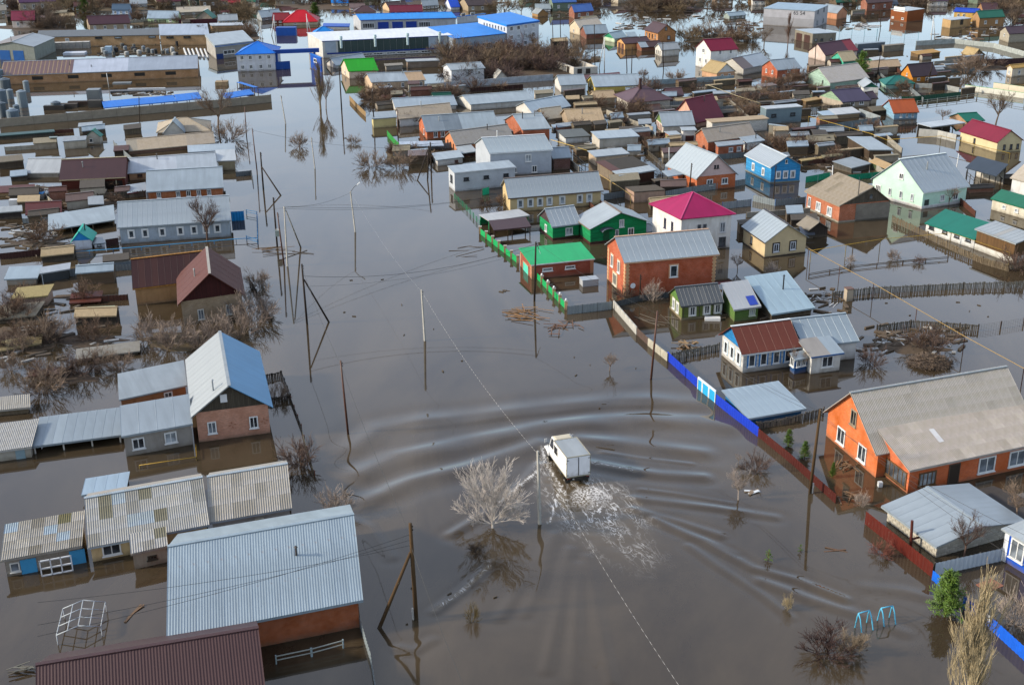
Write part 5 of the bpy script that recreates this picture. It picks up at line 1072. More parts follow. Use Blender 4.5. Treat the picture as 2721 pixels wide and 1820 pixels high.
# small sheds filling the yards
for lb, a_, b_, r_, hp_, w_, rf_ in [
 ('pale lean-to roof before the sand-coloured barn', (1612, 354), (1652, 351), (1647, 341), 11, 'p:#a8957e', 's:#b3a58c'),
 ('small light-blue porch roof below the sand-coloured barn', (1470, 340), (1530, 334), (1524, 326), 8, 'p:#b9b4a8', 'm:#a9c4d4'),
 ('dark log store behind the white block building', (1905, 302), (1962, 297), (1955, 288), 12, 'wh:#4a4038', 's:#5a534a'),
 ('tan shed right of the dark log store', (1978, 290), (2016, 286), (2012, 278), 9, 'p:#a08a6c', 's:#b09870'),
 ('low tan shed left of the purple-roofed house', (2142, 270), (2184, 263), (2172, 250), 10, 'w:#8a6f50', 's:#b0946a'),
 ('dark shed left of the rusty orange roof', (2318, 296), (2372, 291), (2360, 277), 14, 'w:#4a4034', 's:#6a6252'),
 ('rusty metal shed before the orange-red two-storey house', (2024, 231), (2066, 226), (2058, 207), 22, 'm:#8f9894', 'm:#8a6a54'),
 ('low pink shed with a metal roof before the orange-red house', (2084, 226), (2142, 220), (2136, 209), 12, 'p:#b58a74', 'm:#9fb0ba'),
 ('flat brown garage under the white and pink house', (2150, 178), (2192, 174), (2188, 164), 12, 'p:#7d6650', 's:#8a7a66'),
 ('low concrete store right of the grey metal box', (2349, 123), (2405, 118), (2400, 111), 16, 'c:#8f8676', 's:#8a8276'),
 ('dark plank shed at the left edge above the white roof', (-6, 432), (63, 425), (58, 410), 20, 'w:#5a4f42', 's:#7a7264'),
 ('grey hut with a dark roof below the white garage on the right', (1860, 352), (1884, 350), (1882, 340), 20, 'p:#9a948a', 'm:#8fa0a8'),
 ('grey lean-to beside the blue-grey flat-roofed house', (2042, 330), (2088, 336), (2070, 318), 26, 'p:#8a8578', 'm:#9fb2bc'),
 ('tarpaulin-roofed hutch behind the teal hipped house', (2440, 145), (2500, 138), (2480, 127), 9, 'w:#8a6f50', 's:#b58f58'),
 ('long low shed of grey boards before the rusty boarded shed', (1740, 482), (1790, 474), (1784, 462), 14, 'w:#5a5048', 's:#6a6258'),
 ('small blue-grey roof left of the orange brick black-pipe building', (1330, 352), (1368, 348), (1362, 336), 12, 'p:#8a8a86', 'm:#8fa5b2'),
 ('yellow-roofed hen house among the flooded plots', (2130, 428), (2190, 420), (2186, 408), 14, 'w:#6a5a48', 's:#a8946a'),
 ('grey board shed with a felt roof by the flooded plots', (2190, 418), (2242, 412), (2238, 398), 18, 'w:#7a7468', 's:#8c8468')]:
    house(lb, a_, b_, r_, hp_, 's', 6, w=w_, rf=rf_, name='shed', oh=.12, og=.12)
# blue factory gantry over the street end
A_, B_ = unp((738, 184)), unp((838, 180)); gr = root('gantry', 'blue gate gantry spanning the street end beside the gatehouse', 'gate', A_); T_ = vup((736, 138), A_); T2_ = vup((842, 134), B_)
q = MB(); q.bar(T_ - unit(T2_ - T_) * 1., T2_ + unit(T2_ - T_) * .6, 1.0, 1.0); q.build('beam', 'x:#1d4a9c', gr, A_)
for P_, t_ in ((A_, T_), (B_, T2_)): q = MB(); q.bar(P_ + Z3 * GZ, V3(P_[0], P_[1], t_[2]), .5); q.build('post', 'x:#1d4a9c', gr, A_)
house('small blue guard cabin right of the gate gantry', (822, 142), (852, 154), (826, 134), 40, 's', 2, w='l:#1f56b4', rf='t:#1a6ac4', name='guard_cabin', cat='cabin', oh=.1).window('f', .5, 2.6, 2.2, 1.0)
fence('blue sheet gate below the gate gantry', 'metal', 'x:#1f4f9c', 2.0, [(729, 186), (772, 183)], post=None)
boxthing_later = [('blue_container', 'blue container with white doors near the red hipped roof', 'container', (762, 94), (6., 2.5, 2.4), 'x:#1d4fa0')]
# ------------------------------------------------------------------ left of the street
h = house('long shed at lower left with a wide pale-blue metal roof over orange walls', (442, 1696), (965, 1594), (941, 1365), 80, 'g', 24, w='b:#a8541f', rf='m:#a6bfcd', at='b', name='long_shed', oh=.55, og=.4, sh=('wave', 1.1, 1, ['m:#a6bfcd', 'm:#a0b9c8']), cap='m:#9fb9c8')
house('dark brown profiled roof of a house cut by the bottom left edge', (96, 2030), (716, 1915), (688, 1666), 80, 'g', 30, w='b:#8a4a30', rf='t:#4a3232', at='b', oh=.4, sh=('wave', 1.1, 1, ['t:#4a3232']))
PS = ['s:#b2b1ad', 's:#9c9a94', 's:#85816f', 's:#a9b4ba', 's:#bebbb4']
h = house('long farm building with a patchwork slate roof, left part', (232, 1456), (556, 1394), (225, 1323), 44, 'g', 24, w='p:#dcc294', rf='s:#a8a299', at='a', name='farm_building', oh=.3, og=.25, sh=('wave', 1.13, 4, PS), cap='m:#b9cdd8')
h.window('f', .17, .95, 1.6, 1.2, mull=1)
house('right end of the patchwork-roofed farm building with grey walls', (556, 1389), (776, 1350), (763, 1231), 40, 'g', 24, w='p:#b9b8b2', rf='s:#aaa69e', at='b', name='farm_building', oh=.3, og=.25, sh=('wave', 1.13, 3, ['s:#b3aea6', 's:#a39e95']), cap='m:#b9cdd8').window('f', .6, .7, .8, .6, 'x:#d8d2bc', 0)
h = house('grey rendered porch jutting from the patchwork-roofed building', (347, 1472), (446, 1450), (441, 1400), 46, 's', 16, w='p:#aaa594', rf='s:#9c968b', at='b', name='porch', oh=.25, og=.15, sh=('wave', 1.13, 2, PS)); h.window('f', .55, .8, .8, .4, 'x:#4a463c', 2)
h = house('low grey block barn with a mossy patched slate roof and blue doors', (0, 1490), (218, 1450), (225, 1358), 50, 's', 20, w='k:#9f968a', rf='s:#9a948a', at='b', name='barn', oh=.3, og=.25, sh=('wave', 1.13, 4, ['s:#aaa59c', 's:#7c7658', 's:#a9b8c2', 's:#8f897e', 's:#b9b3a8']))
for t_ in (.3, .95): h.panel('f', t_, 1.3, GZ, 1.4, 'x:#4a9ac8', 'door', .05)
h.window('f', .12, .85, .8, .9, 'x:#dcdad2', 0)
o_, d_, l_, n_, z_ = h.fac('f'); c_ = o_ + d_ * (l_ * .66) + n_ * 1.0; q = MB()
for i in range(4): q.box(c_ + d_ * (i * .85 - 1.27) + Z3 * .45, d_ * .05, n_ * .05, Z3 * 1.1)
for z_ in (.05, .75, 1.5): q.box(c_ + Z3 * z_, d_ * 1.3, n_ * .05, Z3 * .05)
wr = q.build('window_frame', 'x:#e6e8ea', None, c_); wr.location = tuple(c_); tag(wr, 'white three-bay window frame propped in the water before the blue-doored barn', 'frame')
house('small lean shed with a pale blue metal roof behind the farm building', (216, 1316), (337, 1296), (345, 1252), 18, 's', 5, w='w:#6a4a36', rf='m:#a6c6dc', at='b', name='shed', oh=.2, og=.2, sh=('seam', 1., 1, ['m:#a6c6dc']))
# pink brick house
h = house('pink brick house with a steep roof, white on one side and blue on the other', (508, 1110), (726, 1082), (609, 1025), 72, 'f', w='b:#cf9478', rf='m:#a2acb0', g='w:#5a5246', back=(584, 880), oh=.5, og=.5, sh=('wave', 1.1, 1, ['m:#a2acb0'], (0,)))
for t_ in (.2, .78): h.window('s', t_, 1.5, .9, 1.35)
h.panel('s', .4, .7, h.zf + .8, h.zf + 1.7, 'x:#e6e6e8', 'gable_hatch', .06)
for t_ in (.48, .93):
    o_, d_, l_, n_, z_ = h.fac('s'); q = MB(); c_ = o_ + d_ * (l_ * t_) + n_ * .03 + Z3 * 1.5
    for i in range(4): a_ = math.pi / 2 * i; q.prism([c_ + d_ * .1 * math.cos(a_) + Z3 * .1 * math.sin(a_), c_ + d_ * .32 * math.cos(a_ + .4) + Z3 * .32 * math.sin(a_ + .4), c_ + d_ * .42 * math.cos(a_) + Z3 * .42 * math.sin(a_)], [p + n_ * .02 for p in (c_ + d_ * .1 * math.cos(a_) + Z3 * .1 * math.sin(a_), c_ + d_ * .32 * math.cos(a_ + .4) + Z3 * .32 * math.sin(a_ + .4), c_ + d_ * .42 * math.cos(a_) + Z3 * .42 * math.sin(a_))])
    q.build('brick_star', 'b:#a5603c', h.root, h.org)
h.chimney(.12, .3, 1.2, m='x:#9fa5a8', pipe=True)
bl = [o for o in h.root.children if o.name.startswith('roof')]
bl[1].data.materials.clear(); bl[1].data.materials.append(mat('t:#6296bd'))
h = house('grey rendered annex with a pale sloping roof joined to the pink brick house', (322, 1160), (512, 1126), (502, 1047), 58, 's', 15, w='p:#a29c94', rf=MG, at='b', name='annex', oh=.35, og=.2, sh=('seam', 1.6, 1, [MG]))
for t_ in (.2, .68): h.window('f', t_, 1.25, 1.25, 1.25)
h = house('rear wing of the pink brick house with a broad pale roof and terracotta wall', (316, 1062), (497, 1023), (491, 956), 36, 's', 12, w='p:#b07a54', rf='m:#aebdc4', at='b', name='house_wing', cat='house', oh=.2, og=.2); h.window('f', .72, .9, .95, .7)
h = house('long open carport with a grey metal roof on white posts left of the grey annex', (84, 1187), (322, 1156), (334, 1080), 22, 's', 8, rf='m:#98abb6', at='b', name='carport', posts='x:#c9c6be', open_='w:#3a3026', oh=.3, og=.2, sh=('seam', 1.0, 1, ['m:#98abb6', 'm:#a3b6c0']))
house('whitewashed shed with a ribbed pale slate roof left of the carport', (-70, 1208), (84, 1187), (103, 1113), 30, 's', 10, w='p:#b3aea2', rf='s:#b5b3ae', at='b', name='shed', oh=.2, og=.2, sh=('wave', 1.13, 3, ['s:#b5b3ae'])).panel('f', .8, .9, GZ, 1.2, 'x:#8aa0a8')
house('small plank shed with a corrugated roof at the left edge above the carport', (-50, 1095), (81, 1082), (79, 1047), 16, 's', 12, w='w:#8a7a62', rf='s:#a8a49c', at='b', name='plank_shed', oh=.15, sh=('wave', 1.1, 1, ['s:#a8a49c']))
# brown gabled house
h = house('tan brick house with a dark brown roof and maroon plank gable behind the shrubs', (472, 812), (652, 786), (557, 727), 56, 'f', w='b:#a38a6c', rf='t:#582c22', g='w:#4a1f1c', back=(549, 656), oh=.45, og=.5, cap='x:#a39c90', sh=('wave', 1.1, 1, ['t:#582c22'], (0, 1)))
h.window('s', .3, 1.1, .8, 1.4, 'x:#cfccc2', 1); h.window('s', .77, 1.2, .8, 1.4, 'x:#cfccc2', 1)
h = house('left wing of the brown-roofed house with yellow timber along the eave', (352, 768), (545, 744), (348, 689), 48, 'g', 30, w='p:#b08a62', rf='t:#3c201c', at='a', name='house_wing', cat='house', oh=.3, cap='w:#c08a48', sh=('seam', .9, 1, ['t:#3c201c', 't:#44261f']))
# white house of seven windows
h = house('long pale grey house with seven white-cased windows and a light metal roof', (311, 606), (614, 586), (609, 519), 44, 'g', 26, w='p:#a9b4be', rf='m:#a9bac4', at='b', oh=.3, og=.3, sh=('seam', .75, 1, ['m:#a9bac4', 'm:#a4b6c1']))
for t_ in (.1, .225, .38, .545, .67, .78, .885): h.window('f', t_, 1.45, .75, 1.15, trim='x:#e9ebec', mull=0)
house('wide lean-to with a pale metal roof left of the seven-windowed house', (127, 612), (306, 584), (302, 544), 16, 's', 6, rf='m:#a9bcc4', at='b', name='lean_to', cat='shelter', posts='x:#7a6a58', open_='w:#4a4036', oh=.15)
h = house('tiny white bathhouse with a turquoise roof and blue gable', (187, 645), (246, 640), (209, 616), 22, 'f', w='p:#dde2ea', rf='t:#1fae9a', g='x:#2a86c8', back=(222, 595), name='bathhouse', oh=.25, og=.2); h.chimney(.5, .6, .9, m='x:#2a2c2e', pipe=True)
house('low white annex with a flat roof beside the turquoise bathhouse', (247, 648), (282, 645), (268, 632), 14, 's', 2, w='p:#d3d6dc', rf='m:#8f9ca4', name='annex', at='b', oh=.05).window('f', .45, .5, .6, .4, 'x:#3a3c40', 0)
# rows further up on the left
h = house('orange brick house with five windows and a smooth pale metal roof', (388, 510), (594, 498), (590, 443), 26, 'g', 26, w='b:#b5642f', rf='m:#a9bdc9', at='b', oh=.25, og=.3)
for t_ in (.14, .4, .54, .68, .82): h.window('f', t_, .95, .7, 1.0, mull=1)
house('low annex with a pale roof and maroon edge left of the orange brick house', (338, 514), (391, 506), (388, 484), 14, 's', 12, w='p:#7a7466', rf='m:#a9bdc9', at='b', name='annex', oh=.15, cap='t:#6a1f2c')
h = house('dark brown-roofed house with a plank wall and an open veranda', (157, 479), (334, 471), (336, 417), 32, 'g', 22, w='wh:#6a3326', rf='t:#442c2c', at='b', oh=.4, og=.25, cap='x:#b5a684')
h.panel('f', .7, 5.6, GZ, 1.5, 'x:#1d1815', 'veranda_shade', .02)  # near-black panel painted for the shade inside the open veranda
for t_ in (.43, .66, .86): h.panel('f', t_, .14, GZ, 1.6, 'x:#c2b89c', 'veranda_post', .1)
house('long building with a white metal roof behind the orange brick house', (338, 461), (578, 444), (572, 405), 20, 'g', 16, w='p:#c29a78', rf='m:#c3cdd6', at='b', name='long_building', cat='building', oh=.2, sec=[(.55, 'm:#c8d2dc'), (1., 'm:#b9c8d2')]).window('f', .12, .8, .9, .6, 'x:#6a4a38', 2)
house('shed with a white roof left of the dark brown roof', (66, 460), (158, 459), (165, 421), 14, 'g', 14, w='p:#a39c90', rf='m:#c6cac8', at='b', name='shed', oh=.15)
h = house('tan block shed with a white roof at the street end of the white metal roof', (575, 428), (628, 426), (623, 397), 26, 's', 6, w='p:#a09478', rf='m:#c6cfd2', at='b', name='shed', oh=.15)
house('narrow light-blue metal roof above the white-roofed block shed', (499, 405), (626, 398), (623, 380), 8, 's', 6, w='p:#b9b2a4', rf='m:#b0c6d4', at='b', name='shed', oh=.1)
house('long barn with a tan-grey ribbed slate roof', (337, 402), (572, 380), (567, 350), 10, 'g', 18, w='b:#8a5a40', rf='s:#b0a290', at='b', name='barn', oh=.15, sec=[(.12, 's:#a39a8a'), (.68, 's:#b3a48f'), (1., 's:#a89c8c')])
house('tan hipped-roof house near the big bare tree on the left', (415, 353), (561, 348), (487, 313), 8, 'h', 22, w='p:#b09a80', rf='s:#b5a894', oh=.2)
house('pale gable dormer facing the lane on the tan hipped-roof house', (431, 357), (491, 353), (459, 322), 9, 'f', w='x:#c6c2b8', rf='m:#93a9b8', back=(468, 312), name='dormer', cat='house', oh=.2)
h = house('little white hut with a green roof in the flooded garden', (224, 366), (267, 364), (245, 347), 20, 'f', w='p:#b9b2a4', rf='t:#1f7a68', back=(252, 344), name='hut', oh=.2); h.window('s', .35, .8, .7, .8, 'x:#d9d6d0', 0)
house('square privy cabin standing alone in the flooded left garden', (130, 366), (152, 365), (150, 361), 26, 's', 6, w='w:#8a7a62', rf='m:#9ab0a8', name='privy', cat='shed', oh=.1)
house('dark roof shed along the left edge of the flooded garden', (-10, 362), (146, 350), (143, 344), 12, 's', 6, w='w:#4a4a44', rf='t:#3f5a58', name='shed', oh=.1)
house('rusty-roofed hut at the left edge', (-10, 513), (93, 507), (92, 489), 10, 's', 8, w='p:#b5966e', rf='t:#5a3026', name='hut', at='b', oh=.1)
house('maroon-roofed hut with white walls left of the pale lean-to', (67, 571), (165, 566), (163, 534), 11, 'g', 22, w='p:#c9bfae', rf='t:#5a2f2c', at='b', name='hut', oh=.15)
house('grey hut with a flat pale roof at the left edge', (-20, 566), (60, 560), (58, 545), 20, 's', 5, w='w:#3f3834', rf='m:#b0b5b2', name='hut', at='b', oh=.1)
h = house('metal-roofed sheds at the left edge beside the dark-walled cabin', (10, 742), (100, 738), (113, 705), 18, 's', 8, w='p:#9a948a', rf='m:#a3bccb', at='b', name='shed', oh=.15)
house('dark-walled cabin with a flat light roof left of the brown wing', (105, 727), (186, 714), (188, 697), 26, 's', 2, w='m:#3f4a50', rf='m:#b3bcc4', at='b', name='cabin', oh=.1)
h = house('whitewashed brick shed with a mossy orange roof on the left', (27, 795), (127, 785), (147, 756), 28, 's', 8, w='b:#c9a890', rf='s:#a39468', at='b', name='brick_shed', oh=.2)
house('rust-red lean roof over the left garden', (183, 806), (268, 800), (274, 772), 8, 's', 8, w='w:#4a3a2e', rf='t:#5e3326', at='b', name='shelter', posts='x:#4a3a2e', oh=.1)
house('tumbledown shed with a grey felt roof at the left edge', (-30, 850), (95, 838), (120, 800), 14, 's', 6, w='w:#5a5044', rf='s:#8a8272', at='b', name='shed', oh=.15)
house('low collapsed shed under a yellowed roof among the left shrubs', (-20, 935), (110, 912), (140, 890), 12, 's', 6, w='w:#4f463c', rf='s:#9c8c68', at='b', name='shed', oh=.15)
house('grey flat shed roof behind the shrubs left of the pink brick house', (200, 955), (372, 932), (372, 905), 10, 's', 3, w='w:#4a4238', rf='s:#8d8a82', at='b', name='shed', oh=.15)
house('brown-roofed kennel shed near the left edge', (75, 1000), (158, 992), (160, 975), 14, 's', 6, w='w:#6a5a48', rf='t:#5a3c30', at='b', name='shed', oh=.1)
# depot at upper left
h = house('tan brick depot warehouse with a dark flat roof and slit windows', (98, 99), (424, 93), (400, 80), 27, 's', 3, w='b:#c29a6c', rf='s:#6a7076', at='b', name='warehouse', oh=.1, og=.1)
for t_ in (.5, .66, .94): h.window('f', t_, 2.3, 2.1, .6, 'x:#4a4238', 0)
h.window('f', .06, 1.9, 2.0, 1.0, mull=3); h.window('f', .24, 1.9, 1.1, 1.0)
h = house('right part of the tan brick depot with a pale blue pitched roof', (424, 94), (556, 92), (524, 68), 28, 's', 14, w='b:#c29a6c', rf='m:#b3c6dc', at='b', name='warehouse', oh=.1, og=.1)
for t_ in (.2, .55): h.window('f', t_, 2.3, 2.1, .6, 'x:#4a4238', 0)
house('low tan brick store with a white flat roof behind the depot', (560, 69), (647, 67), (640, 62), 9, 's', 2, w='b:#bd9468', rf='m:#c6ccd2', at='b', name='store', cat='building', oh=.1)
h = house('grey gabled garage with two blue gates at the left edge of the depot', (-28, 122), (90, 125), (30, 112), 38, 'f', w='p:#8f948c', rf='m:#98a3aa', back=(50, 89), name='garage', oh=.2)
for t_ in (.3, .62): h.panel('s', t_, 3.2, GZ, 2.6, 'x:#1f5a9c', 'gate')
bl = [o for o in h.root.children if o.name.startswith('roof')]; bl[0].data.materials.clear(); bl[0].data.materials.append(mat('m:#7a5a48'))
h = house('grey depot workshop with a pale roof and a blue fascia', (570, 121), (674, 109), (651, 75), 38, 's', 5, w='p:#a9a59e', rf='m:#b0c0c8', at='b', name='workshop', cat='building', oh=.3, og=.2, cap='t:#1f5ab0', th=.7); h.window('f', .35, 1.6, 3.4, 1.1, mull=2); h.panel('f', .1, 2., GZ, 1.4, 'x:#1f3f78', 'gate')
h = house('long tan brick stable with a roof striped rust, white and grey', (0, 201), (526, 182), (525, 147), 25, 'g', 16, w='b:#b98a5e', rf='m:#aab8c8', at='b', name='stable', cat='building', oh=.2, og=.2, sec=[(.36, 's:#a08a72'), (.64, 'm:#c6d2e6'), (1., 'm:#a3b3c6')])
for t_ in (.18, .36, .53, .7, .86): h.panel('f', t_, 2.6, .9, 1.75, 'x:#2c2824', 'opening_shade', .03)  # dark panels on the solid wall, painted for shade within the stable
o_ = h.O; sm = MB(); sm.face([V3(0, 0, 0), unit(h.U) * .75, unit(h.U) * .75 + (h.top(0, .5) - h.top(0, 0)), h.top(0, .5) - h.top(0, 0)], h.U); sme = sm.mesh('roof_sheet', 'm:#7a4436')
for i in range(17): put('roof_sheet', sme, h.roof, h.top(.36 * (i + .25) / 17, 0) + Z3 * .03 - h.org)
# blue canopies along the depot wall
CB = [((276, 287), (404, 275), (270, 270)), ((404, 275), (470, 269), (395, 259)), ((470, 269), (536, 262), (462, 252))]
cl = ['longest left stretch', 'middle stretch', 'right stretch behind the bare tree']
for (a_, b_, r_), s_ in zip(CB, cl): house('bright blue canopy roof inside the depot wall, ' + s_, a_, b_, r_, 9, 's', 6, rf='t:#1674d0', name='canopy', posts='x:#4a4a4c', at='a', oh=.1, og=.05)
house('bright blue canopy roof at the wall corner near the street', (600, 262), (676, 250), (664, 236), 10, 's', 6, rf='t:#1674d0', name='canopy', posts='x:#4a4a4c', at='b', oh=.1, og=.05)
house('tilted bright blue roof below the gatehouse', (640, 218), (686, 232), (627, 196), 14, 's', 4, rf='t:#1674d0', name='canopy', posts='x:#5a4a38', at='a', oh=.1, og=.05)
# ------------------------------------------------------------------ fences
fence('royal blue metal fence between the slab fence and the painted gate', 'metal', 'x:#1c3cb8', 1.15, [(1773, 957), (1852, 1030)], post=None)
fence('royal blue metal fence in front of the open shed', 'metal', 'x:#1c3cb8', 1.15, [(1902, 1072), (2014, 1160)], post=None)
# painted double gate
G0, G1 = unp((1854, 1032)), unp((1901, 1070)); o_ = (G0 + G1) / 2; gr = root('yard_gate', 'white-framed sky-blue double gate with a side door in the blue fence', 'gate', o_); u_ = unit(G1 - G0); L_ = np.linalg.norm(G1 - G0); n_ = unit(cross(u_, Z3)); n_ = n_ if n_[1] < 0 else -n_
for t0, t1 in ((0, .26), (.27, .63), (.64, 1.)):
    w_ = (t1 - t0) * L_; c_ = G0 + u_ * ((t0 + t1) / 2 * L_) + Z3 * .42; q = MB(); q.box(c_, u_ * w_ / 2, n_ * .03, Z3 * .95); lf = q.build('gate_leaf', 'x:#35a6d8', gr, o_)
    q = MB(); ring(q, c_, u_, Z3, n_, w_, 1.9, .12, .03, .07); q.build('gate_frame', 'x:#e4e8ea', lf, o_)
q = MB(); q.bar(G0 + Z3 * 1.42, G1 + Z3 * 1.42, .12); q.build('lintel', 'x:#e4e8ea', gr, o_)
fence('dark red metal fence in front of the large orange house', 'metal', 'x:#4a1c12', 1.0, [(2014, 1160), (2100, 1230), (2220, 1338)], post=None)
fence('rust-red metal fence in front of the block garage', 'metal', 'x:#581f14', 1.35, [(2298, 1392), (2476, 1534)], post=None)
fence('bright blue metal fence stub at the garage corner', 'metal', 'x:#1f66d0', .95, [(2476, 1540), (2500, 1560)], post=None)
fence('bright blue metal fence with a small notice at the lower right', 'metal', 'x:#1f5fd0', 1.15, [(2557, 1614), (2640, 1680), (2760, 1790)], post='x:#4a3a34')
fence('white metal fence panels between the block garage and blue house', 'metal', 'x:#c3ccd2', 1.3, [(2482, 1530), (2660, 1490)], post='x:#4a4642')
fence('grey plank fence behind the open blue shed', 'picket', 'w:#8f877a', .85, [(2010, 1140), (2090, 1128), (2190, 1100)], post='w:#6a6258')
fence('pale slab fence running from the green fence corner', 'slab', 'c:#c2bfb6', 1.05, [(1630, 818), (1692, 890)], post='x:#6a6258', step=1.7)
fence('dark gate and boards between the pale slab fences', 'metal', 'x:#5a4a42', 1.0, [(1692, 890), (1722, 918)])
fence('cream concrete slab fence leading to the blue fence', 'slab', 'c:#bdb6a4', 1.0, [(1722, 918), (1774, 960)], post=None, step=1.7)
fence('corrugated grey metal fence in front of the red brick house', 'metal', 'm:#98a5a8', 1.15, [(1508, 836), (1628, 822)], post='x:#5a5a56')
fence('dark grey fence behind the bushes by the red brick house', 'metal', 'm:#5f6668', .8, [(1628, 818), (1700, 800), (1778, 790)], post='x:#4a4642')
fence('old plank fence with firewood behind it near the blue-gabled house', 'picket', 'w:#8d8a80', .95, [(1786, 956), (1862, 940), (1912, 930)], post='w:#6a6258')
# green fence with brick pillars
PT = [(1425, 738), (1440, 755), (1457, 771), (1473, 787), (1489, 803), (1503, 818), (1497, 832)]
fr = root('pillar_fence', 'green panel fence with cream brick pillars along the street', 'fence', unp(PT[2])); o_ = unp(PT[2])
def pillar(P, par, org, lamp=True):
    q = MB(); q.box(P + Z3 * (.6 + GZ / 2), V3(.2, 0, 0), V3(0, .2, 0), Z3 * (.6 - GZ / 2)); pl = q.build('pillar', 'b:#d6a77e', par, org); q = MB(); q.box(P + Z3 * 1.24, V3(.26, 0, 0), V3(0, .26, 0), Z3 * .04); q.build('pillar_cap', 'c:#b9b2a6', pl, org)
    if lamp: q = MB(); q.tube([P + Z3 * 1.28, P + Z3 * 1.34, P + Z3 * 1.45, P + Z3 * 1.55, P + Z3 * 1.6], [.06, .13, .16, .12, .04], 10); q.build('globe_lamp', 'x:#e8e8e6', pl, org, True)
W_ = [unp((1424 + 80 * i / 5, 738 + 85 * i / 5)) for i in range(6)]
for P in W_: pillar(P, fr, o_)
for a_, b_ in zip(W_, W_[1:]): q = MB(); u_ = unit(b_ - a_); q.box((a_ + b_) / 2 + Z3 * (.45 + GZ / 2), u_ * (np.linalg.norm(b_ - a_) / 2 - .22), cross(u_, Z3) * .025, Z3 * (.45 - GZ / 2)); q.build('fence_panel', 'x:#12a35c', fr, o_)
W_ = [unp((1276 + 100 * i / 6, 622 + 78 * i / 6)) for i in range(7)]; o_ = W_[3]; fr = root('pillar_fence', 'green panel fence with brick pillars beside the vine-hung shelter', 'fence', o_)
for P in W_: pillar(P, fr, o_, False)
for a_, b_ in zip(W_, W_[1:]): q = MB(); u_ = unit(b_ - a_); q.box((a_ + b_) / 2 + Z3 * (.45 + GZ / 2), u_ * (np.linalg.norm(b_ - a_) / 2 - .22), cross(u_, Z3) * .025, Z3 * (.45 - GZ / 2)); q.build('fence_panel', 'x:#12a35c', fr, o_)
fence('green tubular fence along the water by the long cream house', 'mesh', 'x:#3f9a68', .9, [(1207, 528), (1240, 560), (1275, 600)], post='x:#2f8a5c')
fence('turquoise sheet gate leaning by the flat grey annex', 'metal', 'x:#35c08a', 1.2, [(1282, 520), (1300, 515)])
fence('long grey metal fence in front of the pink-gabled house', 'metal', 'm:#8e9a9c', 1.1, [(1768, 525), (1840, 512), (1980, 492)], post=None)
fence('grey metal fence behind the pinkish concrete shed', 'metal', 'm:#7f8c90', 1.1, [(1604, 532), (1680, 520)], post=None)
fence('pale metal fence with white gates right of the magenta-roofed house', 'metal', 'm:#a9b5ba', 1.2, [(1920, 556), (1996, 548)], post='x:#3a4a78')
fence('grey metal fence with blue-framed gates left of the orange slate-roofed house', 'metal', 'm:#94a3a8', 1.1, [(2000, 535), (2060, 548), (2140, 540)], post='x:#2f68a8')
fence('green sheet fence beside the bright blue cottage', 'metal', 'x:#2f9a72', 1.1, [(2140, 486), (2205, 474)], post=None)
fence('emerald fence behind the orange slate-roofed house', 'metal', 'x:#1f8f6c', 1.0, [(2250, 480), (2350, 470)], post=None)
fence('long grey metal fence around the middle yards', 'metal', 'm:#7d8f94', 1.5, [(2084, 364), (2187, 351), (2338, 330)], post=None)
fence('pale metal fence behind the white-roofed plank shed', 'metal', 'm:#aab8bc', 1.3, [(2282, 305), (2338, 325)], post=None)
fence('dark weathered board fence by the flooded plots', 'picket', 'w:#6a6258', 1.1, [(2208, 362), (2318, 350), (2436, 340)], post='w:#4a443c')
fence('white block wall with metal posts left of the burgundy house', 'slab', 'c:#c2c0b8', 1.5, [(2440, 362), (2490, 366), (2540, 378)], post='x:#3a3634', step=2.6)
fence('leaning plank fence in front of the long white shed', 'picket', 'w:#8a7a62', 1.1, [(2370, 590), (2440, 622), (2540, 672), (2610, 702), (2680, 722)], post='w:#5a4a3c')
fence('grey picket fence crossing the flooded gardens', 'picket', 'w:#9a9488', .95, [(2212, 792), (2310, 780), (2420, 775), (2560, 768), (2721, 764)], post='w:#6a6258')
fence('ragged plank fence at the end of the flooded gardens', 'picket', 'w:#7a7264', .9, [(2330, 880), (2420, 868), (2500, 872), (2600, 880)], post='w:#4f463c')
fence('thin wire fence on stakes across the mirror-still garden', 'rail', 'x:#5a5248', .45, [(2150, 735), (2260, 715), (2400, 700), (2520, 690)], post='x:#4a3a30', step=3.5)
fence('sagging wire net fence at the right edge of the gardens', 'mesh', 'x:#6a6a68', .9, [(2600, 880), (2660, 872), (2721, 862)], post='x:#4a3a30', step=3.)
fence('black rail fence along the left street bank by the pink brick house', 'picket', 'w:#3a342e', .7, [(702, 1010), (748, 1000), (772, 1062), (700, 1075)], post='w:#3a342e')
fence('broken rusty fence along the left street bank', 'metal', 'm:#6a6a60', .6, [(772, 1065), (800, 1140), (815, 1200), (835, 1265)], post='x:#6a3a28')
fence('pale metal fence running down beside the long shed', 'metal', 'm:#a9bcc2', 1.0, [(955, 1660), (985, 1760), (1000, 1850)], post=None)
fence('light pipe railing in the water behind the long shed', 'rail', 'x:#a3a7a0', .8, [(735, 1765), (830, 1745), (915, 1722)], post='x:#9fb0b4', step=3.2)
fence('long concrete slab wall of the depot', 'slab', 'c:#9a9080', 1.75, [(0, 338), (180, 322), (375, 304), (560, 288), (722, 272)], post='c:#6f675a', step=6.)
fence('maroon metal fence behind the tan brick depot', 'metal', 'x:#4a1f28', 1.5, [(475, 66), (578, 63)], post=None)
fence('dark brown metal fence left of the seven-windowed house', 'metal', 'x:#3f2420', .95, [(0, 690), (170, 672)], post=None)
fence('dark brown metal fence by the turquoise bathhouse', 'metal', 'x:#3a2422', 1.1, [(282, 655), (316, 650)], post=None)
fence('grey metal panels between the cabin and the brown wing', 'metal', 'm:#7f8f98', 1.1, [(186, 735), (280, 722), (352, 712)], post='x:#3a3c3e')
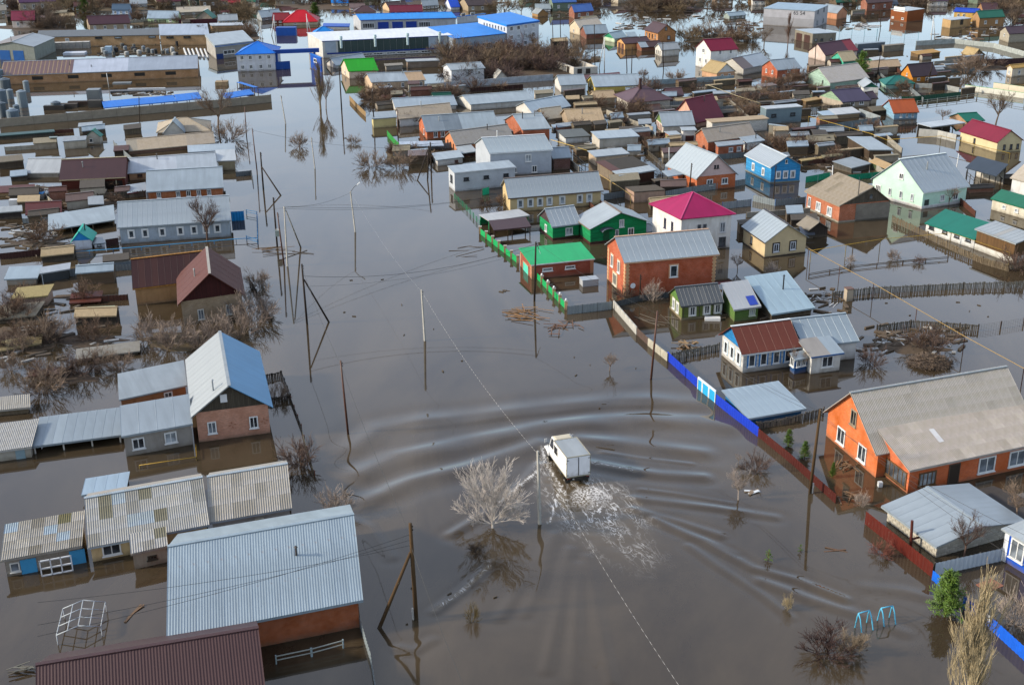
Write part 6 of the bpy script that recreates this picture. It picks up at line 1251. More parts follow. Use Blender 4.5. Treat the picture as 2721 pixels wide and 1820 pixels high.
fence('grey metal fence on the street bank by the seven-windowed house', 'metal', 'm:#6f7a80', .9, [(628, 470), (668, 466), (672, 490)], post='x:#3a3c3e')
fence('white and blue sheet gate at the street corner of the seven-windowed house', 'metal', 'x:#2a8acc', 1.6, [(616, 588), (650, 586)], post='x:#c9ccd0')
fence('low blue pipe fence around the bank by the seven-windowed house', 'rail', 'x:#3a7fb0', .8, [(655, 640), (686, 650), (684, 575), (655, 570)], post='x:#3a6f98')
fence('dark picket fence before the brown-gabled house', 'picket', 'w:#4a4238', .8, [(662, 750), (690, 800), (722, 862)], post='w:#3a342c')
fence('pale slab fence before the shrubs on the far street bank', 'slab', 'c:#b3b8bc', 1.5, [(1128, 240), (1260, 230), (1380, 220), (1470, 214)], post=None, step=3.)
fence('dark board fence behind the light metal roofs', 'metal', 'w:#4a3028', 1.2, [(1250, 248), (1390, 238)], post=None)
fence('yellow plank fence on the street bank', 'metal', 'wh:#b5966a', 1.2, [(929, 268), (955, 296), (972, 312)], post=None)
fence('bright green sheet fence on the street bank', 'metal', 'x:#2f8a3a', 1.2, [(1029, 362), (1048, 384), (1060, 396)], post=None)
fence('grey slab fence left of the whitewashed rusty-roofed house', 'slab', 'c:#9fb0b3', 1.2, [(1720, 226), (1850, 220), (1950, 214)], post=None, step=3.)
fence('long light fence across the upper right water', 'slab', 'c:#b3b8b3', 1.3, [(2434, 122), (2535, 116), (2640, 128), (2721, 150)], post='x:#7a8a8a', step=3.)
fence('dark maroon fence behind the tan slate gable', 'metal', 'x:#3a1f22', 1.5, [(2620, 174), (2721, 170)], post=None)
fence('white wall with a bright green band at the right edge', 'slab', 'x:#d9d6c8', 1.2, [(2563, 240), (2640, 250), (2721, 262)], post=None, cap='x:#12a050', step=4.)
fence('cream wall topped with dark green at the right edge', 'slab', 'x:#d8cdb4', 1.6, [(2638, 238), (2721, 250)], post=None, cap='x:#1f7a58', step=4.)
fence('dark green metal fence in the upper right flood', 'metal', 'x:#1f4f3c', 1.1, [(2394, 270), (2422, 270), (2552, 257)], post=None)
fence('long low rail fence in the upper right flood', 'rail', 'x:#8f9690', 1.0, [(2437, 280), (2596, 260), (2721, 282)], post='x:#7f867f', step=3.)
fence('pale concrete fence behind the teal hipped roof', 'slab', 'c:#a9aba6', 1.1, [(2431, 234), (2500, 236), (2548, 246)], post=None, step=3.)
fence('light blue mesh sports fence in the upper right water', 'mesh', 'x:#7fb0bc', 2.2, [(2230, 92), (2330, 98), (2440, 106)], post='x:#6fa0b0', step=4.)
fence('plank fence with slabs between the yards of the white block building', 'slab', 'c:#b0a796', 1.0, [(1612, 304), (1650, 320), (1690, 335), (1735, 350)], post=None, step=2.6)
fence('grey metal fence by the small brick garage', 'metal', 'm:#a3b5ba', 1.5, [(1705, 352), (1742, 372)], post=None)
fence('dark brown metal gate beside the small brick garage', 'metal', 'x:#3f2020', 1.5, [(1742, 374), (1766, 372)], post=None)
fence('grey-green metal fence below the brick front wing', 'metal', 'm:#7a8a8c', 1.0, [(1910, 424), (1984, 418)], post=None)
fence('plank fence behind the bare yard of the light-blue roofed building', 'picket', 'w:#6a5a4c', 1.0, [(1702, 375), (1740, 395), (1765, 410)], post='w:#4a4038')
# ------------------------------------------------------------------ small sheds and fence lengths crowding the yards
rz = random.Random(21)
ZN = [(1420, 255, 1800, 425, 26), (1790, 228, 2190, 335, 26), (2030, 362, 2350, 445, 15), (2200, 150, 2570, 252, 18), (965, 232, 1230, 300, 8), (1040, 380, 1150, 440, 3), (0, 330, 330, 420, 6), (0, 474, 330, 605, 9), (0, 690, 330, 870, 4), (1960, 560, 2120, 640, 3), (1540, 480, 1780, 560, 3), (2460, 470, 2700, 560, 3), (0, 20, 600, 80, 12), (1420, 60, 1640, 215, 4), (2230, 40, 2500, 60, 2)]
RO = [('grey metal', 'm:#a3aeb4'), ('rusty', 'm:#7d5a48'), ('mossy slate', 's:#8f8672'), ('dark felt', 's:#57514a'), ('tan slate', 's:#b09c7c'), ('brown metal', 't:#55382f'), ('light blue', 'm:#a3bccb')]
WA = ['w:#6a5c4c', 'w:#857862', 'p:#a89c8a', 'b:#9a6048', 'k:#a8a296', 'p:#c2b8a6', 'w:#4f463c', 'wh:#7d6a54']
for (x0, y0, x1, y1, n) in ZN:
    done = 0
    for _ in range(n * 14):
        if done >= n: break
        x, y = rz.uniform(x0, x1), rz.uniform(y0, y1); s_ = scl(y); el = TH + math.atan((y - 910) / FP); wd, dp, ht = rz.uniform(2.6, 5.5), rz.uniform(2.2, 3.6), rz.uniform(.9, 1.9); C_ = unp((x + wd * s_ / 2, y)); R_ = math.hypot(wd, dp) / 2
        if any(math.hypot(C_[0] - o[0], C_[1] - o[1]) < .72 * (q + R_) for _l, o, q in HL): continue
        nm, rf_ = rz.choice(RO); tp_ = y - ht * s_ * math.cos(el); sl_ = rz.uniform(-.12, -.03); gk = rz.random() < .5; dd = (dp / 2 * (math.sin(el) + .42)) if gk else dp * (math.sin(el) + .1)
        house(near('small %s roofed shed' % nm, (x, y)), (x, tp_), (x + wd * s_, tp_ + sl_ * wd * s_), (x + wd * s_ + rz.uniform(-2, 3), tp_ + sl_ * wd * s_ - dd * s_), ht * s_ * math.cos(el), 'g' if gk else 's', 24 if gk else rz.uniform(3, 12), w=rz.choice(WA), rf=rf_, name='shed', oh=.12, og=.12, group='small sheds in the yards'); done += 1
    for k in range(max(2, n // 2)):
        x, y = rz.uniform(x0, x1), rz.uniform(y0, y1); s_ = scl(y); ln = rz.uniform(6, 14) * s_
        ty, m_, wd_ = rz.choice([('picket', 'w:#6f6658', 'grey plank'), ('metal', 'm:#8a969a', 'grey metal'), ('slab', 'c:#a8a294', 'concrete slab'), ('picket', 'w:#7d6c56', 'brown plank'), ('metal', 't:#5a3a30', 'brown metal'), ('rail', 'x:#5a5248', 'thin rail')])
        dx, dy = (ln, -.07 * ln) if rz.random() < .6 else (ln * .45, ln * .4)
        fence(near('%s yard fence' % wd_, (x, y)), ty, m_, rz.uniform(.7, 1.2), [(x, y), (x + dx, y + dy)], group='yard fences')
# far cottages filling the top of the picture
FC = [('maroon', 't:#5f2430'), ('grey', 'm:#9fadb6'), ('brown', 't:#4d3836'), ('slate', 's:#a39a8c'), ('green', 't:#1f5f4c'), ('blue', 't:#3f62a0')]
for (x0, y0, x1, y1, n) in [(1640, -14, 2721, 14, 20), (0, -14, 640, 26, 16), (640, -16, 1640, 2, 12), (1420, 30, 1560, 60, 2), (2180, 20, 2340, 40, 2), (2560, 60, 2650, 80, 1)]:
    done = 0
    for _ in range(n * 12):
        if done >= n: break
        x, y = rz.uniform(x0, x1), rz.uniform(y0, y1); s_ = scl(y); el = TH + math.atan((y - 910) / FP); wd, dp, ht = rz.uniform(6, 10), rz.uniform(3., 4.), rz.uniform(1.6, 3.2); C_ = unp((x + wd * s_ / 2, y - 2)); R_ = math.hypot(wd, 2 * dp) / 2
        if any(math.hypot(C_[0] - o[0], C_[1] - o[1]) < .7 * (q + R_) for _l, o, q in HL): continue
        nm, rf_ = rz.choice(FC); tp_ = y - ht * s_ * math.cos(el); sl_ = rz.uniform(-.12, .03)
        h = house(near('far %s roofed cottage' % nm, (x, y)), (x, tp_), (x + wd * s_, tp_ + sl_ * wd * s_), (x + rz.uniform(-6, 0), tp_ - dp * s_ * (math.sin(el) + .55)), ht * s_ * math.cos(el), 'g', 30, w=rz.choice(['p:#c9bda8', 'p:#b0a28c', 'b:#9a5a40', 'p:#d3cdc2', 'wh:#8a9a86', 'p:#a8835c', 'wh:#7d6a54']), rf=rf_, name='house', at='a', oh=.2, og=.2, group='far cottages'); done += 1
        for t_ in (.25, .7): h.window('f', t_, None, .8, min(1., h.zf * .5))
# ------------------------------------------------------------------ poles, wires, pipes
T1 = pole('wooden pole with a slanting brace and white concrete stub, nearest in the street', (1106, 1645), (1090, 1390), 'wood2', ((1008, 1668), (1091, 1467)), stub=1., r=.17)
T2 = pole('pale concrete pole just left of the box truck', (1434, 1392), (1429, 1198), 'conc', r=.16)
T3 = pole('weathered wooden pole with a concrete foot before the large orange house', (2152, 1310), (2180, 1088), 'wood2', stub=-1., r=.15)
T4 = pole('dark wooden pole with a pale foot in the left of the street', (925, 1152), (905, 958), 'rust', r=.11)
T5 = pole('pale concrete pole alone in the middle of the street', (1129, 906), (1120, 770), 'conc', r=.15)
T6 = pole('dark wooden pole with a long brace and a small meter box', (816, 862), (802, 702), 'wood', ((874, 856), (808, 743)), r=.13)
T7 = pole('pale street lamp pole with a curved lamp arm in the street', (944, 617), (931, 509), 'conc', lamp=(949, 492), r=.13)
T8 = pole('concrete pole of the transformer cluster on the left bank', (764, 708), (755, 549), 'conc', ((799, 657), (760, 560)), r=.13)
T8b = pole('dark wooden pole beside the transformer cluster on the left bank', (755, 706), (737, 565), 'rust', r=.11)
T8c = pole('wooden pole carrying a grey transformer on the left bank', (737, 658), (726, 525), 'wood', r=.13, trans=.3)
T9 = pole('wooden pole with a long brace standing near the left bank', (700, 505), (692, 405), 'wood', ((746, 520), (695, 443)), r=.14)
T10 = pole('dark pole at the left bank beside the white metal roofs', (683, 455), (670, 342), 'rust', r=.1)
T10b = pole('dark pole at the left bank further up the street', (655, 362), (650, 285), 'rust', r=.1)
T11 = pole('pale lamp pole in the far part of the street', (837, 449), (827, 365), 'conc', r=.11)
T12 = pole('pale pole at the far left of the street near the depot corner', (759, 330), (746, 254), 'conc', r=.12)
T13 = pole('dark wooden pole on the far right bank by the yellow fence', (908, 295), (901, 176), 'wood', r=.14)
T13b = pole('dark pole with a white lamp head on the right bank', (995, 338), (988, 247), 'wood', lamp=(989, 243), r=.12)
T13c = pole('dark pole before the pale yellow garage', (1058, 368), (1056, 292), 'rust', r=.1)
T14 = pole('wooden pole with a brace on the right bank by the white garage', (1146, 460), (1143, 378), 'wood', ((1109, 480), (1137, 398)), r=.13)
T14b = pole('second wooden pole of the pair by the white garage', (1136, 478), (1139, 388), 'wood', r=.12)
T15 = pole('wooden pole with a lamp standing by the green picket fence', (1420, 800), (1424, 643), 'wood', lamp=(1432, 664), r=.13)
T16 = pole('dark pole with a small white plate near the cream slab fence', (1730, 1008), (1747, 827), 'rust', r=.12)
T17 = pole('dark pole behind the magenta roof', (1832, 512), (1838, 434), 'wood', r=.11)
T18 = pole('wooden pole in the upper right yards', (2331, 205), (2340, 140), 'wood', r=.12)
T19 = pole('slanted pole pair by the gambrel-roofed orange house', (2466, 225), (2480, 163), 'wood', ((2456, 226), (2478, 180)), r=.11)
UP = [((1581, 188), (1579, 66)), ((1490, 116), (1488, 33)), ((2627, 120), (2632, 69)), ((2339, 82), (2341, 15)), ((1470, 128), (1468, 60)), ((1666, 190), (1664, 130)), ((1763, 190), (1761, 110)), ((1678, 196), (1680, 125)), ((2165, 176), (2168, 120))]
UL = ['by the unfinished white house', 'left of the cream house at the crossing', 'in the bright water at the right', 'before the brown roadside building', 'beside the factory office corner', 'at the flooded crossing', 'in front of the small white cottage', 'in the middle of the flooded crossing', 'by the white and pink house']
UT = [pole('slim dark far pole ' + l_, b_, t_, 'wood', r=.11, group='slim far poles') for (b_, t_), l_ in zip(UP, UL)]
pole('white A-shaped pole at the bright flooded crossing', (1606, 186), (1606, 99), 'white', ((1592, 182), (1605, 108)), r=.12)
pole('white A-shaped pole in the upper right water', (2474, 108), (2481, 42), 'white', ((2484, 106), (2481, 46)), r=.13)
for i, (b_, t_, l_) in enumerate([((722, 96), (728, 40), 'left of the street end'), ((818, 92), (814, 38), 'before the red hipped roof'), ((690, 118), (692, 60), 'by the far workshop')]): pole('pale double pole ' + l_, b_, t_, 'white', ((b_[0] + 9, b_[1] - 2), (t_[0], t_[1] + 6)), r=.12)
for b_, t_, l_ in [((372, 340), (369, 258), 'before the depot wall'), ((245, 212), (242, 172), 'dark, before the brick stable'), ((289, 232), (283, 195), 'pale, before the brick stable'), ((2056, 520), (2062, 440), 'by the bright blue cottage'), ((2208, 545), (2213, 440), 'white, left of the mint house'), ((2538, 472), (2548, 408), 'white, right of the mint house'), ((1778, 440), (1778, 392), 'white, left of the pink-gabled house'), ((1700, 792), (1702, 730), 'dark, before the red brick house')]:
    pole('single slim pole ' + l_, b_, t_, 'white' if 'white' in l_ or 'pale' in l_ else 'wood', r=.09)
wire('pale twisted cable from the middle concrete pole down to the pole beside the truck', T5 - Z3 * .2, T2 - Z3 * .3, 1.0, .009, 'tc:#c9c6c0')
wire('pale twisted cable from the pole beside the truck towards the bottom edge', T2 - Z3 * .3, unp((1900, 1960), 4.6), .8, .009, 'tc:#c9c6c0')
wire('pale twisted cable from the lamp pole to the middle concrete pole', T7, T5 - Z3 * .2, 1.0, .008, 'tc:#a9a9ac')
wire('dark line crossing the street from the transformer cluster to the cream house, upper', T8, unp((1330, 520), 5.), .9)
wire('dark line crossing the street from the transformer cluster to the cream house, lower', T8 - Z3 * .3, unp((1280, 528), 4.), .8)
wire('dark line from the transformer cluster to the lamp pole', T8, T7 - Z3 * .2, .7)
wire('dark sagging line from the braced pole across to the green fence pole', T6 - Z3 * 1.6, T15 - Z3 * .3, 1.6, .022)
wire('thin line across the street below the sagging line', T6 - Z3 * 3., T15 - Z3 * 1., 1.2, .012)
wire('dark line between the far left pole and the right bank', T10 - Z3 * .3, T14b - Z3 * .3, 1.2)
wire('dark line from the braced pole to the left dark pole', T6 - Z3 * .3, T4 - Z3 * .5, .8)
wire('dark line from the left dark pole to the braced foreground pole', T4 - Z3 * .5, T1 - Z3 * 1., .8)
wire('dark line from the foreground pole out of the bottom of the picture', T1 - Z3 * 2.2, unp((1265, 1900), 4.), .5)
for k, (q_, l_) in enumerate([((430, 1650), 'lowest'), ((430, 1620), 'middle'), ((430, 1560), 'upper')]): wire('thin dark wire over the pale-blue shed roof, ' + l_, T1 - Z3 * (1. + .5 * k), unp((q_[0] - 330, q_[1] + 40), 7.5), .5, .016)
for k, (q_, l_) in enumerate([((2721, 1500), 'nearest'), ((2721, 1462), 'middle'), ((2721, 1420), 'farthest')]): wire('thin dark wire over the block garage roof, ' + l_, T3 - Z3 * (.3 + .25 * k), unp(q_, 6.), .5, .016)
for k, (q_, l_) in enumerate([((2120, 1112), 'left'), ((2146, 1096), 'right')]): wire('thin dark wire over the open blue shed, ' + l_, T16 - Z3 * (.4 + k * .3), T3 - Z3 * (.2 + k * .4), .8, .016)
wire('thin dark wire from the green fence pole to the plate-bearing pole', T15, T16 - Z3 * .3, .6, .015)
pipe_run('long yellow gas pipe on posts slanting across the flooded gardens', [(2149, 661), (2322, 754), (2564, 894), (2721, 979), (2800, 1022)], 2.4, .038, 'x:#a88a50', postm='x:#5a3c30', drop=7.)
pipe_run('thin yellow gas pipe over the still garden to the timber shed', [(2155, 666), (2340, 636), (2528, 619), (2684, 672)], 1.9, .035, 'x:#b09038', drop=6.)
pipe_run('yellow gas pipe passing the burgundy house', [(2149, 310), (2315, 356), (2355, 372), (2501, 362), (2684, 408)], 1.8, .05, 'x:#b8963a', drop=6.)
pipe_run('yellow gas pipe in front of the pink brick house', [(520, 1180), (522, 1214), (370, 1236)], .35, .04, 'x:#b9963c', drop=3.)
pipe_run('light blue pipe rail before the seven-windowed house', [(173, 671), (300, 662), (450, 650), (627, 635), (684, 632)], .5, .06, 'x:#4a9fd0', 'water_pipe', 'x:#3a86b4', 3.2)
pipe_run('yellow-brown gas pipe by the long cream house', [(1590, 462), (1650, 500), (1676, 518)], 1.6, .06, 'x:#b99a5c', drop=4.)
pipe_run('pale pipe through the yards before the light-blue roofed building', [(1464, 372), (1520, 388), (1565, 402)], 1.6, .06, 'x:#c9ab5a', drop=4.)
pipe_run('thin pale pipe beside the whitewashed rusty-roofed house', [(1880, 226), (1960, 256), (2020, 275)], 1.6, .06, 'x:#b5a884', drop=5.)
# ------------------------------------------------------------------ trees and shrubs
LT, BR, DK = 'tw:#b3a396', 'tw:#927e6d', 'tw:#6a564c'
tree('pale bare tree with spraying branches in the water left of the truck', (1309, 1402), 172, 'spray', 0, 'tw:#e0d5ca', .84)
tree('tall pale bare poplar at the bottom right', (2560, 1935), 430, 'poplar', 0, 'tw:#c2b08c', 1.0)
tree('bushy green pine behind the poplar at the bottom right', (2512, 1632), 118, 'pine', 0, wide=1.25)
tree('dark low thicket standing in the water by the swings', (2200, 1735), 62, 'bush', 0, 'tw:#4a3630', 1.9)
tree('small pale shrub beside the dark thicket', (2262, 1738), 62, 'spray', 1, 'tw:#a8957e', .8)
tree('small yellow-green pine sapling in the water', (2041, 1490), 32, 'sprig', 1, wide=1.3); tree('tiny green pine sapling near the debris board', (2126, 1466), 20, 'sprig', 2, wide=1.4)
tree('pale bare sapling with debris at its foot in the right of the street', (1962, 1328), 78, 'tree', 1, LT, .8)
tree('reddish low shrub at the rust-red fence', (2342, 1474), 34, 'bush', 1, 'tw:#8a5648', 1.2)
tree('dry grass tuft right of the wake', (2094, 1618), 44, 'bush', 2, 'tw:#b9a680', .35, 'grass_tuft'); tree('dry grass tuft left of the wake', (1256, 1650), 46, 'bush', 1, 'tw:#7d6b44', .5, 'grass_tuft')
tree('black shrub almost under water beside the pale bare tree', (1262, 1466), 18, 'bush', 2, 'tw:#2f2824', 1.6)
tree('young pine inside the dark red fence, left', (2095, 1185), 44, 'pine', 1, wide=1.1); tree('young pine inside the dark red fence, right', (2138, 1216), 44, 'pine', 2, wide=1.2); tree('small fir inside the dark red fence near the pole', (2212, 1268), 40, 'pine', 0, wide=.8)
tree('bare fruit tree before the seven-windowed house', (551, 640), 118, 'tree', 0, DK, .95)
tree('tall yellowish bare poplar far down the street', (852, 292), 128, 'poplar', 1, 'tw:#8f7d60', 1.0); tree('leaning bare tree beside the far street poplar', (866, 290), 90, 'tree', 2, BR, .6)
tree('round bare shrub alone in the far street', (795, 392), 40, 'bush', 0, BR, 1.1); tree('bare willow shrub by the right bank', (988, 445), 46, 'bush', 1, BR, 1.2); tree('larger bare shrub by the braced poles on the right bank', (1062, 446), 50, 'bush', 2, BR, .9); tree('thin bare shrub in the far street', (938, 382), 24, 'bush', 2, BR, 1.)
tree('big bare tree before the depot wall', (580, 348), 126, 'tree', 1, 'tw:#84705f', .8); tree('bare bushes under the big bare tree', (610, 372), 56, 'bush', 1, BR, 1.1)
def clump(lbs, pts, hs, kind, tw, grp, wd=1.):
    for i, (p, l_) in enumerate(zip(pts, lbs)): tree(l_, p, hs[i % len(hs)], kind, i, tw, wd, group=grp)
P6 = [(396, 905), (455, 925), (520, 918), (585, 910), (640, 890), (668, 850)]
L6 = ['farthest left', 'second from the left', 'in the middle of the row', 'below the plank gable', 'at the right corner of the wall', 'at the street edge']
clump(['tangled bare shrub before the brown-roofed house, ' + s for s in L6], P6, [72, 80, 68, 76], 'bush', 'tw:#a08e80', 'shrubs before the brown-roofed house', .95)
P7 = [(60, 935), (130, 905), (150, 1010), (210, 990), (260, 965), (320, 985), (30, 985), (115, 1045), (690, 760), (705, 830)]
L7 = ['beside the collapsed yellowed roof', 'tall, left of the grey flat roof', 'near the kennel shed', 'below the grey flat roof', 'under the middle of the grey flat roof', 'left of the pale wing roof', 'at the left edge', 'behind the plank shed', 'at the dark picket fence top', 'at the dark picket fence end']
clump(['bare garden shrub on the left, ' + s for s in L7], P7, [54, 74, 44, 40, 46, 52], 'bush', BR, 'garden shrubs on the left', 1.)
P8 = [(1180 + (i % 10) * 38 + (i // 10) * 17, 152 + (i // 10) * 26 + (i * 7) % 11) for i in range(24)]
for i, p in enumerate(P8): tree(near('brown thicket shrub', p), p, [46, 58, 40, 52][i % 4], 'bush', i, ['tw:#6f5f52', 'tw:#7f6c58', 'tw:#63504a'][i % 3], 1.3, group='thicket below the factory office')
tree('big bare tree at the flooded crossing beside the thicket', (1540, 165), 62, 'tree', 0, 'tw:#84705f', 1.); tree('broad bare tree in front of the factory hall end', (1420, 128), 40, 'tree', 1, 'tw:#84705f', 1.2)
SP = [((1962, 1230), 24, 'thin pinkish sapling in the water near the dark red fence'), ((1620, 985), 46, 'faint bare shrub drowned in the middle of the street'), ((800, 1235), 74, 'red-brown bare shrub inside the left bank fence'), ((895, 1370), 80, 'olive bare shrub at the corner of the long shed'), ((740, 1060), 44, 'dark weeds inside the black rail fence'), ((1660, 790), 36, 'bare shrub before the red brick house, left'), ((1735, 800), 52, 'bare shrub before the red brick house, right'), ((2120, 985), 62, 'bare sapling before the blue glazed porch'), ((2310, 970), 50, 'reddish bare shrub behind the white annex'), ((2478, 545), 42, 'bare sapling before the mint house'), ((2520, 545), 52, 'second bare sapling by the mint house'), ((2560, 1480), 110, 'bare sapling behind the white metal fence'), ((2700, 1660), 90, 'pale bare shrub inside the bright blue fence'), ((2700, 1380), 96, 'pale bare tree on the dark boards at the right edge'), ((2715, 720), 70, 'dark bush at the right end of the plank fence'), ((2260, 700), 24, 'bare brush in the still garden, left'), ((2375, 690), 28, 'bare brush in the still garden, middle'), ((2440, 700), 22, 'bare brush in the still garden, right'), ((2050, 735), 40, 'leafless shrub behind the red brick house'), ((1960, 720), 44, 'bare tree right of the red brick house'), ((2005, 1250), 50, 'brambles at the end of the royal blue fence'), ((2290, 1345), 38, 'tangled reddish shrub beside the large orange house')]
for i, (p, hh, l_) in enumerate(SP): tree(l_, p, hh, 'tree' if 'sapling' in l_ or 'tree' in l_ else 'bush', i, [LT, BR, DK][i % 3], .9)
tree('bare pear-shaped tree in the upper right flood', (2645, 330), 88, 'tree', 2, 'tw:#6f5f50', .95); tree('little round bare tree in the upper right flood', (2505, 322), 34, 'tree', 1, 'tw:#84705f', 1.2)
tree('green conifer among the roofs in the upper right', (2288, 205), 68, 'pine', 1, wide=1.3); tree('dark green pine near the street end', (838, 50), 42, 'pine', 2, wide=1.6); tree('dark green pine at the top left', (225, 34), 46, 'pine', 0, wide=1.4)
tree('broad brown bush beside the dark maroon fence', (2570, 195), 52, 'bush', 0, BR, 1.4); tree('bare trunk with a short crown before the grey warehouse', (2093, 122), 88, 'poplar', 2, 'tw:#7a5f50', .7)
P9 = [(40, 62), (150, 78), (175, 60), (200, 82), (110, 50), (250, 34), (470, 12), (440, 20), (560, 108), (548, 112), (640, 30), (655, 45), (690, 20), (1010, 4), (1340, 30), (1385, 40), (1690, 30), (1715, 34), (1745, 30), (1775, 26), (1800, 34), (1880, 26), (1905, 30), (2000, 110), (2030, 120), (1850, 100), (1820, 110), (2180, 8), (2240, 6), (2290, 18), (2330, 10), (2430, 12), (2545, 14), (2660, 30), (2690, 60), (2710, 24), (1960, 20), (2060, -4), (1560, 6), (1500, 4), (1600, 20), (860, 6), (740, 14), (310, 6), (20, 8), (90, 18), (1440, 2), (2590, 6), (2640, 4)]
rt9 = random.Random(4); P9 += [(rt9.uniform(0, 700), rt9.uniform(-6, 36)) for _ in range(26)] + [(rt9.uniform(1660, 2721), rt9.uniform(-10, 22)) for _ in range(34)] + [(rt9.uniform(700, 1660), rt9.uniform(-10, 6)) for _ in range(18)]
for i, p in enumerate(P9):
    x_ = p[0]; l_ = 'upper left' if x_ < 700 else 'top centre' if x_ < 1420 else 'upper right'
    lb_ = near('leafless tree', p); lb_ = 'leafless far tree at the ' + l_ if lb_.endswith('neighbours') else lb_
    tree(lb_, p, [34, 44, 28, 38, 46][i % 5], 'tree' if i % 3 == 0 else 'bush', i, ['tw:#7a6a5a', 'tw:#6a5a4c', 'tw:#857259'][i % 3], 1.2, group='far bare trees ' + l_)
P10 = [(1580, 330), (1640, 330), (1900, 352), (1960, 330), (2000, 270), (2030, 250), (2105, 350), (2150, 400), (1655, 285), (1690, 300), (1745, 270), (1985, 300), (2080, 290), (2090, 235), (2170, 240), (2120, 225), (1850, 245), (1800, 215), (1710, 205), (990, 225), (1010, 275), (1030, 280), (960, 215), (1180, 255), (1430, 320), (1540, 345), (1700, 380), (1720, 400), (2180, 385), (2120, 380), (2230, 420), (2010, 420), (1755, 480), (1340, 545), (1290, 545), (1130, 430), (1100, 405), (1085, 330), (150, 560), (300, 500), (100, 640), (60, 780), (330, 640), (1260, 240), (1330, 240), (2400, 240), (2250, 250)]
NB = ['by the sand-coloured barn', 'by the grey yard fences', 'beside the block building', 'near the pale roofs', 'in a flooded yard']
for i, p in enumerate(P10): tree(near('low brown shrub', p), p, [26, 32, 22, 36][i % 4], 'bush', i, ['tw:#7a6352', 'tw:#66544a', 'tw:#8a7460'][i % 3], 1.2, group='yard shrubs right' if p[0] > 900 else 'yard shrubs left')
# ground that just breaks the surface, with brush on it
BK = [(1370, 168, 215, 44, 16), (100, 74, 110, 13, 6), (430, 60, 130, 8, 4), (650, 98, 40, 18, 3), (60, 22, 90, 12, 5), (480, 8, 170, 10, 8), (860, 18, 130, 10, 5), (1210, 8, 150, 10, 5), (2010, 262, 120, 24, 6), (2085, 395, 80, 20, 4), (2200, 428, 60, 16, 2), (1690, 302, 56, 14, 3), (1740, 252, 50, 9, 2), (1962, 312, 50, 12, 2), (2050, 236, 70, 12, 3), (2420, 922, 110, 20, 2), (1004, 264, 50, 13, 4), (1046, 404, 22, 22, 2), (60, 905, 110, 40, 3), (230, 905, 110, 16, 2), (60, 850, 80, 18, 2), (200, 790, 60, 10, 1), (160, 1000, 100, 22, 2), (95, 525, 90, 14, 1), (250, 540, 110, 12, 1), (100, 645, 80, 10, 1), (500, 905, 150, 26, 0), (2420, 2, 320, 12, 12), (1750, 24, 140, 10, 8), (1910, 104, 100, 13, 6), (2660, 30, 80, 10, 4), (1540, 20, 120, 8, 4), (2130, 222, 60, 9, 2), (2620, 182, 60, 8, 2), (2330, 356, 60, 8, 1), (1600, 292, 40, 8, 1), (1450, 330, 40, 7, 1), (1180, 262, 60, 7, 2), (300, 28, 120, 8, 4), (1720, 395, 40, 8, 1)]
for i, (x_, y_, rx_, ry_, n_) in enumerate(BK):
    bank((x_, y_), rx_, ry_, i, ['c:#5f5040', 'c:#55483c', 'c:#665842'][i % 3])
    rg_ = random.Random(100 + i)
    for k in range(n_):
        a_, q_ = rg_.uniform(0, 6.28), rg_.uniform(.1, .85); p = (x_ + rx_ * q_ * math.cos(a_), y_ + ry_ * q_ * math.sin(a_)); tree(near('tangled brown brush', p), p, rg_.uniform(26, 44) * (1.5 if y_ > 600 else 1), 'bush', k, ['tw:#7a6352', 'tw:#66544a', 'tw:#8a7460'][k % 3], 1.25, group='brush on the banks')
# ------------------------------------------------------------------ swings, frames, debris, yard things
def tubes(name, label, cat, m, segs, r=.05, org=None, part='tube'):
    o = np.asarray(org if org is not None else segs[0][0], float).copy(); o[2] = 0; rt = root(name, label, cat, o)
    for s in segs:
        mb = MB(); mb.tube(s, r, 8); mb.build(part, m, rt, o, True)
    return rt
for lab, tp, lg in [('left light-blue metal swing frame standing in the water', ((2281.6, 1629), (2310, 1621)), ((2272, 1666), (2289.5, 1680), (2303, 1653), (2320, 1672))), ('right light-blue metal swing frame standing in the water', ((2342, 1615), (2372, 1609)), ((2331, 1648.5), (2349.5, 1664.5), (2363, 1639), (2380, 1658)))]:
    L4 = [unp(p) for p in lg]; a_ = vup(tp[0], (L4[0] + L4[1]) / 2); b_ = vup(tp[1], (L4[2] + L4[3]) / 2); sg = [[a_, b_]]
    for k, top_ in ((0, a_), (1, a_), (2, b_), (3, b_)):
        kn = L4[k] * .28 + top_ * .72 + (L4[k] - top_) * V3(.18, .18, 0); ft = L4[k] + (L4[k] - kn) * (.65 / max(.3, kn[2])); ft[2] = GZ; sg.append([top_, kn, L4[k], ft])
    tubes('swing_frame', lab, 'swing', 'x:#5fb8d8', sg, .05, None, 'frame_tube')
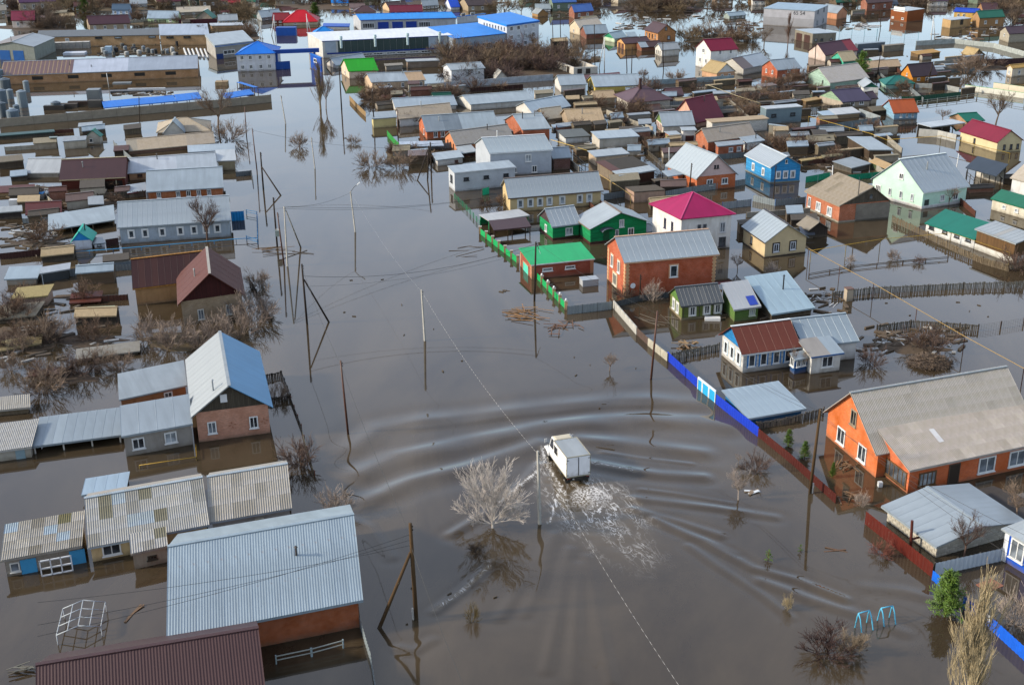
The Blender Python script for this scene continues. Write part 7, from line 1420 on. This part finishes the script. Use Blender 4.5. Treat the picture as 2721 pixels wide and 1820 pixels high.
# greenhouse skeleton
F_ = [unp(p, z) for p, z in (((150, 1687), .9), ((208, 1662), 1.5), ((268, 1664), .9), ((167.5, 1616.5), .9), ((220.6, 1594), 1.5), ((280, 1599), .9))]
sg = [[F_[0], F_[3]], [F_[1], F_[4]], [F_[2], F_[5]], [(F_[0] + F_[1]) / 2, (F_[3] + F_[4]) / 2], [(F_[1] + F_[2]) / 2, (F_[4] + F_[5]) / 2]]
for k in range(4):
    f = k / 3; A_, B_, C_ = [F_[i] * (1 - f) + F_[i + 3] * f for i in (0, 1, 2)]; sg += [[A_, B_], [B_, C_]]
for i in (0, 2, 3, 5): sg.append([F_[i], V3(F_[i][0], F_[i][1], GZ)])
tubes('greenhouse_frame', 'bare pipe greenhouse skeleton in the water at lower left', 'frame', 'x:#b5bcc0', sg, .045, None, 'frame_tube')
def heap(label, px, n, spread, ln, m=('w:#b58a5e', 'w:#a37a55', 'w:#8f6f52'), name='plank_heap', cat='planks', z=.05, seed=1, dirn=None, wd=.14):
    rg_ = random.Random(seed); o = unp(px); rt = root(name, label, cat, o); s = spread / scl(px[1])
    for i in range(n):
        a = (dirn + rg_.gauss(0, .35)) if dirn is not None else rg_.uniform(0, 3.14); l = ln * rg_.uniform(.5, 1.1); d = V3(math.cos(a), math.sin(a), rg_.uniform(-.05, .08)); c = V3(rg_.gauss(0, s * .5), rg_.gauss(0, s * .5), z + .05 * (i % 5) * (n > 8)); mb = MB(); mb.bar(c - d * l / 2, c + d * l / 2, wd * rg_.uniform(.6, 1.1), .04); mb.build('plank', rg_.choice(m), rt)
    return rt
heap('heap of pale fresh planks floating at the street pole by the green fence', (1385, 838), 26, 46, 3.2, ('w:#d0a06c', 'w:#c29260', 'w:#b88a60'), seed=2, dirn=-.35)
heap('scatter of reddish broken boards below the pale plank heap', (1495, 868), 18, 46, 2.2, ('w:#a3705a', 'w:#b07a5c', 'w:#8a6450'), seed=3)
heap('boards floating at the foot of the transformer cluster', (722, 662), 12, 30, 3.0, ('w:#b08a62', 'w:#8f7050'), seed=4, dirn=.2)
heap('broken pallet and reddish slats beside the large orange house', (2240, 1240), 14, 36, 1.6, seed=5); heap('broken slats under the orange house porch', (2262, 1320), 10, 30, 1.6, ('w:#8a6a50', 'w:#a07a5a'), seed=6)
heap('sawn logs and firewood behind the old plank fence', (1830, 922), 24, 34, 1.3, ('w:#b5936a', 'w:#a07f5c', 'w:#8f8272'), 'log_pile', 'logs', .25, 7, None, .3)
heap('half-sunk boards in the yard behind the pale slab fence', (1740, 850), 8, 36, 3.4, ('w:#8a7f70', 'w:#6a5f52'), seed=8, dirn=-.7)
heap('floating timber frame in the street by the green pillars', (1250, 668), 5, 60, 5.5, ('w:#6a5040',), 'floating_boards', 'planks', .02, 9, .15, .12)
heap('long dark boards crossing at the transformer cluster', (770, 678), 3, 30, 7.0, ('w:#3f352e',), seed=10, dirn=.25)
heap('two black branches floating right of the truck', (1605, 1186), 2, 16, 1.9, ('w:#2a2420',), 'branch_drift', 'branches', .02, 11, .1, .1)
heap('drifting board right of the pine saplings', (2222, 1462), 2, 6, 2.2, ('w:#7a4a34',), 'drift_board', 'plank', .02, 12, .1, .2)
heap('light plank floating behind the greenhouse skeleton', (342, 1632), 2, 12, 3.0, ('w:#9a7a60',), 'drift_board', 'plank', .02, 13, 1.1, .2)
heap('rubbish of boards and tins under the patched roofs by the brush heap', (2390, 905), 26, 66, 2.2, ('w:#8a7a68', 'w:#6a5a4c', 'x:#c9c6c0', 'w:#5a4030'), seed=14)
heap('wood scraps behind the green timber house outbuilding', (2170, 800), 20, 50, 1.8, ('w:#9a8a78', 'w:#5d4a40', 'x:#d0cdc8'), seed=15)
heap('lumber scraps beside the turquoise bathhouse', (150, 655), 24, 60, 2.0, ('w:#9a8060', 'w:#8a7a68', 'w:#6a5a48'), seed=16)
heap('jumble of boards and rubbish on the left garden bank', (60, 905), 24, 80, 2.2, ('w:#6a6050', 'w:#8a8272', 'w:#4f463c'), seed=17)
heap('scrap boards in the yard left of the long pale barn', (300, 545), 18, 70, 1.8, ('w:#7a6a58', 'w:#5a4c40', 'x:#b9b9b4'), seed=18)
heap('wood scraps by the timber shed of the flooded plots', (2220, 408), 24, 70, 1.8, ('w:#8a7a66', 'w:#6a5644', 'w:#a08a6c'), seed=19)
heap('wreckage of boards between the shacks under the mint house', (2180, 425), 18, 40, 1.8, ('w:#8a7a66', 'w:#5a4a40'), seed=20)
heap('yard rubbish behind the crimson steep roof', (1960, 310), 18, 50, 1.8, ('w:#b59a74', 'w:#7a6450'), seed=21)
heap('small raft of boards floating by the truck', (1651, 1121), 4, 4, .7, ('w:#6a543c',), 'board_raft', 'planks', .05, 22, .2, .2)
heap('drifting dark board raft in the street by the right bank', (1340, 774), 7, 9, 1.0, ('w:#5a4c3a', 'w:#7a6a52'), 'board_raft', 'planks', .05, 23)
heap('white-framed window and log drifting at the pale sapling', (2002, 1308), 5, 12, 1.5, ('w:#b09a84', 'x:#d8dcde'), 'drift_pile', 'debris', .08, 24, .3, .3)
heap('broken pallet at the bottom left corner', (60, 1785), 9, 16, 1.6, ('w:#8a8a80', 'w:#6a665c'), 'pallet', 'pallet', .2, 25, .3, .15)
# brush heap
bo = unp((2470, 968)); rt = root('brush_heap', 'big heap of dry grey brush behind the white annex', 'brush', bo); mb = MB(); rg_ = random.Random(9)
for i in range(900):
    a = rg_.uniform(0, 6.283); R_ = 2.5 * math.sqrt(rg_.random()); c = V3(R_ * math.cos(a), R_ * math.sin(a) * .7, 1.2 * (1 - (R_ / 2.6) ** 2) * rg_.uniform(.5, 1.05)); d = unit(V3(rg_.gauss(0, 1), rg_.gauss(0, 1), rg_.gauss(-.1, .35))); mb.tube([c - d * .6, c + d * .6], [.03, .015], 3, False)
q = mb.build('brush', 'tw:#7a6a5c', rt); q['kind'] = 'stuff'
# white tank boxes, container, ibc, dishes
def boxthing(name, label, cat, px, dims, m, rz=0., z0=0., lid=None, group=None):
    P = unp(px); rt = root(name, label, cat, P, group, rz); w_, d_, h_ = dims; mb = MB(); mb.box(V3(0, 0, h_ / 2 + z0), V3(w_ / 2, 0, 0), V3(0, d_ / 2, 0), Z3 * h_ / 2); mb.build('body', m, rt)
    if lid: mb = MB(); mb.box(V3(0, 0, h_ + z0 + .04), V3(w_ / 2 + .06, 0, 0), V3(0, d_ / 2 + .06, 0), Z3 * .04); mb.build('lid', lid, rt)
    return rt
boxthing('storage_box', 'white floating storage box before the red brick garage', 'box', (1565, 756), (2.3, 1.5, 1.0), 'm:#d0d3d6', .25, -.1, 'm:#b9cad6')
boxthing('storage_box', 'white board box floating before the green timber house', 'box', (1893, 850), (2.0, .9, .35), 'x:#e2e2e0', -.1)
boxthing('container', 'rusty red metal container on the street bank', 'container', (1046, 268), (5.5, 2.4, 1.5), 'm:#9a3a28', .04, -.3)
ib = boxthing('water_tank', 'white caged plastic tank with a board lid at the right edge', 'tank', (2612, 1388), (1.1, 1.1, 1.25), 'x:#d5dade', .4, .0, 'w:#b3a596')
for k in range(6):
    for ax in (0, 1):
        mb = MB()
        for s in (-1, 1): mb.bar(V3(-.5 + .2 * k, s * .57, -.1) if ax == 0 else V3(s * .57, -.5 + .2 * k, -.1), V3(-.5 + .2 * k, s * .57, 1.22) if ax == 0 else V3(s * .57, -.5 + .2 * k, 1.22), .03)
        c = mb.build('cage_bar', 'x:#8a9498', ib); c['kind'] = 'stuff'
mb = MB(); A_, B_, C_, D_ = [unp(p, .12) for p in ((2500, 1320), (2640, 1290), (2790, 1350), (2640, 1420))]; slab(mb, [A_, B_, C_, D_], .2, B_ - A_); q = mb.build('felt_roof', 's:#4a4542', None, A_); q.location = tuple(A_); tag(q, 'flat dark felt-covered deck behind the block garage', 'roof')
boxthing('privy', 'small wooden privy with a dark lid at the picket fence', 'shed', (2253, 798), (.9, .9, 1.7), 'p:#b5a692', .2, 0, 'x:#6a4a3a')
boxthing('beehive_box', 'white plastic bucket box by the orange house porch', 'box', (2338, 1292), (.4, .4, .5), 'x:#e0e0de', .1)
boxthing('carpet_board', 'red and tan carpet lying in the dark yard at lower right', 'carpet', (2630, 1555), (1.9, 1.3, .05), 'x:#9a6a54', .5)
boxthing('tub', 'pale green wrecked tub among the left gardens', 'tub', (268, 835), (3.6, 1.8, .8), 'p:#a9b8a0', .1, 0)
boxthing('cabinet', 'white cabinet in the left yard below the rusty hut', 'cabinet', (38, 545), (1.4, 1., 1.), 'x:#d8d8d6', .1, 0)
boxthing('feed_box', 'pale box with a blue drum near the dark veranda', 'box', (107, 530), (1.5, 1.2, 1.1), 'p:#a8a8a2', .1, 0, 'x:#2a86c4')
for i, (p, dm, m_, l_) in enumerate([((145, 292), (4.5, 1.2, 1.0), 'x:#3a3632', 'dark scrap rack left in the depot yard'), ((178, 286), (5., 1.4, .9), 'c:#57504a', 'low dark stack in the middle of the depot yard'), ((212, 282), (5., 1.2, 1.1), 'w:#4a3a30', 'brown timber stack before the blue canopy'), ((252, 262), (3., 2.4, 2.2), 'm:#7a8488', 'grey machine block at the end of the blue canopy'), ((255, 285), (3., 1.6, 1.6), 'c:#4f4c48', 'dark machine frame beside the blue canopy'), ((390, 240), (9., .5, .5), 'x:#d0d2d4', 'long white beam lying before the brick stable'), ((350, 246), (10., .8, .4), 'x:#3c3e40', 'long dark rack before the white beam'), ((430, 205), (2.4, 1.6, .8), 'x:#8fb4d4', 'pale blue crate floating before the brick stable'), ((325, 222), (4.5, 1.6, .25), 'm:#98a3a8', 'flat grey lid floating before the brick stable'), ((590, 226), (3.0, 2.2, .9), 'c:#a58f70', 'tan rubble block by the tilted blue roof'), ((200, 145), (6., 3., .6), 'x:#c9cdd4', 'white covered pallet in the depot yard'), ((290, 140), (1.8, 1.6, 1.7), 'x:#9fb6c8', 'pale blue cabin box in the depot yard')]): boxthing('yard_stock', l_, 'stock', p, dm, m_, .06)
for t_ in boxthing_later: boxthing(*t_)
for i in range(7): boxthing('concrete_box', 'grey concrete box in the row before the depot warehouse', 'box', (120 + i * 18.5, 131 - i * .6), (1.9, 1.6, 1.7), 'c:#a8a49c', .05, 0, 'c:#c4c2bc', 'concrete boxes in the depot yard')
def tank(label, px, r, h, m='m:#6f8896', group=None, name='storage_tank', z0=0.):
    P = unp(px); rt = root(name, label, 'tank', P, group); mb = MB(); mb.tube([V3(0, 0, GZ), V3(0, 0, h + z0)], r, 16); b_ = mb.build('body', m, rt, (0, 0, 0)); mb = MB(); mb.tube([V3(0, 0, h + z0), V3(0, 0, h + z0 + r * .3)], [r * 1.02, r * .3], 16); mb.build('dome', m, rt)
    return rt
TK = [(8, 275), (28, 262), (16, 240), (45, 298), (62, 285), (10, 310), (36, 318), (72, 245), (150, 290), (5, 225)]
for i, p in enumerate(TK): tank('blue-grey machinery tank in the depot corner at the left', p, [1.1, .8, 1.3, .7][i % 4], [3.0, 2.0, 2.6, 1.5, 3.6][i % 5], ['m:#5f7a8c', 'm:#7d93a0', 'm:#4a5f6c'][i % 3], 'depot tanks')
PI = [(498 + i * 11, 152 + (i % 3)) for i in range(6)]
for i, p in enumerate(PI):
    A_, B_ = unp(p, .3), unp((p[0] - 9, p[1] - 22), .3); mb = MB(); mb.tube([A_, B_], .28, 8); q = mb.build('concrete_pipe', 'c:#d2d2d0', None, A_); q.location = tuple(A_); tag(q, 'long white concrete pipe stored in the depot yard beside the workshop', 'pipe', 'depot pipes')
for i in range(26):
    rg_ = random.Random(i); p = (250 + rg_.random() * 230, 118 + rg_.random() * 30); tank('small dark drum in the depot yard stock', p, rg_.uniform(.4, .7), rg_.uniform(.6, 1.2), rg_.choice(['c:#6a6a66', 'x:#2c2c2e', 'c:#b5b5b0', 'm:#8a98a0']), 'depot drums', 'drum')
# scrap rows in the depot, floating bits: nobody could count these
def scatter(name, label, cat, polys, n, m, sz, seed, hmax=.16):
    rg_ = random.Random(seed); mb = MB(); pts = []
    while len(pts) < n:
        x0, y0, x1, y1 = rg_.choice(polys); p = (rg_.uniform(x0, x1), rg_.uniform(y0, y1)); pts.append(p); P = unp(p); a = rg_.gauss(.1, .6); l, w_ = sz * rg_.uniform(.3, 1.3), sz * rg_.uniform(.06, .35); d = V3(math.cos(a), math.sin(a), rg_.gauss(0, .03)); mb.box(P + Z3 * .05, d * l / 2, unit(cross(Z3, d)) * w_ / 2, Z3 * rg_.uniform(.05, hmax))
    o = mb.build(name, m); o['kind'] = 'stuff'; o['label'] = label; o['category'] = cat
YD = [(1640, 40, 2000, 62), (1640, 60, 1720, 80), (2240, 60, 2330, 80), (2560, 60, 2660, 90), (1960, 55, 2030, 90), (2600, 160, 2721, 168), (1430, 20, 1640, 50), (2480, 90, 2620, 112)]
scatter('floating_debris', 'dark drift wood and rubbish strewn over the bright upper right water', 'debris', YD, 150, 'w:#5a4a40', 2.6, 1); scatter('floating_debris', 'pale boards and ice-white rubbish strewn over the upper right water', 'debris', YD, 90, 'x:#c9c9c6', 2.4, 2)
YL = [(300, 245, 460, 255), (250, 105, 480, 150), (60, 490, 330, 545), (0, 590, 160, 660), (0, 800, 300, 960)]
scatter('yard_rubbish', 'grey and brown rubbish lying about the left yards', 'debris', YL, 200, 'w:#6a6056', 1.9, 3); scatter('yard_rubbish', 'pale scrap lying about the left yards', 'debris', YL, 80, 'x:#b5b5b2', 1.5, 4)
YR = [(1440, 300, 1780, 420), (1880, 240, 2180, 320), (2050, 360, 2350, 460), (1540, 270, 1700, 320), (1950, 215, 2200, 260), (2100, 420, 2240, 440), (1900, 760, 2250, 860), (2280, 860, 2560, 940), (2280, 150, 2560, 250), (980, 230, 1230, 270)]
scatter('yard_rubbish', 'brown boards and rubbish strewn through the right-hand yards', 'debris', YR, 420, 'w:#6f5c4a', 1.8, 5); scatter('yard_rubbish', 'pale scrap strewn through the right-hand yards', 'debris', YR, 150, 'x:#b9b6b0', 1.3, 6)
ST = [(700, 300, 1000, 700), (900, 700, 1300, 1000), (1500, 900, 1700, 1100), (1050, 1500, 1350, 1750), (2230, 640, 2500, 730), (2280, 800, 2680, 860)]
scatter('floating_twigs', 'small dark twigs drifting on the open flood water', 'debris', ST, 30, 'w:#4a4038', .4, 7, .04)
# white wake spray clods at the wheels, small white notice
Pn = unp((2626, 1668)); mb = MB(); d_ = unit(unp((2640, 1680)) - unp((2557, 1614))); mb.box(Pn + Z3 * .95 + V3(-.05, -.08, 0), d_ * .28, cross(d_, Z3) * .01, Z3 * .25); q = mb.build('notice_board', 'x:#e4e8ec', None, Pn); q.location = tuple(Pn); tag(q, 'small white notice fixed to the bright blue fence', 'notice')
